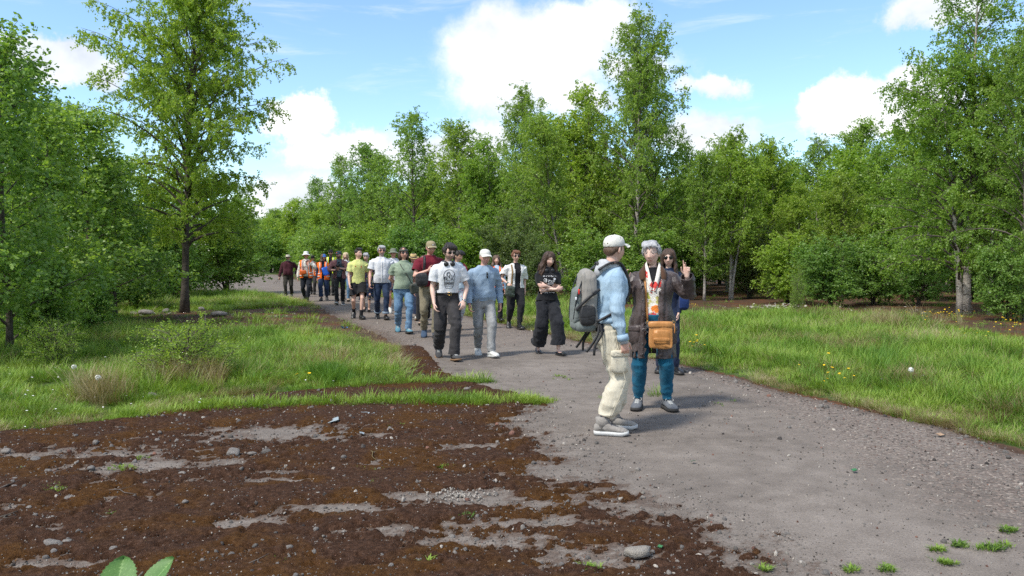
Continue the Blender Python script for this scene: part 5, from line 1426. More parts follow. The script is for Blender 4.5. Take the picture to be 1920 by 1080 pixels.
        js = [(self.kn[k] + np.array([0, .03, -.02]), .15) for k in 'lr'] + [(np.array([0, -.06, .86]), .13)] + [(self.an[k] + np.array([0, 0, .08]), .13) for k in 'lr']
        self.folds(me, amp, js, seed=int(self.s * 777) % 13)
        cuts = []
        for k in 'lr':
            P, u = self.legpath(k, hemu, hemu, 1); c = P[0]; d_ = unit(self.kn[k] - self.hip[k]) if hemu < 1 else unit(self.an[k] - self.kn[k])
            cuts.append(((lambda c, d_: lambda C: (np.linalg.norm(C - c, axis=1) < .20) & ((C - c) @ d_ > -.03) & (segdist(C, [c - d_ * .1, c + d_ * .1]) < .16))(c, d_), c, d_))
        trim(me, cuts)
        o = self.part(name, me, mat, label=label); self.addbv(me); return o
    def shoes(self, mat, sole, style='trainer', lace=None, label=None, k_only='lr'):
        for k in k_only:
            A, Fm = self.footframe(k); fs = 1.10
            if style == 'flat': sec = [(.062, .022, .034), (.04, .034, .040), (0, .036, .034), (-.05, .040, .030), (-.10, .044, .030), (-.145, .042, .026), (-.175, .026, .018)]
            else: sec = [(.072, .020, .058), (.055, .034, .078), (.02, .038, .092), (-.03, .040, .088), (-.07, .044, .070), (-.11, .048, .056), (-.15, .047, .046), (-.18, .036, .036), (-.197, .016, .022)]
            zb = .016
            rings = []; a = np.arange(18) * 2 * math.pi / 18
            for (y, w_, h) in sec:
                zz = np.maximum(np.sin(a) * h / 2 + h / 2, 0); zz = h * (zz / h) ** .8; rings.append(np.stack([np.cos(a) * w_ * (1 + .10 * (np.sin(a) < 0)), np.full(18, y), zb + zz], 1))
            b = MB(); b.add(*loft(catm_rings(rings, 20)))
            if style in ('boot', 'hiker'):
                hh = .15 if style == 'boot' else .125
                b.add(*tube([(0, .008, .04), (0, .002, hh * .6 + .03), (0, .006, hh + .020)], [(.040, .058), (.041, .056), (.045, .058)], 18, side=(1, 0, 0)))
            M = np.eye(4); M[:3, :3] = Fm * fs; M[:3, 3] = A + Fm @ np.array([0, 0, -.088])
            b.xf(M); sh = self.part('shoe', b.mesh('shoe'), mat, label=label)
            rings = []
            th = .030 if style in ('hiker', 'boot', 'chunky') else .020 if style == 'trainer' else .010
            for (y, w_, h) in sec:
                q = 1.10; up = .010 * (y < -.15) + .006 * (y > .06)
                rings.append([(w_ * q, y * 1.03, up), (w_ * q * 1.02, y * 1.03, th * .6), (w_ * q, y * 1.03, th + up * .6), (-w_ * q, y * 1.03, th + up * .6), (-w_ * q * 1.02, y * 1.03, th * .6), (-w_ * q, y * 1.03, up)])
            b = MB(); b.add(*loft(catm_rings(rings, 18))); b.xf(M); self.part('sole', b.mesh('sole', False), sole, sh)
            if lace is not None:
                b = MB()
                for i in range(5):
                    y = -.035 - i * .020; hgt = np.interp(y, [-.15, -.11, -.07, -.03], [.046, .056, .070, .088]) + zb
                    for sg in (-1, 1): b.add(*tube([(-.022 * sg, y + .008, hgt - .004), (0, y, hgt + .003), (.022 * sg, y - .008, hgt - .008)], [.003] * 3, 5))
                b.add(*tube(catmull([(0, -.035, .108), (.025, -.05, .118), (.04, -.06, .095), (.03, -.07, .085)], 8), [.0026] * 8, 4)); b.add(*tube(catmull([(0, -.035, .108), (-.025, -.05, .116), (-.038, -.065, .092)], 8), [.0026] * 8, 4))
                b.xf(M); self.part('lace', b.mesh('lace'), lace, sh)
    # ---- head wear
    def hmesh(self, name, b, mat, parent=None, smooth=True):
        b.xf(self.HM); return self.part(name, b.mesh(name, smooth), mat, parent)
    def hair(self, mat, blobs, locks=None, vox=.0065, amp=.006, freq=1.0, label=None):
        b = MB()
        for (c, r_) in blobs: b.add(*ellipsoid(c, r_, 20, 14))
        if locks:
            for (P, rr) in locks: b.add(*tube(catmull(P, 14), np.interp(np.linspace(0, 1, 14), np.linspace(0, 1, len(rr)), rr), 8))
        me = solid(b, vox * (1, 1.25, 1.7)[self.lod], 1, .6, 'hair')
        V, N = get_v(me); n = fbm(V * np.array([70, 70, 16]) * freq, 3, 4) - .5; n2 = fbm(V * 28, 2, 6) - .5
        set_v(me, V + N * (amp * (1.6 * n + 1.0 * n2))[:, None]); me.transform(Matrix(self.HM)); me.update()
        return self.part('hair', me, mat, label=label)
    def cap(self, mat, peak=None, z=.030, badge=None, rot=0, gap=False, tall=1.0):
        M0 = np.eye(4); M0[:3, :3] = rotm(-6, 0, rot)
        prof = [(.0835, -.004), (.0865, .004), (.0865, .020), (.083, .045), (.070, .072 * tall), (.045, .088 * tall), (.018, .0935 * tall), (.001, .094 * tall)]
        b = MB(); b.add(*lathe(prof, .96, 1.17, 36)); b.xf(M0); b.V = [v + np.array([0, .006, z]) for v in b.V]
        cp = self.hmesh('cap', b, mat)
        b = MB(); na, nr = 17, 6; V = []
        for l in (0, 1):
            for i in range(na):
                a = R(-68 + 136 * i / (na - 1))
                for j in range(nr):
                    q = j / (nr - 1); ext = .072 * math.cos(a * .95) ** .6 * q
                    x = math.sin(a) * (.083 + ext * .15); y = -(math.cos(a) * .098 + ext); V.append((x, y, .002 - .018 * q * q - .55 * abs(x) ** 1.6 * (1 + q) + .02 - l * .004))
        i, j = np.meshgrid(np.arange(na - 1), np.arange(nr - 1), indexing='ij'); q0 = np.stack([i * nr + j, i * nr + j + 1, (i + 1) * nr + j + 1, (i + 1) * nr + j], -1).reshape(-1, 4); o_ = na * nr
        rim = np.array([[i * nr + nr - 1, (i + 1) * nr + nr - 1, (i + 1) * nr + nr - 1 + o_, i * nr + nr - 1 + o_] for i in range(na - 1)])
        b.add(V, np.concatenate([q0, q0[:, ::-1] + o_, rim])); b.xf(M0); b.V = [v + np.array([0, .006, z]) for v in b.V]; self.hmesh('peak', b, peak or mat, cp)
        b = MB(); b.add(*ellipsoid((0, .006, z + .095 * tall), (.008, .008, .005), 10, 6)); self.hmesh('button', b, mat, cp)
        b = MB()
        for i in range(6):
            a = R(30 + 60 * i); pr = np.array(prof); b.add(*tube([(math.cos(a) * r_ * .962, math.sin(a) * r_ * 1.172, z_ + .0005) for r_, z_ in pr[1:-1]], [.0012] * (len(pr) - 2), 4))
        b.xf(M0); b.V = [v + np.array([0, .006, z]) for v in b.V]; self.hmesh('seam', b, mat, cp)
        if gap:      # strap opening at the back and eyelets
            b = MB(); b.add(*ellipsoid((0, .1035, z + .012), (.026, .004, .013), 16, 8)); self.hmesh('back_opening', b, H_BROWN, cp)
            b = MB()
            for i in range(6):
                a = R(60 * i); b.add(*ellipsoid((math.cos(a) * .0665, .006 + math.sin(a) * .082, z + .071), (.004, .004, .004), 8, 6))
            b.xf(self.HM); self.pieces('eyelet', b, M_BLACK, cp)
        if badge is not None:
            b = MB(); b.add(*ellipsoid((0, -.096, z + .045), (.021, .006, .014), 18, 10, rotm(-22))); bd = self.hmesh('badge', b, badge[0], cp)
            b = MB(); b.add(*ellipsoid((0, -.099, z + .046), (.014, .006, .009), 18, 10, rotm(-22))); self.hmesh('badge_mark', b, badge[1], bd)
        return cp
    def hat(self, mat, kind, band=None, z=.028):
        if kind == 'bucket': prof = [(.150, -.030), (.148, -.034), (.120, -.012), (.089, .004), (.084, .030), (.079, .070), (.070, .086), (.04, .094), (.001, .096)]; wav = lambda r_, q: .006 * math.sin(3 * q) * (r_ > .1)
        elif kind == 'wide': prof = [(.185, .006), (.186, .002), (.14, -.004), (.089, .004), (.086, .030), (.080, .068), (.066, .088), (.035, .084), (.001, .078)]; wav = lambda r_, q: .016 * max(0, math.cos(2 * q)) * max(0, r_ - .09) * 9
        else: prof = [(.138, .006), (.139, .002), (.11, -.002), (.089, .004), (.086, .030), (.081, .074), (.062, .088), (.03, .084), (.001, .083)]; wav = lambda r_, q: .010 * math.cos(2 * q) * (r_ > .1)
        b = MB(); b.add(*lathe(prof, .97, 1.12, 40, wav)); b.V = [v @ rotm(-5).T + np.array([0, .006, z]) for v in b.V]; h = self.hmesh('hat', b, mat)
        if band is not None:
            b = MB(); b.add(*lathe([(.0895, .005), (.091, .007), (.0885, .028), (.087, .029)], .972, 1.125, 40)); b.V = [v @ rotm(-5).T + np.array([0, .006, z]) for v in b.V]; self.hmesh('band', b, band, h)
        return h
    def glasses(self, lens=None, frame=None, r=(.024, .017), clear=False, z=.010, y=-.090):
        lens = lens or M_LENS; frame = frame or M_BLACK
        b = MB()
        for sg in (-1, 1):
            if clear:
                a = np.arange(21) * 2 * math.pi / 20; b.add(*tube(np.stack([sg * .031 + np.cos(a) * r[0], np.full(21, y), z + np.sin(a) * r[1]], 1), [.0012] * 21, 5, cap=False))
            b.add(*tube([(sg * .055, y + .004, z + .006), (sg * .072, y + .03, z + .006), (sg * .078, .0, z + .004)], [(.002, .004)] * 3, 6))
        b.add(*tube([(-.010, y - .002, z + .004), (0, y - .006, z + .007), (.010, y - .002, z + .004)], [.0018] * 3, 6))
        g = self.hmesh('glasses', b, frame)
        if not clear:
            for sg in (-1, 1):
                b = MB(); b.add(*box((sg * .031, y, z), (r[0], .004, r[1]), rotm(0, 0, sg * 10), .45)); self.hmesh('lens', b, lens, g)
        return g
    # ---- things lying against the clothes
    def cast(self, x, z, back=False):
        o = Vector((x, 1.2 if back else -1.2, z)); d = Vector((0, -1 if back else 1, 0)); best = None
        for bv in self.bv:
            h = bv.ray_cast(o, d)
            if h[0] is not None and (best is None or h[3] < best[2]): best = (np.array(h[0]), np.array(h[1]), h[3])
        if best is None: return None
        return best[0], best[1]
    def cast_path(self, pts, back=False, off=.006, m=16):
        P = []; N = []
        for x, z in catmull(np.array(pts, float), m):
            h = self.cast(x, z, back)
            if h is None: continue
            n = h[1] if h[1][1] * (1 if back else -1) > 0 else -h[1]
            P.append(h[0] + n * off); N.append(n)
        return np.array(P), np.array(N)
    def strap(self, front, back=None, w=.03, off=.006, t=.004, over=None):
        b = MB()
        Pf, Nf = self.cast_path(front, False, off)
        if back is not None:
            Pb, Nb = self.cast_path(back, True, off)
            mid = (Pf[0] + Pb[0]) / 2 + np.array([0, 0, .022]) ; 
            P = np.concatenate([Pf[::-1], [mid], Pb]); N = np.concatenate([Nf[::-1], [[0, 0, 1]], Nb])
        else: P, N = Pf, Nf
        # soften the path
        for _ in range(3):
            P[1:-1] = .25 * P[:-2] + .5 * P[1:-1] + .25 * P[2:]; N[1:-1] = .25 * N[:-2] + .5 * N[1:-1] + .25 * N[2:]
        P = P + N * .003
        b.add(*ribbon(P, N, w, t)); return b
    def lines(self, name, polys, w, mat, parent, off=.0025, fills=None):
        b = MB()
        for pl in polys:
            P, N = self.cast_path(pl, False, off, max(4, 4 * len(pl)))
            if len(P) > 2: b.add(*ribbon(P, N, w, .0012))
        for poly in (fills or []):
            poly = np.array(poly, float); c = poly.mean(0); ring = [self.cast(*q) for q in poly]; cc = self.cast(*c)
            if cc is None or any(r_ is None for r_ in ring): continue
            V = [r_[0] + np.array([0, -off, 0]) for r_ in ring] + [cc[0] + np.array([0, -off, 0])]; k = len(poly)
            b.add(V, None, [[i, (i + 1) % k, k] for i in range(k)])
        return self.part(name, b.mesh(name, True), mat, parent)
    def carry(self, name, label, cat, anchor):
        """a carried thing: its own top-level object in the carrier's frame, origin at the anchor"""
        M = self.e.matrix_basis
        o = empty(name, (0, 0, 0), 0, label, cat); o.location = M @ Vector(anchor); o.rotation_euler = self.e.rotation_euler; o.scale = self.e.scale
        self.anchor = np.asarray(anchor, float); return o
    def cpart(self, name, b, mat, root, parent=None, smooth=True):
        if isinstance(b, MB):
            b.V = [v - self.anchor for v in b.V]; me = b.mesh(name, smooth)
        else: me = b; me.transform(Matrix.Translation(-Vector(self.anchor))); me.update()
        return link(name, me, mat, parent or root)

def catm_rings(rings, m):
    r = np.array(rings, float); k, n, _ = r.shape; return catmull(r.reshape(k, -1), m).reshape(m, n, 3)
def walk(a, step=.22, lift=.04):
    """feet for mid-stride: the foot named a is in front"""
    b = 'r' if a == 'l' else 'l'; s = {'l': 1, 'r': -1}
    return {a: (s[a] * .075, -step, .012, s[a] * 7, -10), b: (s[b] * .085, step, lift + .03, s[b] * 9, 30)}
# ================================================================== THE WALKERS
HAT = .022
def spot(px, py, top, back=0.0, hat=HAT):
    x, y = gp(px, py); k = (y + back) / y; x, y = x * k, y * k
    return (x, y), hz(top, y) / (1 + hat / 1.755)
GW = 'people walking along the path'
SHORT = [((0, .020, .030), (.083, .098, .097))]
def short_hair(p, mat, fringe=True, vol=1.0, back=True, label=None):
    bl = [((0, .022, .034), (.082 * vol, .094 * vol, .094 * vol)), ((.055, .02, .0), (.030, .055, .05)), ((-.055, .02, .0), (.030, .055, .05))]
    if back: bl.append(((0, .060, -.015), (.062, .045, .062)))
    lk = []
    r = np.random.default_rng(int(p.s * 5000))
    if fringe:
        for i in range(11):
            a = -.06 + .12 * i / 10; lk.append(([(a * .7, .0, .126 * vol), (a, -.062, .108), (a * 1.15 + .01, -.092, .080), (a * 1.2 + .012, -.094, .055 + .012 * r.uniform(-1, 1))], [.014, .015, .012, .005]))
    return p.hair(mat, bl, lk, label=label)
def tousled(p, mat, seed, vol=1.0, drop=0.0):
    """short loose hair built from many overlapping locks"""
    r = np.random.default_rng(seed); bl = [((0, .020, .036), (.078 * vol, .090 * vol, .086 * vol)), ((0, .055, -.012), (.060, .045, .058))]; lk = []
    for i in range(95):
        a = r.uniform(0, 6.28); e_ = r.uniform(.1, 1.45); ca, sa, ce, se = math.cos(a), math.sin(a), math.cos(e_), math.sin(e_)
        c = np.array([.080 * vol * ca * ce, .018 + .094 * vol * sa * ce, .034 + .090 * vol * se])
        if sa < -.45 and c[2] < .075: continue                       # the face stays free
        t_ = unit(np.array([-sa * r.choice([-1, 1]) * .7, ca * .7, -1.0]) + r.normal(0, .35, 3)); L = r.uniform(.035, .06)
        nrm = unit(np.array([ca * ce, sa * ce, se])); lk.append(([c - t_ * L * .5 - nrm * .006, c + nrm * .005, c + t_ * L * .5 + nrm * .004 * r.uniform(-1, 1.6)], [.008, .0125, .003]))
    for i in range(13):
        x = -.062 + .124 * i / 12 + r.normal(0, .004); sw = .022 + .01 * r.uniform(); lk.append(([(x * .6 - sw, -.015, .128 * vol), (x * .9 - sw * .4, -.066, .112), (x * 1.1, -.092, .086), (x * 1.15 + sw * .5, -.095, .060 - drop + .010 * r.normal())], [.011, .013, .011, .003]))
    for sg in (-1, 1):
        for j in range(5): lk.append(([(sg * .070, -.035 + .022 * j, .07), (sg * .082, -.030 + .022 * j, .03), (sg * .079, -.026 + .024 * j, -.012 - .008 * r.uniform() - drop * .5)], [.010, .013, .004]))
    return p.hair(mat, bl, lk, vox=.0055, amp=.004)
def nape(p, mat): return p.hair(mat, [((0, .055, -.012), (.066, .048, .050)), ((.062, .018, .008), (.018, .045, .034)), ((-.062, .018, .008), (.018, .045, .034))])
def long_hair(p, mat, length=.34, wave=.02, front=True, part=0.0, cap=True, n=34, wide=1.0):
    r = np.random.default_rng(int(p.s * 3000) + n); lk = []
    for i in range(n):
        a = R(-150 + 300 * (i + r.uniform(0, .6)) / n) + math.pi / 2     # centred on the back of the head
        ca, sa = math.cos(a), math.sin(a)
        L = length * r.uniform(.8, 1.05); w_ = wave * r.uniform(.5, 1.4); ph = r.uniform(0, 6.28); fwd = -.03 if sa < -.1 else 0
        pts = [(part + .02 * ca, .01 + .02 * sa, .122), (.062 * ca + part * .4, .012 + .075 * sa, .100), (.088 * ca, .014 + .098 * sa, .030), (.092 * ca * wide, .016 + .094 * sa, -.06)]
        for j in range(1, 6):
            q = j / 5; pts.append(((.095 + .03 * q) * ca * wide + w_ * math.sin(ph + q * 7), .02 + (.088 - .02 * q) * sa + fwd * q * 2 + w_ * .6 * math.cos(ph + q * 6), -.06 - (L - .06) * q))
        if sa < -.62: continue
        lk.append((pts, [.012, .018, .019, .018, .018, .017, .015, .011, .004]))
    bl = [((0, .009, .032), (.080, .098, .093))] if cap else [((0, .05, -.01), (.07, .05, .06))]
    return p.hair(mat, bl, lk, amp=.007)

# ---------- materials
C_DENIM_L = cloth('pale_denim', (0.27, 0.39, 0.50), (0.33, 0.45, 0.55), 420, vary=.25); C_GREYMARL = cloth('grey_marl', (0.36, 0.37, 0.38), (0.46, 0.47, 0.48)); C_CREAM = cloth('cream_cotton', (0.54, 0.49, 0.38), (0.59, 0.545, 0.43), fold=1.5)
C_WAX = cloth('brown_waxed_cotton', (0.040, 0.028, 0.026), (0.072, 0.052, 0.048), 200, .45, spec=.45, fold=1.6); C_TEAL = cloth('teal_jersey', (0.006, 0.075, 0.135), (0.010, 0.10, 0.17)); C_CORD = cloth('brown_corduroy', (0.07, 0.035, 0.02))
C_FLORAL = printed('bright_floral_cotton', (0.72, 0.69, 0.62), [(0.62, 0.06, 0.05), (0.42, 0.42, 0.08), (0.72, 0.69, 0.62), (0.75, 0.22, 0.04), (0.03, 0.03, 0.06), (0.50, 0.46, 0.16), (0.66, 0.10, 0.22), (0.74, 0.70, 0.6)], 13, .50)
C_WHITE = cloth('white_cotton', (0.62, 0.63, 0.65), (0.66, 0.67, 0.69), vary=.08); C_CHAR = cloth('charcoal_twill', (0.030, 0.028, 0.029), (0.045, 0.042, 0.043)); C_BLUEKNIT = cloth('blue_grey_knit', (0.235, 0.32, 0.42), (0.28, 0.37, 0.47), 260, vary=.3)
C_GREYDEN = cloth('grey_denim', (0.23, 0.235, 0.235), (0.32, 0.32, 0.315), 420, vary=.25); C_BLACK = cloth('black_cotton', (0.010, 0.010, 0.012), (0.017, 0.017, 0.019)); C_BLACKLINEN = cloth('black_linen', (0.012, 0.013, 0.016), (0.020, 0.021, 0.025), fold=1.6)
C_SAGE = cloth('sage_green_cotton', (0.22, 0.28, 0.20), (0.28, 0.34, 0.25)); C_JEANS = cloth('blue_denim', (0.085, 0.165, 0.275), (0.15, 0.25, 0.37), 420, vary=.25); C_INDIGO = cloth('indigo_denim', (0.012, 0.022, 0.050), (0.024, 0.040, 0.078), 420)
C_MAROON = cloth('maroon_pique', (0.14, 0.012, 0.024), (0.17, 0.018, 0.030)); C_MAROON_D = cloth('dark_maroon_knit', (0.050, 0.012, 0.018), (0.068, 0.018, 0.026)); C_KHAKI = cloth('khaki_drill', (0.17, 0.145, 0.095), (0.22, 0.19, 0.13))
C_LIME = cloth('pale_lime_jersey', (0.60, 0.63, 0.22), (0.64, 0.67, 0.26), vary=.08); C_NAVY = cloth('navy_cloth', (0.010, 0.018, 0.045), (0.018, 0.028, 0.062)); C_ORANGE = cloth('orange_safety_cloth', (0.95, 0.17, 0.015), (1.0, 0.20, 0.02), vary=.06); C_HIYEL = cloth('yellow_safety_cloth', (0.72, 0.85, 0.05), vary=.06)
C_REFL = plain('silver_reflective_tape', (0.50, 0.51, 0.52), .35, .5); C_ROSE = cloth('dusty_rose_shirt', (0.17, 0.075, 0.078), (0.24, 0.12, 0.12)); C_SLATE = cloth('slate_blue_cotton', (0.055, 0.085, 0.105), (0.075, 0.105, 0.125)); C_STONE = cloth('stone_felt', (0.47, 0.43, 0.36), vary=.1)
C_BLUECAP = cloth('royal_blue_cotton', (0.04, 0.12, 0.40)); C_GREYCAP = cloth('blue_grey_cap', (0.055, 0.075, 0.11)); C_OFFW = cloth('off_white_cotton', (0.60, 0.585, 0.53), (0.64, 0.625, 0.57), vary=.1); C_TAN = cloth('tan_cap_cotton', (0.29, 0.24, 0.145)); C_STRAW = cloth('straw', (0.42, 0.30, 0.13), (0.52, 0.38, 0.18), 180, vary=.35)
C_LEAFPR = printed('white_cloth_black_leaves', (0.66, 0.63, 0.57), [(0.02, 0.02, 0.025), (0.03, 0.03, 0.035), (0.02, 0.02, 0.025)], 15, .24); C_DRESS = printed('navy_floral_cloth', (0.012, 0.020, 0.050), [(0.16, 0.20, 0.05), (0.08, 0.14, 0.22), (0.012, 0.020, 0.050), (0.20, 0.22, 0.08), (0.05, 0.10, 0.18)], 17, .34)
C_SPECK = printed('white_cloth_speckled', (0.70, 0.69, 0.66), [(0.70, 0.69, 0.66), (0.08, 0.08, 0.08), (0.70, 0.69, 0.66), (0.16, 0.16, 0.16)], 46, .28, stretch=(1.4, 1.4, .6), wob=.02); C_FLOWER2 = printed('pale_flower_trousers', (0.45, 0.50, 0.55), [(0.5, 0.08, 0.10), (0.08, 0.14, 0.3), (0.6, 0.6, 0.6)], 20, .3)
C_OLIVE = cloth('olive_leather', (0.045, 0.050, 0.038), (0.062, 0.066, 0.05), 200, .5, spec=.4); C_TANLEA = cloth('tan_leather', (0.44, 0.19, 0.050), (0.52, 0.24, 0.075), 160, .45, spec=.4, vary=.12, fold=.6); C_GREENLEA = cloth('dark_green_leather', (0.030, 0.042, 0.030), (0.045, 0.060, 0.043), 200, .4, spec=.5); C_NYLON = cloth('black_nylon', (0.012, 0.012, 0.013), (0.02, 0.02, 0.021), 260, .55, spec=.4)
C_PACK = cloth('stone_grey_nylon', (0.25, 0.235, 0.21), (0.27, 0.25, 0.225), 260, .6); C_PACK2 = cloth('grey_green_nylon', (0.135, 0.155, 0.145), (0.155, 0.175, 0.165), 260, .6); C_TARTAN = printed('dark_check', (0.03, 0.04, 0.06), [(0.08, 0.10, 0.12), (0.02, 0.03, 0.05), (0.15, 0.16, 0.17)], 60, .3, wob=.0)
S_GREY = cloth('grey_suede', (0.24, 0.22, 0.20), (0.29, 0.27, 0.245)); S_SLATE = cloth('slate_shoe_mesh', (0.075, 0.082, 0.095), (0.12, 0.13, 0.145)); S_BLK = plain('black_leather', (0.014, 0.014, 0.015), .35, .5); S_WHT = cloth('white_shoe_leather', (0.58, 0.58, 0.55), (0.64, 0.64, 0.61), vary=.06, rough=.6)
S_TEAL = cloth('teal_shoe_suede', (0.07, 0.19, 0.26), (0.10, 0.24, 0.31)); S_DGREY = cloth('dark_grey_canvas', (0.055, 0.055, 0.057)); S_TANS = cloth('tan_shoe', (0.33, 0.25, 0.18)); M_GUNM = plain('gunmetal', (0.12, 0.12, 0.12), .35, .5, 1.0); M_RED = plain('red_print', (0.65, 0.04, 0.03)); M_INK = plain('black_print', (0.015, 0.015, 0.018), .8); M_WINK = plain('white_print', (0.62, 0.62, 0.62), .8); M_BLUEF = plain('blue_folder', (0.02, 0.11, 0.52), .4)
M_WATCH = plain('watch_dial', (0.22, 0.22, 0.22), .25, .5)

# ---------- 1 man with backpack, seen from behind
loc, H = spot(1137, 812, 437, hat=.03)
p = Person('man in white cap, pale denim jacket and cream cargo trousers, seen from behind', loc, H, 100, 'm', .95, lean=.03, twist=6, head=(28, 4), skin='fair', lod=0,
           arms={'r': dict(to=(-.245, -.075, .845), pole=(-.6, 1, 0), curl=(30, 36, 40, 45), d=(.02, -.22, -1), palm=(.9, .4, 0), thumb=(.1, -1, 0)), 'l': dict(swing=.02)},
           feet={'r': (-.10, .06, 0, -22, 0), 'l': (.13, -.10, 0, -14, 0)})
p.shoes(S_GREY, M_SOLE_W, 'hiker', M_LACE)
tr = p.lower('trousers', C_CREAM, 'cargo', 1.02, .016, hemu=1.82, wide=.94)
b = MB()                 # thigh pockets and side seams
for k in 'lr':
    sg = 1 if k == 'l' else -1; P_, u = p.legpath(k, .62, .62, 1); ax_ = unit(p.kn[k] - p.hip[k]); c = P_[0] + np.array([sg * .098, 0, 0])
    b.add(*box(c, (.020, .078, .092), None, .3)); b.add(*box(c + np.array([sg * .006, 0, .082]), (.021, .083, .030), None, .3))
p.pieces('pocket', b, C_CREAM, tr)
b = MB()
for k in 'lr':
    sg = 1 if k == 'l' else -1; P_, u = p.legpath(k, .05, 1.8, 20); r_ = np.interp(u, [0, .7, 1.3, 2], [.110, .106, .106, .08]); b.add(*tube(P_ + np.array([sg, -.15, 0]) * r_[:, None] * 1.0, [.003] * 20, 5))
p.pieces('seam', b, C_CREAM, tr)
p.upper('checked_shirt', C_TARTAN, .91, .012, 'none', amp=.003, top=1.10)
hood = p.upper('hooded_top', C_GREYMARL, .96, .002, 'none', 1.0, amp=.003)
b = MB()
a = np.linspace(R(-75), R(255), 22); ring = np.stack([np.cos(a) * .092, .016 + np.sin(a) * .082, 1.478 + .020 * np.sin(a)], 1); b.add(*tube(p.T(ring), np.interp(np.linspace(0, 1, 22), [0, .25, .5, .75, 1], [.016, .030, .044, .030, .016]), 12))
b.add(*ellipsoid(p.T((0, .105, 1.468)), (.088, .050, .052))); b.add(*ellipsoid(p.T((0, .135, 1.43)), (.062, .032, .062)))
me = solid(b, .008, 2, .7, 'hood'); p.folds(me, .008, [], seed=3, freq=2.0); p.part('hood', me, C_GREYMARL, hood)
jk = p.upper('denim_jacket', C_DENIM_L, .985, .026, 'long', 1.10, amp=.016, top=1.470)
b = MB()
a = np.linspace(0, 2 * math.pi, 40); L = np.array(p.lv); rx, ry, cy = [np.interp(.995, L[:, 0], L[:, i]) for i in (1, 2, 3)]
def sq(v): return np.sign(v) * np.abs(v) ** (2 / 2.35)
P_ = p.T(np.stack([sq(np.cos(a)) * (rx + .028), cy + sq(np.sin(a)) * (ry + .028), np.full(40, 1.005)], 1)); b.add(*ribbon(P_, np.stack([np.cos(a), np.sin(a), 0 * a], 1), .045, .012)); p.part('waistband', b.mesh('waistband'), C_DENIM_L, jk)
b = MB()
for k in 'lr':
    d_ = unit(p.wr[k] - p.el[k]); b.add(*tube([p.wr[k] - d_ * .05, p.wr[k] + d_ * .004], [.049, .050], 18))
p.pieces('cuff', b, C_DENIM_L, jk)
b = MB()
for k in 'lr':
    d_ = unit(p.wr[k] - p.el[k]); b.add(*tube([p.wr[k] - d_ * .01, p.wr[k] + d_ * .032], [.041, .037], 16))
p.pieces('inner_cuff', b, C_GREYMARL, hood)
nape(p, H_MID); p.cap(C_OFFW, gap=True, z=.032)
bp = p.carry('backpack', 'grey and black backpack worn by the man in the white cap', 'backpack', (0, .16, .90))
T = lambda *q: p.T(np.array(q, float))
def sup(mb, c, h, bev=.4, rx=0): mb.add(*box(T(*c), h, rotm(rx), bev))
b = MB(); sup(b, (0, .215, 1.20), (.142, .078, .262), .5); sup(b, (0, .20, 1.02), (.146, .090, .10), .5); me = solid(b, .009, 2, .7, 'main_bag'); p.folds(me, .007, [], seed=5)
mb_ = p.cpart('main_bag', me, C_PACK, bp)
b = MB(); sup(b, (0, .292, 1.13), (.108, .045, .18), .5, 4); me = solid(b, .009, 2, .7, 'front_pocket'); p.folds(me, .005, [], seed=6); p.cpart('front_pocket', me, C_PACK2, bp)
b = MB(); sup(b, (0, .215, .955), (.148, .10, .055), .55); sup(b, (0, .27, .97), (.11, .06, .05), .6); me = solid(b, .009, 2, .7, 'base_panel'); p.cpart('base_panel', me, C_PACK2, bp)
for sg in (-1, 1):
    b = MB(); sup(b, (sg * .130, .225, 1.055), (.032, .075, .095), .5); me = solid(b, .009, 2, .7, 'mesh_pocket'); p.folds(me, .006, [], seed=7); p.cpart('mesh_pocket', me, C_NYLON, bp)
    b = MB(); P_ = np.array([T(sg * .09, .16, 1.44), T(sg * .105, .075, 1.50), T(sg * .115, -.01, 1.50), T(sg * .112, -.075, 1.42), T(sg * .112, -.122, 1.30), T(sg * .130, -.105, 1.18), T(sg * .168, -.01, 1.09), T(sg * .150, .14, 1.00)])
    N_ = np.array([(0, .6, 1), (0, .2, 1), (0, -.2, 1), (0, -1, .6), (0, -1, 0), (sg * .6, -1, 0), (sg, -.1, 0), (sg, .3, 0)]); P_ = catmull(P_, 30); N_ = catmull(N_, 30); b.add(*ribbon(P_ + N_ * .010, N_, np.interp(np.linspace(0, 1, 30), [0, .6, .75, 1], [.058, .056, .022, .022]), .012)); p.cpart('shoulder_strap', b, C_NYLON, bp)
    b = MB(); P_ = catmull([T(sg * .142, .15, 1.28), T(sg * .150, .22, 1.23), T(sg * .128, .29, 1.15), T(sg * .106, .320, 1.10)], 14); N_ = catmull([(sg, -.2, 0), (sg, .1, 0), (sg, .6, 0), (sg * .8, 1, 0)], 14); b.add(*ribbon(P_ + N_ * .006, N_, .026, .006)); st = p.cpart('compression_strap', b, C_NYLON, bp)
    b = MB(); b.add(*box(T(sg * .155, .195, 1.25), (.008, .022, .018), rotm(-30), .3)); p.cpart('buckle', b, M_BLACK, bp, st)
    for (x_, q) in ((.155, 0), (.145, .03)):
        b = MB(); P_ = catmull([T(sg * x_, .12, .99), T(sg * (x_ + .03), .10 + q, .90), T(sg * (x_ + .035), .16 + q, .80), T(sg * (x_ + .03), .17 + q * 2.2, .71 + q)], 12); b.add(*ribbon(P_, np.tile([sg, .2, 0], (12, 1)), .022, .004)); p.cpart('strap_tail', b, C_NYLON, bp)
b = MB(); b.add(*ribbon(catmull([T(-.03, .15, 1.455), T(-.02, .16, 1.51), T(.02, .16, 1.51), T(.03, .15, 1.455)], 12), np.tile([0, .4, 1], (12, 1)), .024, .007)); p.cpart('grab_handle', b, C_NYLON, bp)
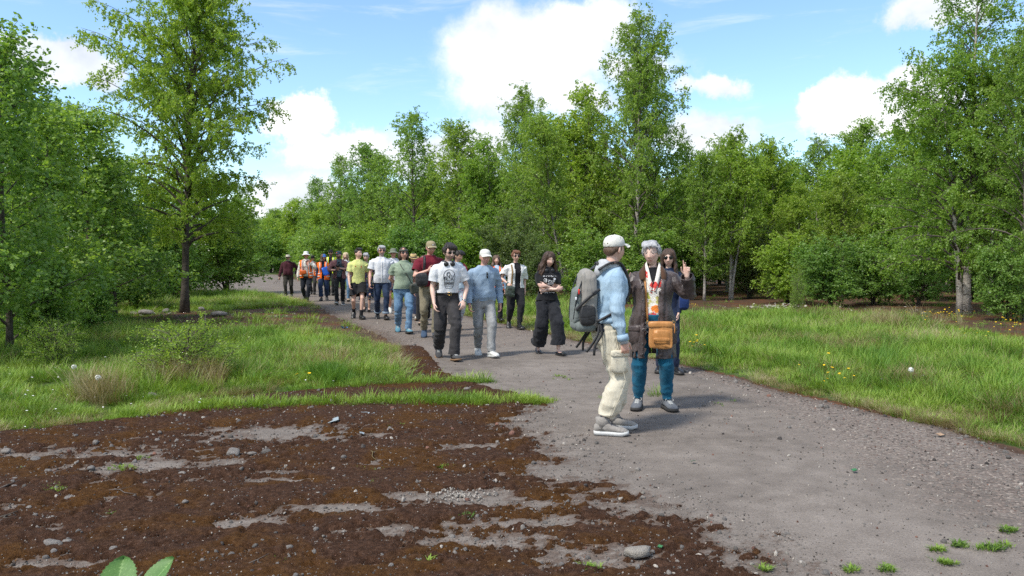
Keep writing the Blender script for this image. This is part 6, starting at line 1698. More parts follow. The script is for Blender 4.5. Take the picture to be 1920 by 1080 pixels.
for xx_ in (-.075, .075):
    b = MB(); P_ = catmull([T(xx_, .318, 1.02), T(xx_ * 1.2, .318, 1.2), T(xx_ * 1.1, .290, 1.36), T(xx_ * .5, .255, 1.44)], 14); b.add(*ribbon(P_ + np.array([0, .012, 0]), np.tile([0, 1, .1], (14, 1)), .016, .008)); p.cpart('zip', b, M_BLACK, bp)
b = MB(); b.add(*box(T(-.100, .322, 1.26), (.010, .006, .024), None, .3)); p.cpart('red_tag', b, M_RED, bp)
b = MB(); b.add(*box(T(-.095, .338, 1.20), (.017, .005, .014), None, .3)); p.cpart('badge', b, C_WHITE, bp)

# ---------- 2 speaking woman in the brown coat
loc, H = spot(1222, 768, 452, hat=.02)
p = Person('grey-haired woman in long brown waxed coat, gesturing with both hands raised', loc, H, -8, 'f', 1.14, belly=.03, lean=.0, head=(-16, 2), headroll=-3, skin='pale', lod=0, brow=(0.25, 0.22, 0.2), eyes=True,
           arms={'r': dict(to=(-.30, -.20, 1.34), pole=(-1, .1, -1.2), d=(.02, -.05, 1), palm=(.6, -.8, 0), thumb=(1, .3, 0), curl=(25, 30, 35, 40)),
                 'l': dict(to=(.335, -.215, 1.405), pole=(1, .15, -1.3), d=(-.05, -.1, 1), palm=(-.5, -.85, 0), thumb=(-1, .1, .1), curl=(3, 22, 78, 82), thumbd=(-.2, -.5, 1))},
           feet={'r': (-.14, 0, 0, -10, 0), 'l': (.155, -.01, 0, 20, 0)})
p.shoes(S_SLATE, M_SOLE_D, 'hiker', M_LACE_W)
p.lower('trousers', C_TEAL, 'taper', 1.0, .011, hemu=1.9, wide=.92)
p.upper('black_top', C_BLACK, .93, .006, 'none', amp=.003)
def vcut(w0, w1, z0, z1):
    def f(c):
        q = p_ref[0]; x, y, z = c; t = (z - z0) / (z1 - z0)
        return y < -.01 and abs(x - q.side * max(0, (z - .95) / .5)) < w0 + (w1 - w0) * min(max(t, 0), 1) and z < 1.60
    return f
p_ref = [p]
bl = p.upper('blouse', C_FLORAL, .80, .010, 'none', 1.1, amp=.006, cut=lambda c: c[1] < 0 and c[2] > 1.28 and abs(c[0]) < .055 * (c[2] - 1.28) / .17)
b = MB()                      # the scarf-like open collar of the blouse
for sg in (-1, 1):
    P_ = catmull([p.T((sg * .03, .07, 1.53)), p.T((sg * .074, .0, 1.52)), p.T((sg * .070, -.085, 1.44)), p.T((sg * .035, -.155, 1.32)), p.T((sg * .018, -.168, 1.24))], 16); b.add(*ribbon(P_, catmull([(0, .6, 1), (sg, 0, .5), (sg * .7, -1, .3), (sg * .2, -1, .1), (0, -1, 0)], 16), np.interp(np.linspace(0, 1, 16), [0, .5, 1], [.055, .075, .02]), .008))
p.pieces('blouse_collar', b, C_FLORAL, bl)
p.bv = p.bv[-1:]
ct = p.upper('waxed_coat', C_WAX, .555, .040, 'long', 1.42, amp=.012, top=1.462, extra=lambda z: (.03 * max(0, 1.0 - z) / .4 - .0 * z, .035 * max(0, 1.0 - z) / .4 + (.045 if z < .86 else 0), 0), cut=lambda c: c[1] < -.01 and c[2] < 1.50 and (-.060 - .035 * sst(c[2], 1.1, 1.4) < c[0] + .02 < .075 + .03 * sst(c[2], 1.1, 1.4) - .02 * sst(-c[2], -.9, -.6)) , cuff=.062, thick=.008)
b = MB()
for sg in (-1, 1):
    P_ = catmull([p.T((sg * .02, .085, 1.50)), p.T((sg * .085, .05, 1.505)), p.T((sg * .108, -.04, 1.47)), p.T((sg * .112, -.115, 1.41)), p.T((sg * .108, -.150, 1.36))], 16); b.add(*ribbon(P_, catmull([(0, .8, .7), (sg, .3, .6), (sg * .8, -.6, .6), (sg * .4, -1, .4), (sg * .2, -1, .1)], 16), np.interp(np.linspace(0, 1, 16), [0, .6, 1], [.055, .075, .045]), .010))
p.pieces('corduroy_collar', b, C_CORD, ct)
b = MB()
for sg, x_ in ((-1, -.10), (1, .095)):
    P_, N_ = p.cast_path([(x_ + sg * .008, 1.36), (x_, 1.15), (x_ - .005, .9), (x_ - .008, .72), (x_ - .012, .58)], False, .007, 22); b.add(*ribbon(P_, N_, .042, .007))
p.pieces('storm_placket', b, C_WAX, ct)
b = MB()
for zz_ in (1.30, 1.15, 1.0, .85, .70, .60):
    h_ = p.cast(-.105, zz_)
    if h_: b.add(*ellipsoid(h_[0] + np.array([0, -.016, 0]), (.008, .004, .008), 10, 6))
p.pieces('stud', b, M_GUNM, ct)
b = MB()
for sg in (-1, 1):
    h_ = p.cast(sg * .19, .80); c = h_[0] if h_ else p.T((sg * .19, -.15, .8)); b.add(*box(c + np.array([0, -.004, -.02]), (.066, .016, .085), rotm(0, 0, sg * 32), .3)); b.add(*box(c + np.array([0, -.010, .055]), (.070, .018, .030), rotm(0, 0, sg * 32), .3))
p.pieces('patch_pocket', b, C_WAX, ct)
tousled(p, H_GREY, 3, 1.0)
p.glasses(frame=M_STEEL, r=(.020, .016), clear=True)
sb = p.carry('shoulder_bag', 'tan leather bag hanging in front of the woman in the brown coat', 'bag', (.06, -.24, .64))
b = MB(); b.add(*box((.075, -.250, .795), (.124, .042, .138), rotm(0, 0, 4), .22)); me = solid(b, .007, 1, .7, 'bag_body'); p.folds(me, .005, [], seed=2); p.cpart('bag_body', me, C_TANLEA, sb)
b = MB(); b.add(*box((.075, -.258, .908), (.128, .040, .034), rotm(0, 0, 4), .25)); p.cpart('top_flap', b, C_TANLEA, sb)
b = MB(); b.add(*box((.085, -.288, .785), (.085, .010, .076), rotm(0, 0, 4), .2)); fp = p.cpart('front_pocket', b, C_TANLEA, sb)
b = MB(); b.add(*box((.085, -.297, .760), (.083, .005, .018), rotm(0, 0, 4), .3)); p.cpart('pocket_fold', b, C_TANLEA, sb, fp)
b = MB(); P_, N_ = p.cast_path([(-.105, 1.455), (-.085, 1.36), (-.075, 1.2), (-.066, 1.05), (-.058, .94)], False, .012, 22); b.add(*ribbon(P_, N_, .028, .006)); p.cpart('strap', b, C_TANLEA, sb)
b = MB(); b.add(*ribbon(catmull([(.207, -.27, .92), (.215, -.275, .86), (.212, -.27, .82)], 6), np.tile([.3, -1, 0], (6, 1)), .012, .004)); p.cpart('strap_end', b, C_TANLEA, sb)
for x_ in (-.055, .205):
    b = MB(); a = np.linspace(0, 2 * math.pi, 15); b.add(*tube(np.stack([x_ + .013 * np.cos(a), np.full(15, -.262), .93 + .015 * np.sin(a)], 1), [.003] * 15, 6, cap=False)); p.cpart('ring', b, M_BRASS, sb)

# ---------- 3 woman in sunglasses behind the speaker
loc, H = spot(1249, 700, 466, hat=.02)
p = Person('dark-haired woman in round sunglasses half hidden behind the speaking woman', loc, H, -12, 'f', .88, skin='pale', lod=1, head=(0, 4), side=.02, arms={'l': dict(swing=.03, out=.01)}, feet={'r': (-.08, .05, 0, -8, 0), 'l': (.12, -.05, 0, 28, 0)})
p.shoes(S_BLK, M_SOLE_D, 'chunky'); p.lower('trousers', C_NAVY, 'straight', 1.0, .009); p.upper('dark_jacket', C_NAVY, .86, .024, 'long', 1.2, amp=.010)
long_hair(p, H_BROWN, .30, .015); p.glasses(r=(.027, .022))
nb = p.carry('tote_bag', 'dark blue bag at the side of the woman in round sunglasses', 'bag', (.24, -.05, .90))
b = MB(); b.add(*box((.24, -.06, 1.03), (.07, .11, .13), None, .4)); me = solid(b, .010, 1, .8, 'bag_body'); p.folds(me, .008, [], seed=4); p.cpart('bag_body', me, cloth('blue_nylon', (0.012, 0.03, 0.11)), nb)
b = MB(); P_ = catmull([(.22, -.12, 1.14), (.19, -.06, 1.35), (.17, .02, 1.46), (.19, .08, 1.3), (.22, .02, 1.14)], 20); b.add(*ribbon(P_, np.tile([1, 0, .3], (20, 1)), .02, .004)); p.cpart('strap', b, C_NYLON, nb)

# ---------- 4 woman in black with folded arms
loc, H = spot(1026, 667, 469, .15, hat=.01)
p = Person('woman with long brown hair and black clothes walking with folded arms', loc, H, 14, 'f', .95, skin='pale', lod=1, head=(6, 14), lean=.03, face=1.0, eyes=False,
           arms={'r': dict(to=(.10, -.215, 1.13), pole=(-1, .25, -.7), d=(1, .05, .12), palm=(0, 1, 0), thumb=(0, 0, 1)), 'l': dict(to=(-.085, -.19, 1.185), pole=(1, .25, -.9), d=(-1, .12, .05), palm=(0, 1, 0), thumb=(0, 0, 1))}, feet={'r': (-.11, .18, .02, -6, 14), 'l': (.13, -.22, .0, 14, -4)}, drop=.025)
p.shoes(S_BLK, M_SOLE_D, 'flat'); p.lower('trousers', C_BLACKLINEN, 'wide', 1.04, .018, hemu=1.78, wide=1.1)
ts = p.upper('t_shirt', C_BLACK, .94, .022, 'short', 1.5, amp=.012, flare=.01)
tx = []
r_ = np.random.default_rng(9)
def scrawl(x0, x1, z0, z1, n, s):
    out = []
    for i in range(n):
        x_ = r_.uniform(x0, x1); z_ = r_.uniform(z0, z1); out.append([(x_ + r_.uniform(-s, s), z_ + r_.uniform(-s, s)) for _ in range(3)])
    return out
p.lines('print', scrawl(-.11, .11, 1.335, 1.345, 24, .010) + scrawl(-.04, .08, 1.20, 1.27, 46, .018) + scrawl(-.10, .10, 1.065, 1.075, 22, .008) + scrawl(-.10, -.06, 1.24, 1.31, 12, .012), .006, M_WINK, ts, fills=[[(.075 + .021 * math.cos(q), 1.295 + .019 * math.sin(q)) for q in np.linspace(0, 6.28, 13)[:-1]], [(-.07, 1.31), (-.055, 1.29), (-.065, 1.26), (-.09, 1.24), (-.08, 1.28)]])
long_hair(p, H_BROWN, .40, .028, n=46, wide=1.25)
for k_, (u0, n_) in {'r': (1.35, 9), }.items():          # tattoos on the forearm
    P_, u = p.armpath(k_, 1.3, 1.62, 12); b = MB(); q_ = np.array([0, -.036, .004])
    b.add(*tube(P_ + q_ + .008 * np.stack([0 * u, 0 * u, np.sin(u * 60)], 1), [.0028] * 12, 5)); b.add(*tube(P_ + q_ + np.array([0, .004, -.012]) + .006 * np.stack([0 * u, 0 * u, np.cos(u * 70)], 1), [.0028] * 12, 5))
    p.part('tattoo', b.mesh('tattoo'), M_INK, p.body)
hp = p.carry('headphones', 'black headphones round the neck of the woman in black', 'headphones', p.T((0, -.05, 1.42)))
b = MB(); a = np.linspace(R(-60), R(240), 20); b.add(*tube(p.T(np.stack([np.cos(a) * .085, .01 + np.sin(a) * .085, 1.475 + 0 * a], 1)), [.008] * 20, 8)); p.cpart('band', b, M_BLACK, hp)
for sg in (-1, 1): b = MB(); b.add(*ellipsoid(p.T((sg * .052, -.095, 1.435)), (.034, .018, .036))); p.cpart('ear_cup', b, M_BLACK, hp)

# ---------- 5 red-haired woman with the green bag
loc, H = spot(966, 618, 467, .12, hat=.02)
p = Person('woman with short red hair, open white shirt and black trousers', loc, H, 12, 'f', 1.0, skin='fair', lod=1, head=(4, 2), arms={'r': dict(to=(-.20, -.17, 1.03), pole=(-1, .8, -.2), d=(.25, -.8, -.6), palm=(.5, 0, -1), thumb=(.8, 0, .6), curl=(55, 60, 62, 65)), 'l': dict(swing=-.06)}, feet={'r': (-.10, .22, .07, -8, 32), 'l': (.05, -.20, 0, 10, -4)}, drop=.025)
p.shoes(S_BLK, M_SOLE_D, 'boot', M_BLACK); p.lower('trousers', C_BLACK, 'taper', 1.05, .009, hemu=1.82); p.upper('black_top', C_BLACK, 1.0, .010, 'none', amp=.005)
p.bv = []
sh = p.upper('white_shirt', C_SPECK, .93, .034, 'elbow', 1.75, amp=.014, cut=lambda c: c[1] < 0 and c[2] < 1.5 and -.03 - .03 * (c[2] - .93) < c[0] < .085 + .03 * (c[2] - .93), top=1.465)
p.collar(C_WHITE, sh, gap=50)
tousled(p, H_RED, 8, .97); p.glasses(r=(.029, .020))
gb = p.carry('handbag', 'dark green leather bag on a patterned strap carried by the red-haired woman', 'bag', (-.17, -.26, .74))
b = MB(); b.add(*box((-.165, -.235, .87), (.10, .055, .115), rotm(0, 8, 10), .35)); b.add(*box((-.165, -.235, .79), (.115, .06, .05), rotm(0, 8, 10), .5)); me = solid(b, .009, 2, .8, 'bag_body'); p.folds(me, .012, [], seed=8); p.cpart('bag_body', me, C_GREENLEA, gb)
b = MB(); P_, N_ = p.cast_path([(-.105, 1.44), (-.10, 1.32), (-.10, 1.15), (-.11, 1.0)], False, .009, 16); b.add(*ribbon(np.concatenate([P_, [(-.13, -.23, .96)]]), np.concatenate([N_, [(0, -1, 0)]]), .036, .005)); p.cpart('strap', b, printed('leopard_strap', (0.30, 0.20, 0.09), [(0.03, 0.02, 0.015), (0.05, 0.03, 0.02)], 60, .35), gb)
b = MB(); d_ = unit(p.wr['r'] - p.el['r']); b.add(*tube([p.wr['r'] - d_ * .02, p.wr['r'] + d_ * .004], [.029, .029], 14)); p.part('bracelet', b.mesh('bracelet'), plain('teal_band', (0.01, 0.12, 0.12)))

# ---------- 6 older man in the blue jumper
loc, H = spot(906, 670, 461, .15, hat=.03)
p = Person('older man in off-white cap, blue-grey jumper and grey jeans', loc, H, 14, 'm', 1.04, belly=.02, lean=.05, skin='ruddy', lod=1, head=(8, 12), brow=(.4, .38, .35), eyes=False, arms={'r': dict(swing=.10, out=.08), 'l': dict(swing=-.08, out=.10)}, feet={'r': (-.05, .20, .035, -6, 18), 'l': (.075, -.25, .0, 14, -6)}, drop=.03)
p.shoes(S_WHT, M_SOLE_W, 'chunky', M_LACE_W); p.lower('jeans', C_GREYDEN, 'straight', 1.0, .012, hemu=1.97, wide=1.0)
ju = p.upper('jumper', C_BLUEKNIT, .92, .022, 'long', 1.22, amp=.015, cuff=.038, extra=lambda z: (.012 * sst(-z, -1.15, -1.0) - .014 * sst(-z, -.975, -.94), .012 * sst(-z, -1.15, -1.0) - .012 * sst(-z, -.975, -.94), 0)); p.collar(cloth('pale_blue_shirt', (0.45, 0.55, 0.68)), ju, 1.478, (.066, .062), .034, 22)
nape(p, H_GREY); p.cap(C_OFFW)
b = MB(); h_ = p.cast(.02, 1.36); b.add(*box(h_[0] + np.array([.0, -.012, .0]), (.011, .006, .026), None, .4)); b.add(*box(h_[0] + np.array([.003, -.014, -.052]), (.014, .006, .024), None, .4)); p.pieces('hanging_sunglasses', b, M_LENS, ju)

# ---------- 7 young man with headphones and printed T-shirt
loc, H = spot(838, 676, 452, .15, hat=.02)
p = Person('young man in white printed T-shirt with headphones round his neck', loc, H, 14, 'm', .98, lean=.04, skin='pale', lod=1, head=(14, 10), beard=((.06, .04, .03), .55), arms={'r': dict(swing=.08, out=.05), 'l': dict(to=(.235, -.15, .905), pole=(1, 1, 0), palm=(-.4, 1, 0), thumb=(-1, -.3, .2))}, feet={'r': (-.085, .26, .07, -8, 30), 'l': (.065, -.24, 0, 10, -6)}, drop=.03, side=.015)
p.shoes(S_DGREY, M_SOLE_G, 'trainer', M_LACE_W); tr = p.lower('trousers', C_CHAR, 'baggy', 1.035, .014, hemu=2.0, wide=1.0)
b = MB(); a = np.linspace(0, 2 * math.pi, 40); L = np.array(p.lv); rx, ry, cy = [np.interp(1.015, L[:, 0], L[:, i]) for i in (1, 2, 3)]
P_ = p.T(np.stack([sq(np.cos(a)) * (rx + .016), cy + sq(np.sin(a)) * (ry + .016), np.full(40, 1.012)], 1)); b.add(*ribbon(P_, np.stack([np.cos(a), np.sin(a), 0 * a], 1), .040, .007)); bt = p.part('belt', b.mesh('belt'), S_BLK, tr)
b = MB(); y_ = p.T((0.02, -(ry + .022) + cy, 1.012)); a = np.array([[-.024, -.021], [.024, -.021], [.024, .021], [-.024, .021], [-.024, -.021], [.024, -.021]]); b.add(*tube([y_ + np.array([u_, -.004, v_]) for u_, v_ in a], [.004] * 6, 6)); p.part('buckle', b.mesh('buckle'), M_BRASS, bt)
ts = p.upper('t_shirt', C_WHITE, 1.025, .020, 'short', 1.42, amp=.010)
cx, cz = .01, 1.27; pol = []; circ = lambda r0, r1, x_, z_, a0=0, a1=360, m=16: [(x_ + r0 * math.cos(R(q)), z_ + r1 * math.sin(R(q))) for q in np.linspace(a0, a1, m)]
pol += [circ(.085, .098, cx, cz, -40, 220, 22), circ(.018, .024, cx - .012, cz + .025), circ(.030, .040, cx - .010, cz + .022, 20, 200), [(cx - .03, cz + .03), (cx - .04, cz - .02), (cx - .02, cz - .03)], [(cx + .01, cz + .03), (cx + .04, cz + .0), (cx + .025, cz - .04)], [(cx - .07, cz - .06), (cx - .03, cz - .05), (cx, cz - .065), (cx + .04, cz - .05), (cx + .07, cz - .06)],
        [(cx - .07, cz - .085), (cx + .07, cz - .085)], [(cx - .062, cz - .12), (cx + .062, cz - .12)], [(cx - .065, cz - .145), (cx + .065, cz - .145)], [(cx - .045, cz - .175), (cx + .045, cz - .175)], [(cx - .075, cz - .06), (cx - .07, cz - .10), (cx - .06, cz - .15), (cx - .045, cz - .175)], [(cx + .075, cz - .06), (cx + .07, cz - .10), (cx + .06, cz - .15), (cx + .045, cz - .175)]]
for i in range(7): pol.append([(cx - .078 + .006 * i, cz + .03 - .014 * i), (cx - .06 + .006 * i, cz - .01 - .008 * i)]); pol.append([(cx + .078 - .006 * i, cz + .03 - .014 * i), (cx + .06 - .006 * i, cz - .01 - .008 * i)])
for i in range(8): pol.append(circ(.007, .006, cx - .05 + .0145 * i, cz - .102, 0, 360, 7))
p.lines('print', pol, .0055, M_INK, ts, fills=[[(cx - .012, cz - .005), (cx + .012, cz + .0), (cx + .006, cz - .035)], [(cx - .078, cz - .0), (cx - .066, cz - .01), (cx - .062, cz - .05), (cx - .076, cz - .045)]])
tousled(p, H_BLACK, 5, 1.03, drop=.02); p.glasses(r=(.027, .018))
hp = p.carry('headphones', 'black headphones round the neck of the young man in white', 'headphones', p.T((0, -.05, 1.42)))
b = MB(); a = np.linspace(R(-60), R(240), 20); b.add(*tube(p.T(np.stack([np.cos(a) * .092, .01 + np.sin(a) * .090, 1.492 + 0 * a], 1)), [.010] * 20, 8)); p.cpart('band', b, M_GUNM, hp)
for sg in (-1, 1): b = MB(); b.add(*ellipsoid(p.T((sg * .048, -.098, 1.452)), (.038, .022, .036))); p.cpart('ear_cup', b, S_BLK, hp)
b = MB(); d_ = unit(p.wr['l'] - p.el['l']); b.add(*tube([p.wr['l'] - d_ * .014, p.wr['l'] + d_ * .004], [.030, .030], 14)); wt = p.part('wristwatch', b.mesh('wristwatch'), M_STEEL); b = MB(); b.add(*ellipsoid(p.wr['l'] + np.array([.012, -.028, 0]), (.017, .008, .017))); p.part('dial', b.mesh('dial'), M_WATCH, wt)

# ---------- 8 man in maroon polo with a shoulder bag
loc, H = spot(806, 636, 449, .2, hat=.03)
p = Person('man in tan cap and maroon polo shirt holding the strap of a bag', loc, H, 12, 'm', 1.02, lean=.05, skin='ruddy', lod=1, head=(12, 14), arms={'r': dict(to=(-.05, -.22, 1.22), pole=(-1, .2, -.7), d=(.8, -.25, .25), palm=(0, .6, -.5), thumb=(0, -.3, 1), curl=(55, 60, 62, 65)), 'l': dict(swing=.03)}, feet=walk('l', .16))
p.shoes(cloth('blue_trainer', (.05, .08, .13)), M_SOLE_D, 'trainer'); p.lower('trousers', C_KHAKI, 'straight', 1.02, .012)
po = p.upper('polo_shirt', C_MAROON, .93, .020, 'short', 1.4, amp=.010); p.collar(C_MAROON, po, gap=30)
nape(p, H_MID); p.cap(C_TAN, badge=(M_INK, M_WINK)); p.glasses(frame=M_BLACK, r=(.022, .016), clear=True)
hb = p.carry('holdall', 'black bag slung in front of the man in the maroon polo shirt', 'bag', (-.16, -.2, 1.0))
b = MB(); b.add(*box((-.165, -.24, 1.06), (.115, .09, .125), None, .5)); me = solid(b, .010, 2, .8, 'bag_body'); p.folds(me, .008, [], seed=3); p.cpart('bag_body', me, C_NYLON, hb)
b = MB(); P_, N_ = p.cast_path([(-.10, 1.47), (-.105, 1.40), (-.11, 1.30), (-.12, 1.20)], False, .010, 12); b.add(*ribbon(P_, N_, .045, .008)); p.cpart('strap', b, C_NYLON, hb)

# ---------- 9 dark-haired woman half hidden
loc, H = spot(856, 622, 468, .3, hat=.02)
p = Person('woman with dark tied hair and pale blue top behind the young man in white', loc, H, 20, 'f', 1.0, skin='tan', lod=2, head=(30, 16), feet=walk('r', .15))
p.shoes(S_TANS, M_SOLE_D, 'trainer'); p.lower('trousers', C_FLOWER2, 'straight', 1.02, .008); p.upper('pale_blue_top', cloth('pale_blue_cotton', (.42, .52, .60), (.5, .6, .66)), .92, .022, 'elbow', 1.4)
p.hair(H_BLACK, [((0, .02, .034), (.084, .098, .094)), ((0, .085, -.05), (.065, .05, .08)), ((.03, .10, .01), (.05, .045, .05))], [([(a * .7, .0, .126), (a, -.062, .108), (a * 1.15, -.094, .075), (a * 1.2, -.096, .045)], [.014, .015, .012, .006]) for a in np.linspace(-.06, .06, 10)])
sc = p.carry('scarf', 'red scarf hanging from the shoulder of the dark-haired woman', 'scarf', (.15, -.1, 1.1)); b = MB(); P_ = catmull([p.T((.15, .02, 1.46)), p.T((.17, -.10, 1.38)), p.T((.18, -.14, 1.25)), p.T((.21, -.15, 1.08)), p.T((.23, -.14, .98))], 14); b.add(*ribbon(P_, np.tile([.4, -1, .3], (14, 1)), np.interp(np.linspace(0, 1, 14), [0, .5, 1], [.05, .10, .03]), .01)); p.cpart('cloth', b, cloth('red_scarf', (.28, .015, .03)), sc)

# ---------- 10 woman in the green shirt
loc, H = spot(757, 626, 459, .15, hat=.03)
p = Person('woman in sage green shirt and blue jeans with hands behind her back', loc, H, 14, 'f', 1.12, belly=.02, lean=.02, skin='ruddy', lod=1, head=(10, -2), arms={'r': dict(to=(-.08, .19, .98), pole=(-1, -.1, -.5), d=(.7, .3, -.4)), 'l': dict(to=(.08, .19, 1.0), pole=(1, -.1, -.5), d=(-.7, .3, -.4))}, feet={'r': (-.085, .26, .07, -8, 30), 'l': (.06, -.23, .0, 10, -6)}, drop=.03)
p.shoes(S_TEAL, M_SOLE_D, 'hiker', M_LACE_W); p.lower('jeans', C_JEANS, 'straight', 1.02, .013, wide=1.0); gs_ = p.upper('shirt', C_SAGE, .92, .020, 'short', 1.45, amp=.011); p.collar(C_SAGE, gs_, gap=40)
p.hair(H_BROWN, [((0, .02, .032), (.083, .098, .094)), ((.075, .03, -.06), (.034, .05, .085)), ((-.075, .03, -.06), (.034, .05, .085)), ((0, .07, -.06), (.075, .045, .09))], None, amp=.014, freq=.6); p.glasses(r=(.030, .017))
b = MB(); a = np.linspace(R(180), R(360), 24); b.add(*ribbon(np.stack([np.cos(a) * .082, .01 + np.sin(a) * .106, .058 + 0 * a], 1), np.stack([np.cos(a), np.sin(a), .3 + 0 * a], 1), .036, .006)); p.hmesh('headscarf', b, C_OLIVE)
cb = p.carry('crossbody_bag', 'olive grey crossbody bag on the hip of the woman in green', 'bag', (.20, -.15, .82))
b = MB(); b.add(*box((.195, -.165, .925), (.085, .045, .105), rotm(0, -8, 20), .3)); me = solid(b, .009, 1, .8, 'bag_body'); p.folds(me, .006, [], seed=3); p.cpart('bag_body', me, C_OLIVE, cb)
b = p.strap([(-.085, 1.44), (-.05, 1.35), (.05, 1.20), (.13, 1.06), (.16, 1.0)], [(-.085, 1.44), (-.03, 1.3), (.08, 1.1), (.15, .97)], .016); p.cpart('strap', b, C_OLIVE, cb)

# ---------- 11 straw hat woman
loc, H = spot(775, 603, 472, .25, hat=.05)
p = Person('woman in straw hat and dark clothes behind the woman in green', loc, H, 10, 'f', 1.0, skin='ruddy', lod=2, head=(5, 16), feet=walk('l', .15))
p.shoes(S_WHT, M_SOLE_G, 'trainer'); p.lower('trousers', C_NAVY, 'wide', 1.02, .010, hemu=1.8, wide=.9); p.upper('navy_top', C_NAVY, .90, .024, 'elbow', 1.4); short_hair(p, H_MID, False); p.hat(C_STRAW, 'fedora', C_NAVY)
# ---------- person in flared black trousers beside her
loc, H = spot(793, 612, 478, .3, hat=.03)
p = Person('walker in wide black trousers mostly hidden beside the maroon polo shirt', loc, H, 10, 'f', .95, skin='fair', lod=2, head=(5, 10), feet=walk('r', .15))
p.shoes(S_TANS, M_SOLE_D, 'flat'); p.lower('trousers', C_BLACK, 'wide', 1.02, .010, hemu=1.85, wide=.9); p.upper('black_top', C_BLACK, .90, .020, 'elbow', 1.3); short_hair(p, H_MID, False)
bb = p.carry('carrier_bag', 'limp black bag hanging beside the wide black trousers', 'bag', (-.27, -.02, .55)); b = MB(); b.add(*box((-.27, -.04, .68), (.045, .09, .15), None, .5)); me = solid(b, .012, 2, .8, 'bag_body'); p.folds(me, .014, [], seed=6); p.cpart('bag_body', me, C_NYLON, bb)

# ---------- 12 man in white shirt
loc, H = spot(716, 600, 458, .15, hat=.02)
p = Person('grey-haired man in white short-sleeved shirt and dark turned-up jeans', loc, H, 12, 'm', 1.04, belly=.025, skin='ruddy', lod=1, head=(6, 0), beard=((.30, .29, .28), .8), arms={'r': dict(swing=.12, out=.10), 'l': dict(swing=-.10)}, feet={'r': (-.09, .18, .03, -8, 16), 'l': (.08, -.22, .0, 8, -6)}, drop=.025)
p.shoes(S_BLK, M_SOLE_D, 'trainer'); jn = p.lower('jeans', C_INDIGO, 'straight', 1.0, .010, hemu=1.84)
b = MB()
for k in 'lr':
    P_, u = p.legpath(k, 1.76, 1.87, 4); b.add(*tube(P_, [.084] * 4, 18))
p.pieces('turn_up', b, cloth('pale_denim_back', (.22, .28, .34)), jn)
ws = p.upper('shirt', C_WHITE, .885, .030, 'short', 1.55, amp=.012); p.collar(C_WHITE, ws, gap=32)
b = MB(); P_, N_ = p.cast_path([(0, 1.40), (0, 1.2), (0, 1.0), (0, .90)], False, .003, 14); b.add(*ribbon(P_, N_, .028, .003)); p.part('placket', b.mesh('placket'), C_WHITE, ws)
tousled(p, H_GREY, 11, .93); p.glasses(r=(.027, .018))
# ---------- 13 man in green hat behind
loc, H = spot(738, 590, 463, .3, hat=.05)
p = Person('walker in grey-green hat and shorts behind the man in the white shirt', loc, H, 10, 'm', 1.0, skin='ruddy', lod=2, feet=walk('l', .14)); p.shoes(S_WHT, M_SOLE_W, 'trainer'); p.lower('trousers', C_NAVY, 'shorts', 1.02, .008); p.upper('shirt', C_WHITE, .90, .024, 'short', 1.4); nape(p, H_GREY); p.hat(cloth('grey_green_hat', (.17, .19, .14)), 'bucket')

# ---------- 14 woman in the floral dress
loc, H = spot(688, 586, 474, .15, hat=.02)
p = Person('grey-haired woman in navy floral dress behind the boy in yellow', loc, H, 4, 'f', 1.05, skin='fair', lod=2, head=(-5, 6), arms={'l': dict(swing=.0)}, feet=walk('l', .12))
p.shoes(S_BLK, M_SOLE_D, 'flat')
p.upper('dress', C_DRESS, .36, .022, 'short', 1.4, amp=.014, extra=lambda z: (.05 * max(0, 1.05 - z) / .6, .05 * max(0, 1.05 - z) / .6 + (.06 if z < .82 else 0), 0)); short_hair(p, H_GREY, True, 1.05)

# ---------- 15 boy in yellow
loc, H = spot(672, 599, 464, .12, hat=.015)
p = Person('teenage boy in pale yellow football shirt and black shorts', loc, H, 14, 'm', .90, skin='fair', lod=1, head=(40, -2), brow=(.03, .02, .015), arms={'r': dict(swing=.12, out=.05), 'l': dict(swing=-.12, out=.10)}, feet={'r': (-.10, .22, .07, -12, 30), 'l': (.055, -.22, .0, 16, -6)}, drop=.03)
p.shoes(S_BLK, M_SOLE_D, 'trainer'); p.lower('shorts', C_BLACK, 'shorts', .98, .009, wide=1.05)
b = MB()
for k in 'lr':
    P_, u = p.legpath(k, 1.66, 1.98, 6); b.add(*tube(P_, [.050, .048, .046, .045, .044, .044], 16))
p.pieces('sock', b, C_BLACK)
ys = p.upper('football_shirt', C_LIME, .90, .022, 'short', 1.45, amp=.008, flare=.008); p.collar(C_LIME, ys, gap=40)
p.lines('shirt_emblem', [[(-.075 + .010 * i, 1.315), (-.083 + .010 * i, 1.330 + .006 * i)] for i in range(3)], .007, M_RED, ys); p.lines('crest', [[(.060, 1.335), (.085, 1.335)], [(.062, 1.30), (.072, 1.285), (.083, 1.30)], circ(.011, .017, .072, 1.312, 0, 360, 10)], .006, M_RED, ys)
b = MB()
for sg in (-1, 1):
    P_ = p.T(np.stack([np.full(10, sg * .160), np.full(10, -.03), np.linspace(1.22, .91, 10)], 1)); Ls = np.array(p.lv); wx = np.interp(np.linspace(1.22, .91, 10), Ls[:, 0], Ls[:, 1]) + .026; P_[:, 0] = sg * wx; b.add(*ribbon(P_, np.tile([sg, -.3, 0], (10, 1)), .022, .004))
p.pieces('side_stripe', b, M_RED, ys)
p.hair(H_BLACK, [((0, .02, .040), (.080, .096, .088)), ((0, -.03, .105), (.060, .05, .028))], [([(a * .8, .03, .128), (a, -.05, .128), (a * 1.1, -.095, .095)], [.016, .018, .008]) for a in np.linspace(-.05, .05, 8)])

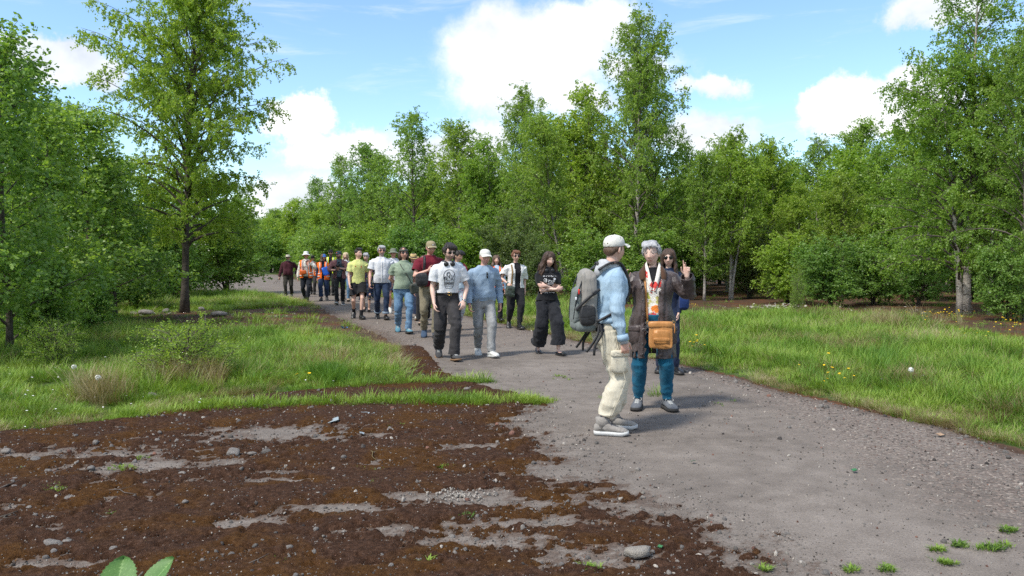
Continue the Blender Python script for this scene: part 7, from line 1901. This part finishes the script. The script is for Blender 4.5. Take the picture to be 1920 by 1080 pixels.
# ---------- 16 blonde woman
loc, H = spot(649, 567, 473, .3, hat=.02)
p = Person('blonde woman in jeans behind the cameraman', loc, H, 10, 'f', 1.0, skin='fair', lod=2, feet=walk('l', .15)); p.shoes(S_TANS, M_SOLE_D, 'trainer'); p.lower('jeans', C_JEANS, 'slim', 1.02, .008); p.upper('white_top', C_WHITE, .90, .02, 'elbow', 1.3); long_hair(p, H_BLOND, .22, .01, n=24)

# ---------- 17 cameraman
loc, H = spot(637, 572, 468, .12, hat=.03)
p = Person('bearded cameraman in blue-grey cap and dusty rose shirt', loc, H, 10, 'm', 1.05, skin='ruddy', lod=1, head=(-35, 4), beard=((.06, .045, .04), .8), arms={'r': dict(to=(-.11, -.26, 1.14), pole=(-1, .2, -.6), d=(.8, -.35, .1), palm=(0, -.3, 1), thumb=(.2, -.8, .3), curl=(45, 50, 52, 55)), 'l': dict(to=(.03, -.31, 1.20), pole=(1, .1, -.6), d=(-.75, -.4, .1), palm=(-.3, -.3, 1), thumb=(0, -.6, .6), curl=(45, 50, 52, 55))}, feet={'r': (-.07, -.24, .012, -10, -16), 'l': (.09, .14, .02, 8, 10)}, drop=.025)
p.shoes(S_DGREY, M_SOLE_W, 'trainer'); p.lower('trousers', C_BLACK, 'straight', 1.0, .011); p.upper('t_shirt', C_SLATE, .92, .016, 'none', amp=.006); p.lines('print', [[(-.05, 1.13), (.05, 1.13)], [(-.05, 1.11), (.05, 1.11)]], .010, C_GREYMARL, p.top); p.bv = []
sh = p.upper('open_shirt', C_ROSE, .86, .036, 'rolled', 1.4, amp=.012, cut=lambda c: c[1] < 0 and c[2] < 1.5 and abs(c[0]) < .085 - .03 * (c[2] - 1.1), top=1.462); p.collar(C_ROSE, sh, gap=52); nape(p, H_MID); p.cap(C_GREYCAP, badge=(C_ORANGE, C_ORANGE))
vc = p.carry('video_camera', 'black video camera held by the man in the dusty rose shirt', 'camera', (-.02, -.36, 1.22))
b = MB(); b.add(*box((-.03, -.36, 1.29), (.055, .075, .048), None, .2)); cbod = p.cpart('camera_body', b, M_BLACK, vc)
b = MB(); b.add(*tube([(-.035, -.42, 1.29), (-.04, -.47, 1.29), (-.04, -.53, 1.29)], [.040, .042, .046], 18)); p.cpart('lens', b, M_BLACK, vc)
b = MB(); b.add(*ellipsoid((-.04, -.532, 1.29), (.036, .006, .036))); p.cpart('lens_glass', b, M_LENS, vc)
b = MB(); b.add(*tube([(-.03, -.30, 1.37), (-.03, -.38, 1.385), (-.03, -.44, 1.375)], [.012, .012, .012], 10)); b.add(*tube([(-.03, -.36, 1.33), (-.03, -.36, 1.38)], [.008, .008], 8)); p.cpart('handle', b, M_BLACK, vc)
b = MB(); b.add(*tube([(.0, -.42, 1.38), (.02, -.52, 1.40)], [.024, .024], 12)); b.add(*tube([(.03, -.34, 1.31), (.14, -.37, 1.315)], [.014, .016], 10)); p.cpart('microphone', b, M_BLACK, vc)
b = MB(); b.add(*tube([(-.08, -.33, 1.24), (-.10, -.30, 1.12), (-.14, -.27, .98)], [.020, .016, .012], 8)); p.cpart('folded_grip', b, M_BLACK, vc)

# ---------- hi-vis walkers
def vest(p, mat, hem=.82, gap=.055, ease=.042):
    v_ = p.upper('safety_vest', mat, hem, ease, 'cap', 1.25, amp=.010, top=1.462, flare=.01, cut=lambda c: (c[1] < 0 and c[2] < 1.5 and abs(c[0]) < gap + .02 * (c[2] - 1.0)) or c[2] > 1.478 or abs(c[0]) > .215)
    b = MB()
    L = np.array(p.lv)
    for zz_ in (1.02, .92):
        for sg in (-1, 1):
            a = np.radians(np.linspace(-62, 89, 16)); rx, ry, cy = [np.interp(zz_, L[:, 0], L[:, i]) for i in (1, 2, 3)]
            b.add(*ribbon(p.T(np.stack([sg * sq(np.cos(a)) * (rx + ease + .016), cy + sq(np.sin(a)) * (ry + ease + .016), np.full(16, zz_)], 1)), np.stack([sg * np.cos(a), np.sin(a), 0 * a], 1), .040, .004))
    for sg in (-1, 1):
        P_, N_ = p.cast_path([(sg * .115, 1.45), (sg * .115, 1.32), (sg * .118, 1.18), (sg * .118, 1.05)], False, .006, 12)
        if len(P_) > 3: b.add(*ribbon(P_, N_, .038, .003))
    p.pieces('reflective_band', b, C_REFL, v_); return v_
loc, H = spot(607, 564, 474, .12, hat=.03)
p = Person('walker in orange safety vest and blue cap holding a blue folder', loc, H, 8, 'f', 1.02, skin='ruddy', lod=1, head=(38, 2), arms={'l': dict(to=(.13, -.22, 1.10), pole=(1, .3, -.6), d=(-.5, -.3, .1), palm=(-.2, .8, 0), thumb=(0, -.2, 1))}, feet={'r': (-.06, -.22, .0, -6, 0), 'l': (.09, .24, .07, 10, 30)}, drop=.03)
p.shoes(S_DGREY, M_SOLE_D, 'trainer'); p.lower('trousers', cloth('navy_work_cloth', (.018, .035, .085), (.026, .046, .10)), 'baggy', 1.02, .012, hemu=1.86); p.upper('navy_fleece', C_NAVY, .92, .022, 'long', 1.25); p.bv = []; vest(p, C_ORANGE, .80, .05); long_hair(p, H_MID, .26, .022, cap=True, n=30); p.cap(C_BLUECAP)
fo = p.carry('folder', 'bright blue folder held against the orange safety vest', 'folder', (.10, -.27, .98)); b = MB(); b.add(*box((.10, -.27, 1.12), (.115, .008, .16), rotm(-8, -16, 10), .08)); p.cpart('cover', b, M_BLUEF, fo, smooth=False); b = MB(); b.add(*box((.104, -.258, 1.122), (.108, .006, .152), rotm(-8, -16, 10), .05)); p.cpart('paper', b, C_WHITE, fo, smooth=False)
loc, H = spot(575, 566, 468, .12, hat=.04)
p = Person('walker in white bucket hat, leaf-patterned top and open orange vest', loc, H, 8, 'f', 1.10, belly=.02, skin='ruddy', lod=1, head=(4, 0), arms={'r': dict(swing=.02, out=.12), 'l': dict(to=(.14, -.20, 1.36), pole=(1, .2, -1), d=(-.2, -.2, .7))}, feet={'l': (.06, -.22, .0, 6, -2), 'r': (-.09, .24, .07, -10, 30)}, drop=.03)
p.shoes(S_BLK, M_SOLE_D, 'boot'); p.lower('trousers', cloth('dark_navy_linen', (.014, .016, .024), (.02, .023, .032)), 'straight', 1.02, .012, hemu=1.8, wide=1.05); p.upper('printed_top', C_LEAFPR, .90, .024, 'long', 1.35, amp=.010); p.bv = []; vest(p, C_ORANGE, .84, .088, .046); short_hair(p, H_GREY, False); p.hat(cloth('white_hat_cotton', (.74, .74, .73), vary=.06), 'bucket'); p.glasses(r=(.028, .019))
ob = p.carry('shoulder_bag', 'small orange-brown bag on the stomach of the bucket hat walker', 'bag', (-.08, -.24, .95)); b = MB(); b.add(*box((-.08, -.235, 1.035), (.115, .045, .070), rotm(0, -8, -8), .3)); me = solid(b, .010, 1, .8, 'bag_body'); p.cpart('bag_body', me, cloth('orange_leather', (.50, .10, .02), rough=.5), ob); b = MB(); P_, N_ = p.cast_path([(.10, 1.43), (.07, 1.3), (.03, 1.18), (.0, 1.09)], False, .02, 12); b.add(*ribbon(P_, N_, .030, .005)); p.cpart('strap', b, C_NYLON, ob)
loc, H = spot(587, 553, 478, .2, hat=.03)
p = Person('walker in black hat and orange vest behind the bucket hat', loc, H, 8, 'f', .98, skin='fair', lod=2, head=(20, 4), feet=walk('l', .14)); p.shoes(S_BLK, M_SOLE_D, 'trainer'); p.lower('trousers', C_CHAR, 'straight', 1.02, .01); p.upper('checked_top', C_SPECK, .9, .022, 'long', 1.2); vest(p, C_ORANGE, .84, .05); short_hair(p, H_MID, False); p.hat(C_BLACK, 'wide'); p.glasses(r=(.026, .018))
bk = p.carry('tote_bag', 'black cloth bag hanging between two orange safety vests', 'bag', (.24, -.05, .55)); b = MB(); b.add(*box((.26, -.10, .86), (.085, .10, .20), None, .45)); me = solid(b, .012, 2, .8, 'bag_body'); p.folds(me, .014, [], seed=6); p.cpart('bag_body', me, C_NYLON, bk); b = MB(); b.add(*ribbon(catmull([(.25, -.12, 1.03), (.18, -.08, 1.3), (.165, .0, 1.48), (.2, .06, 1.3), (.25, .0, 1.04)], 16), np.tile([1, 0, .2], (16, 1)), .03, .005)); p.cpart('strap', b, C_NYLON, bk)
loc, H = spot(621, 555, 467, .2, hat=.03)
p = Person('man in yellow safety vest and black cap at the back of the group', loc, H, 8, 'm', 1.0, skin='fair', lod=2, beard=((.08, .05, .04), .8), feet=walk('l', .12)); p.shoes(S_BLK, M_SOLE_D, 'boot'); p.lower('trousers', C_BLACK, 'straight', 1.02, .01); p.upper('black_top', C_BLACK, .9, .022, 'long', 1.2); vest(p, C_HIYEL, .84, .06); nape(p, H_MID); p.cap(C_BLACK); p.glasses(r=(.027, .018))
# ---------- man in wide hat
loc, H = spot(541, 558, 474, .12, hat=.05)
p = Person('man in pale wide-brimmed hat and dark maroon jumper at the far left', loc, H, 8, 'm', 1.08, belly=.04, skin='ruddy', lod=1, head=(6, 4), beard=((.45, .43, .40), .8), arms={'r': dict(swing=.03, out=.15), 'l': dict(to=(.30, .02, .95), pole=(1, 1, 0))}, feet={'r': (-.07, -.22, .0, -8, 0), 'l': (.10, .22, .06, 8, 28)}, drop=.03)
p.shoes(S_DGREY, M_SOLE_D, 'trainer'); p.lower('trousers', cloth('dark_olive_trousers', (.030, .028, .022), (.042, .038, .03)), 'straight', 1.0, .012, wide=1.05); ju = p.upper('jumper', C_MAROON_D, .93, .026, 'long', 1.25, amp=.010); p.collar(cloth('mid_blue_shirt', (.10, .20, .36)), ju, 1.482, (.072, .066), .045, 28); nape(p, H_GREY); p.hat(C_STONE, 'wide', C_STONE); p.glasses(r=(.026, .018))
tp = p.carry('camera_tripod', 'small folded camera tripod carried low by the man in the wide hat', 'tripod', (-.36, -.12, .62)); b = MB(); b.add(*ellipsoid((-.33, -.10, .78), (.030, .045, .034), 12, 8)); p.cpart('head', b, M_BLACK, tp)
for q in (-.05, .0, .06):
    b = MB(); b.add(*tube([(-.33, -.10, .80), (-.40 + q, -.14, .70), (-.46 + q * 2, -.16, .58)], [.008, .007, .005], 6)); p.cpart('leg', b, M_GUNM, tp)
b = MB(); b.add(*tube([(-.32, -.10, .80), (-.27, -.12, .92), (-.22, -.12, 1.02)], [.008, .007, .006], 6)); p.cpart('handle', b, M_BLACK, tp)
# ---------- orange vest behind the older man
loc, H = spot(930, 606, 478, .3, hat=.02)
p = Person('walker in orange vest hidden behind the older man in the jumper', loc, H, 12, 'f', 1.0, skin='fair', lod=2, feet=walk('l', .14)); p.shoes(S_BLK, M_SOLE_D, 'trainer'); p.lower('trousers', C_BLACK, 'straight', 1.02, .01); p.upper('pale_shirt', cloth('pale_blue_shirt', (0.45, 0.55, 0.68)), .9, .022, 'long', 1.25); vest(p, C_ORANGE, .84, .05); long_hair(p, H_MID, .24, .02, n=24)
bpy.data.scenes.remove(_tmp_scene)
for o in col.objects:
    if o.get('category') == 'person' and not o.get('group'): o['group'] = GW
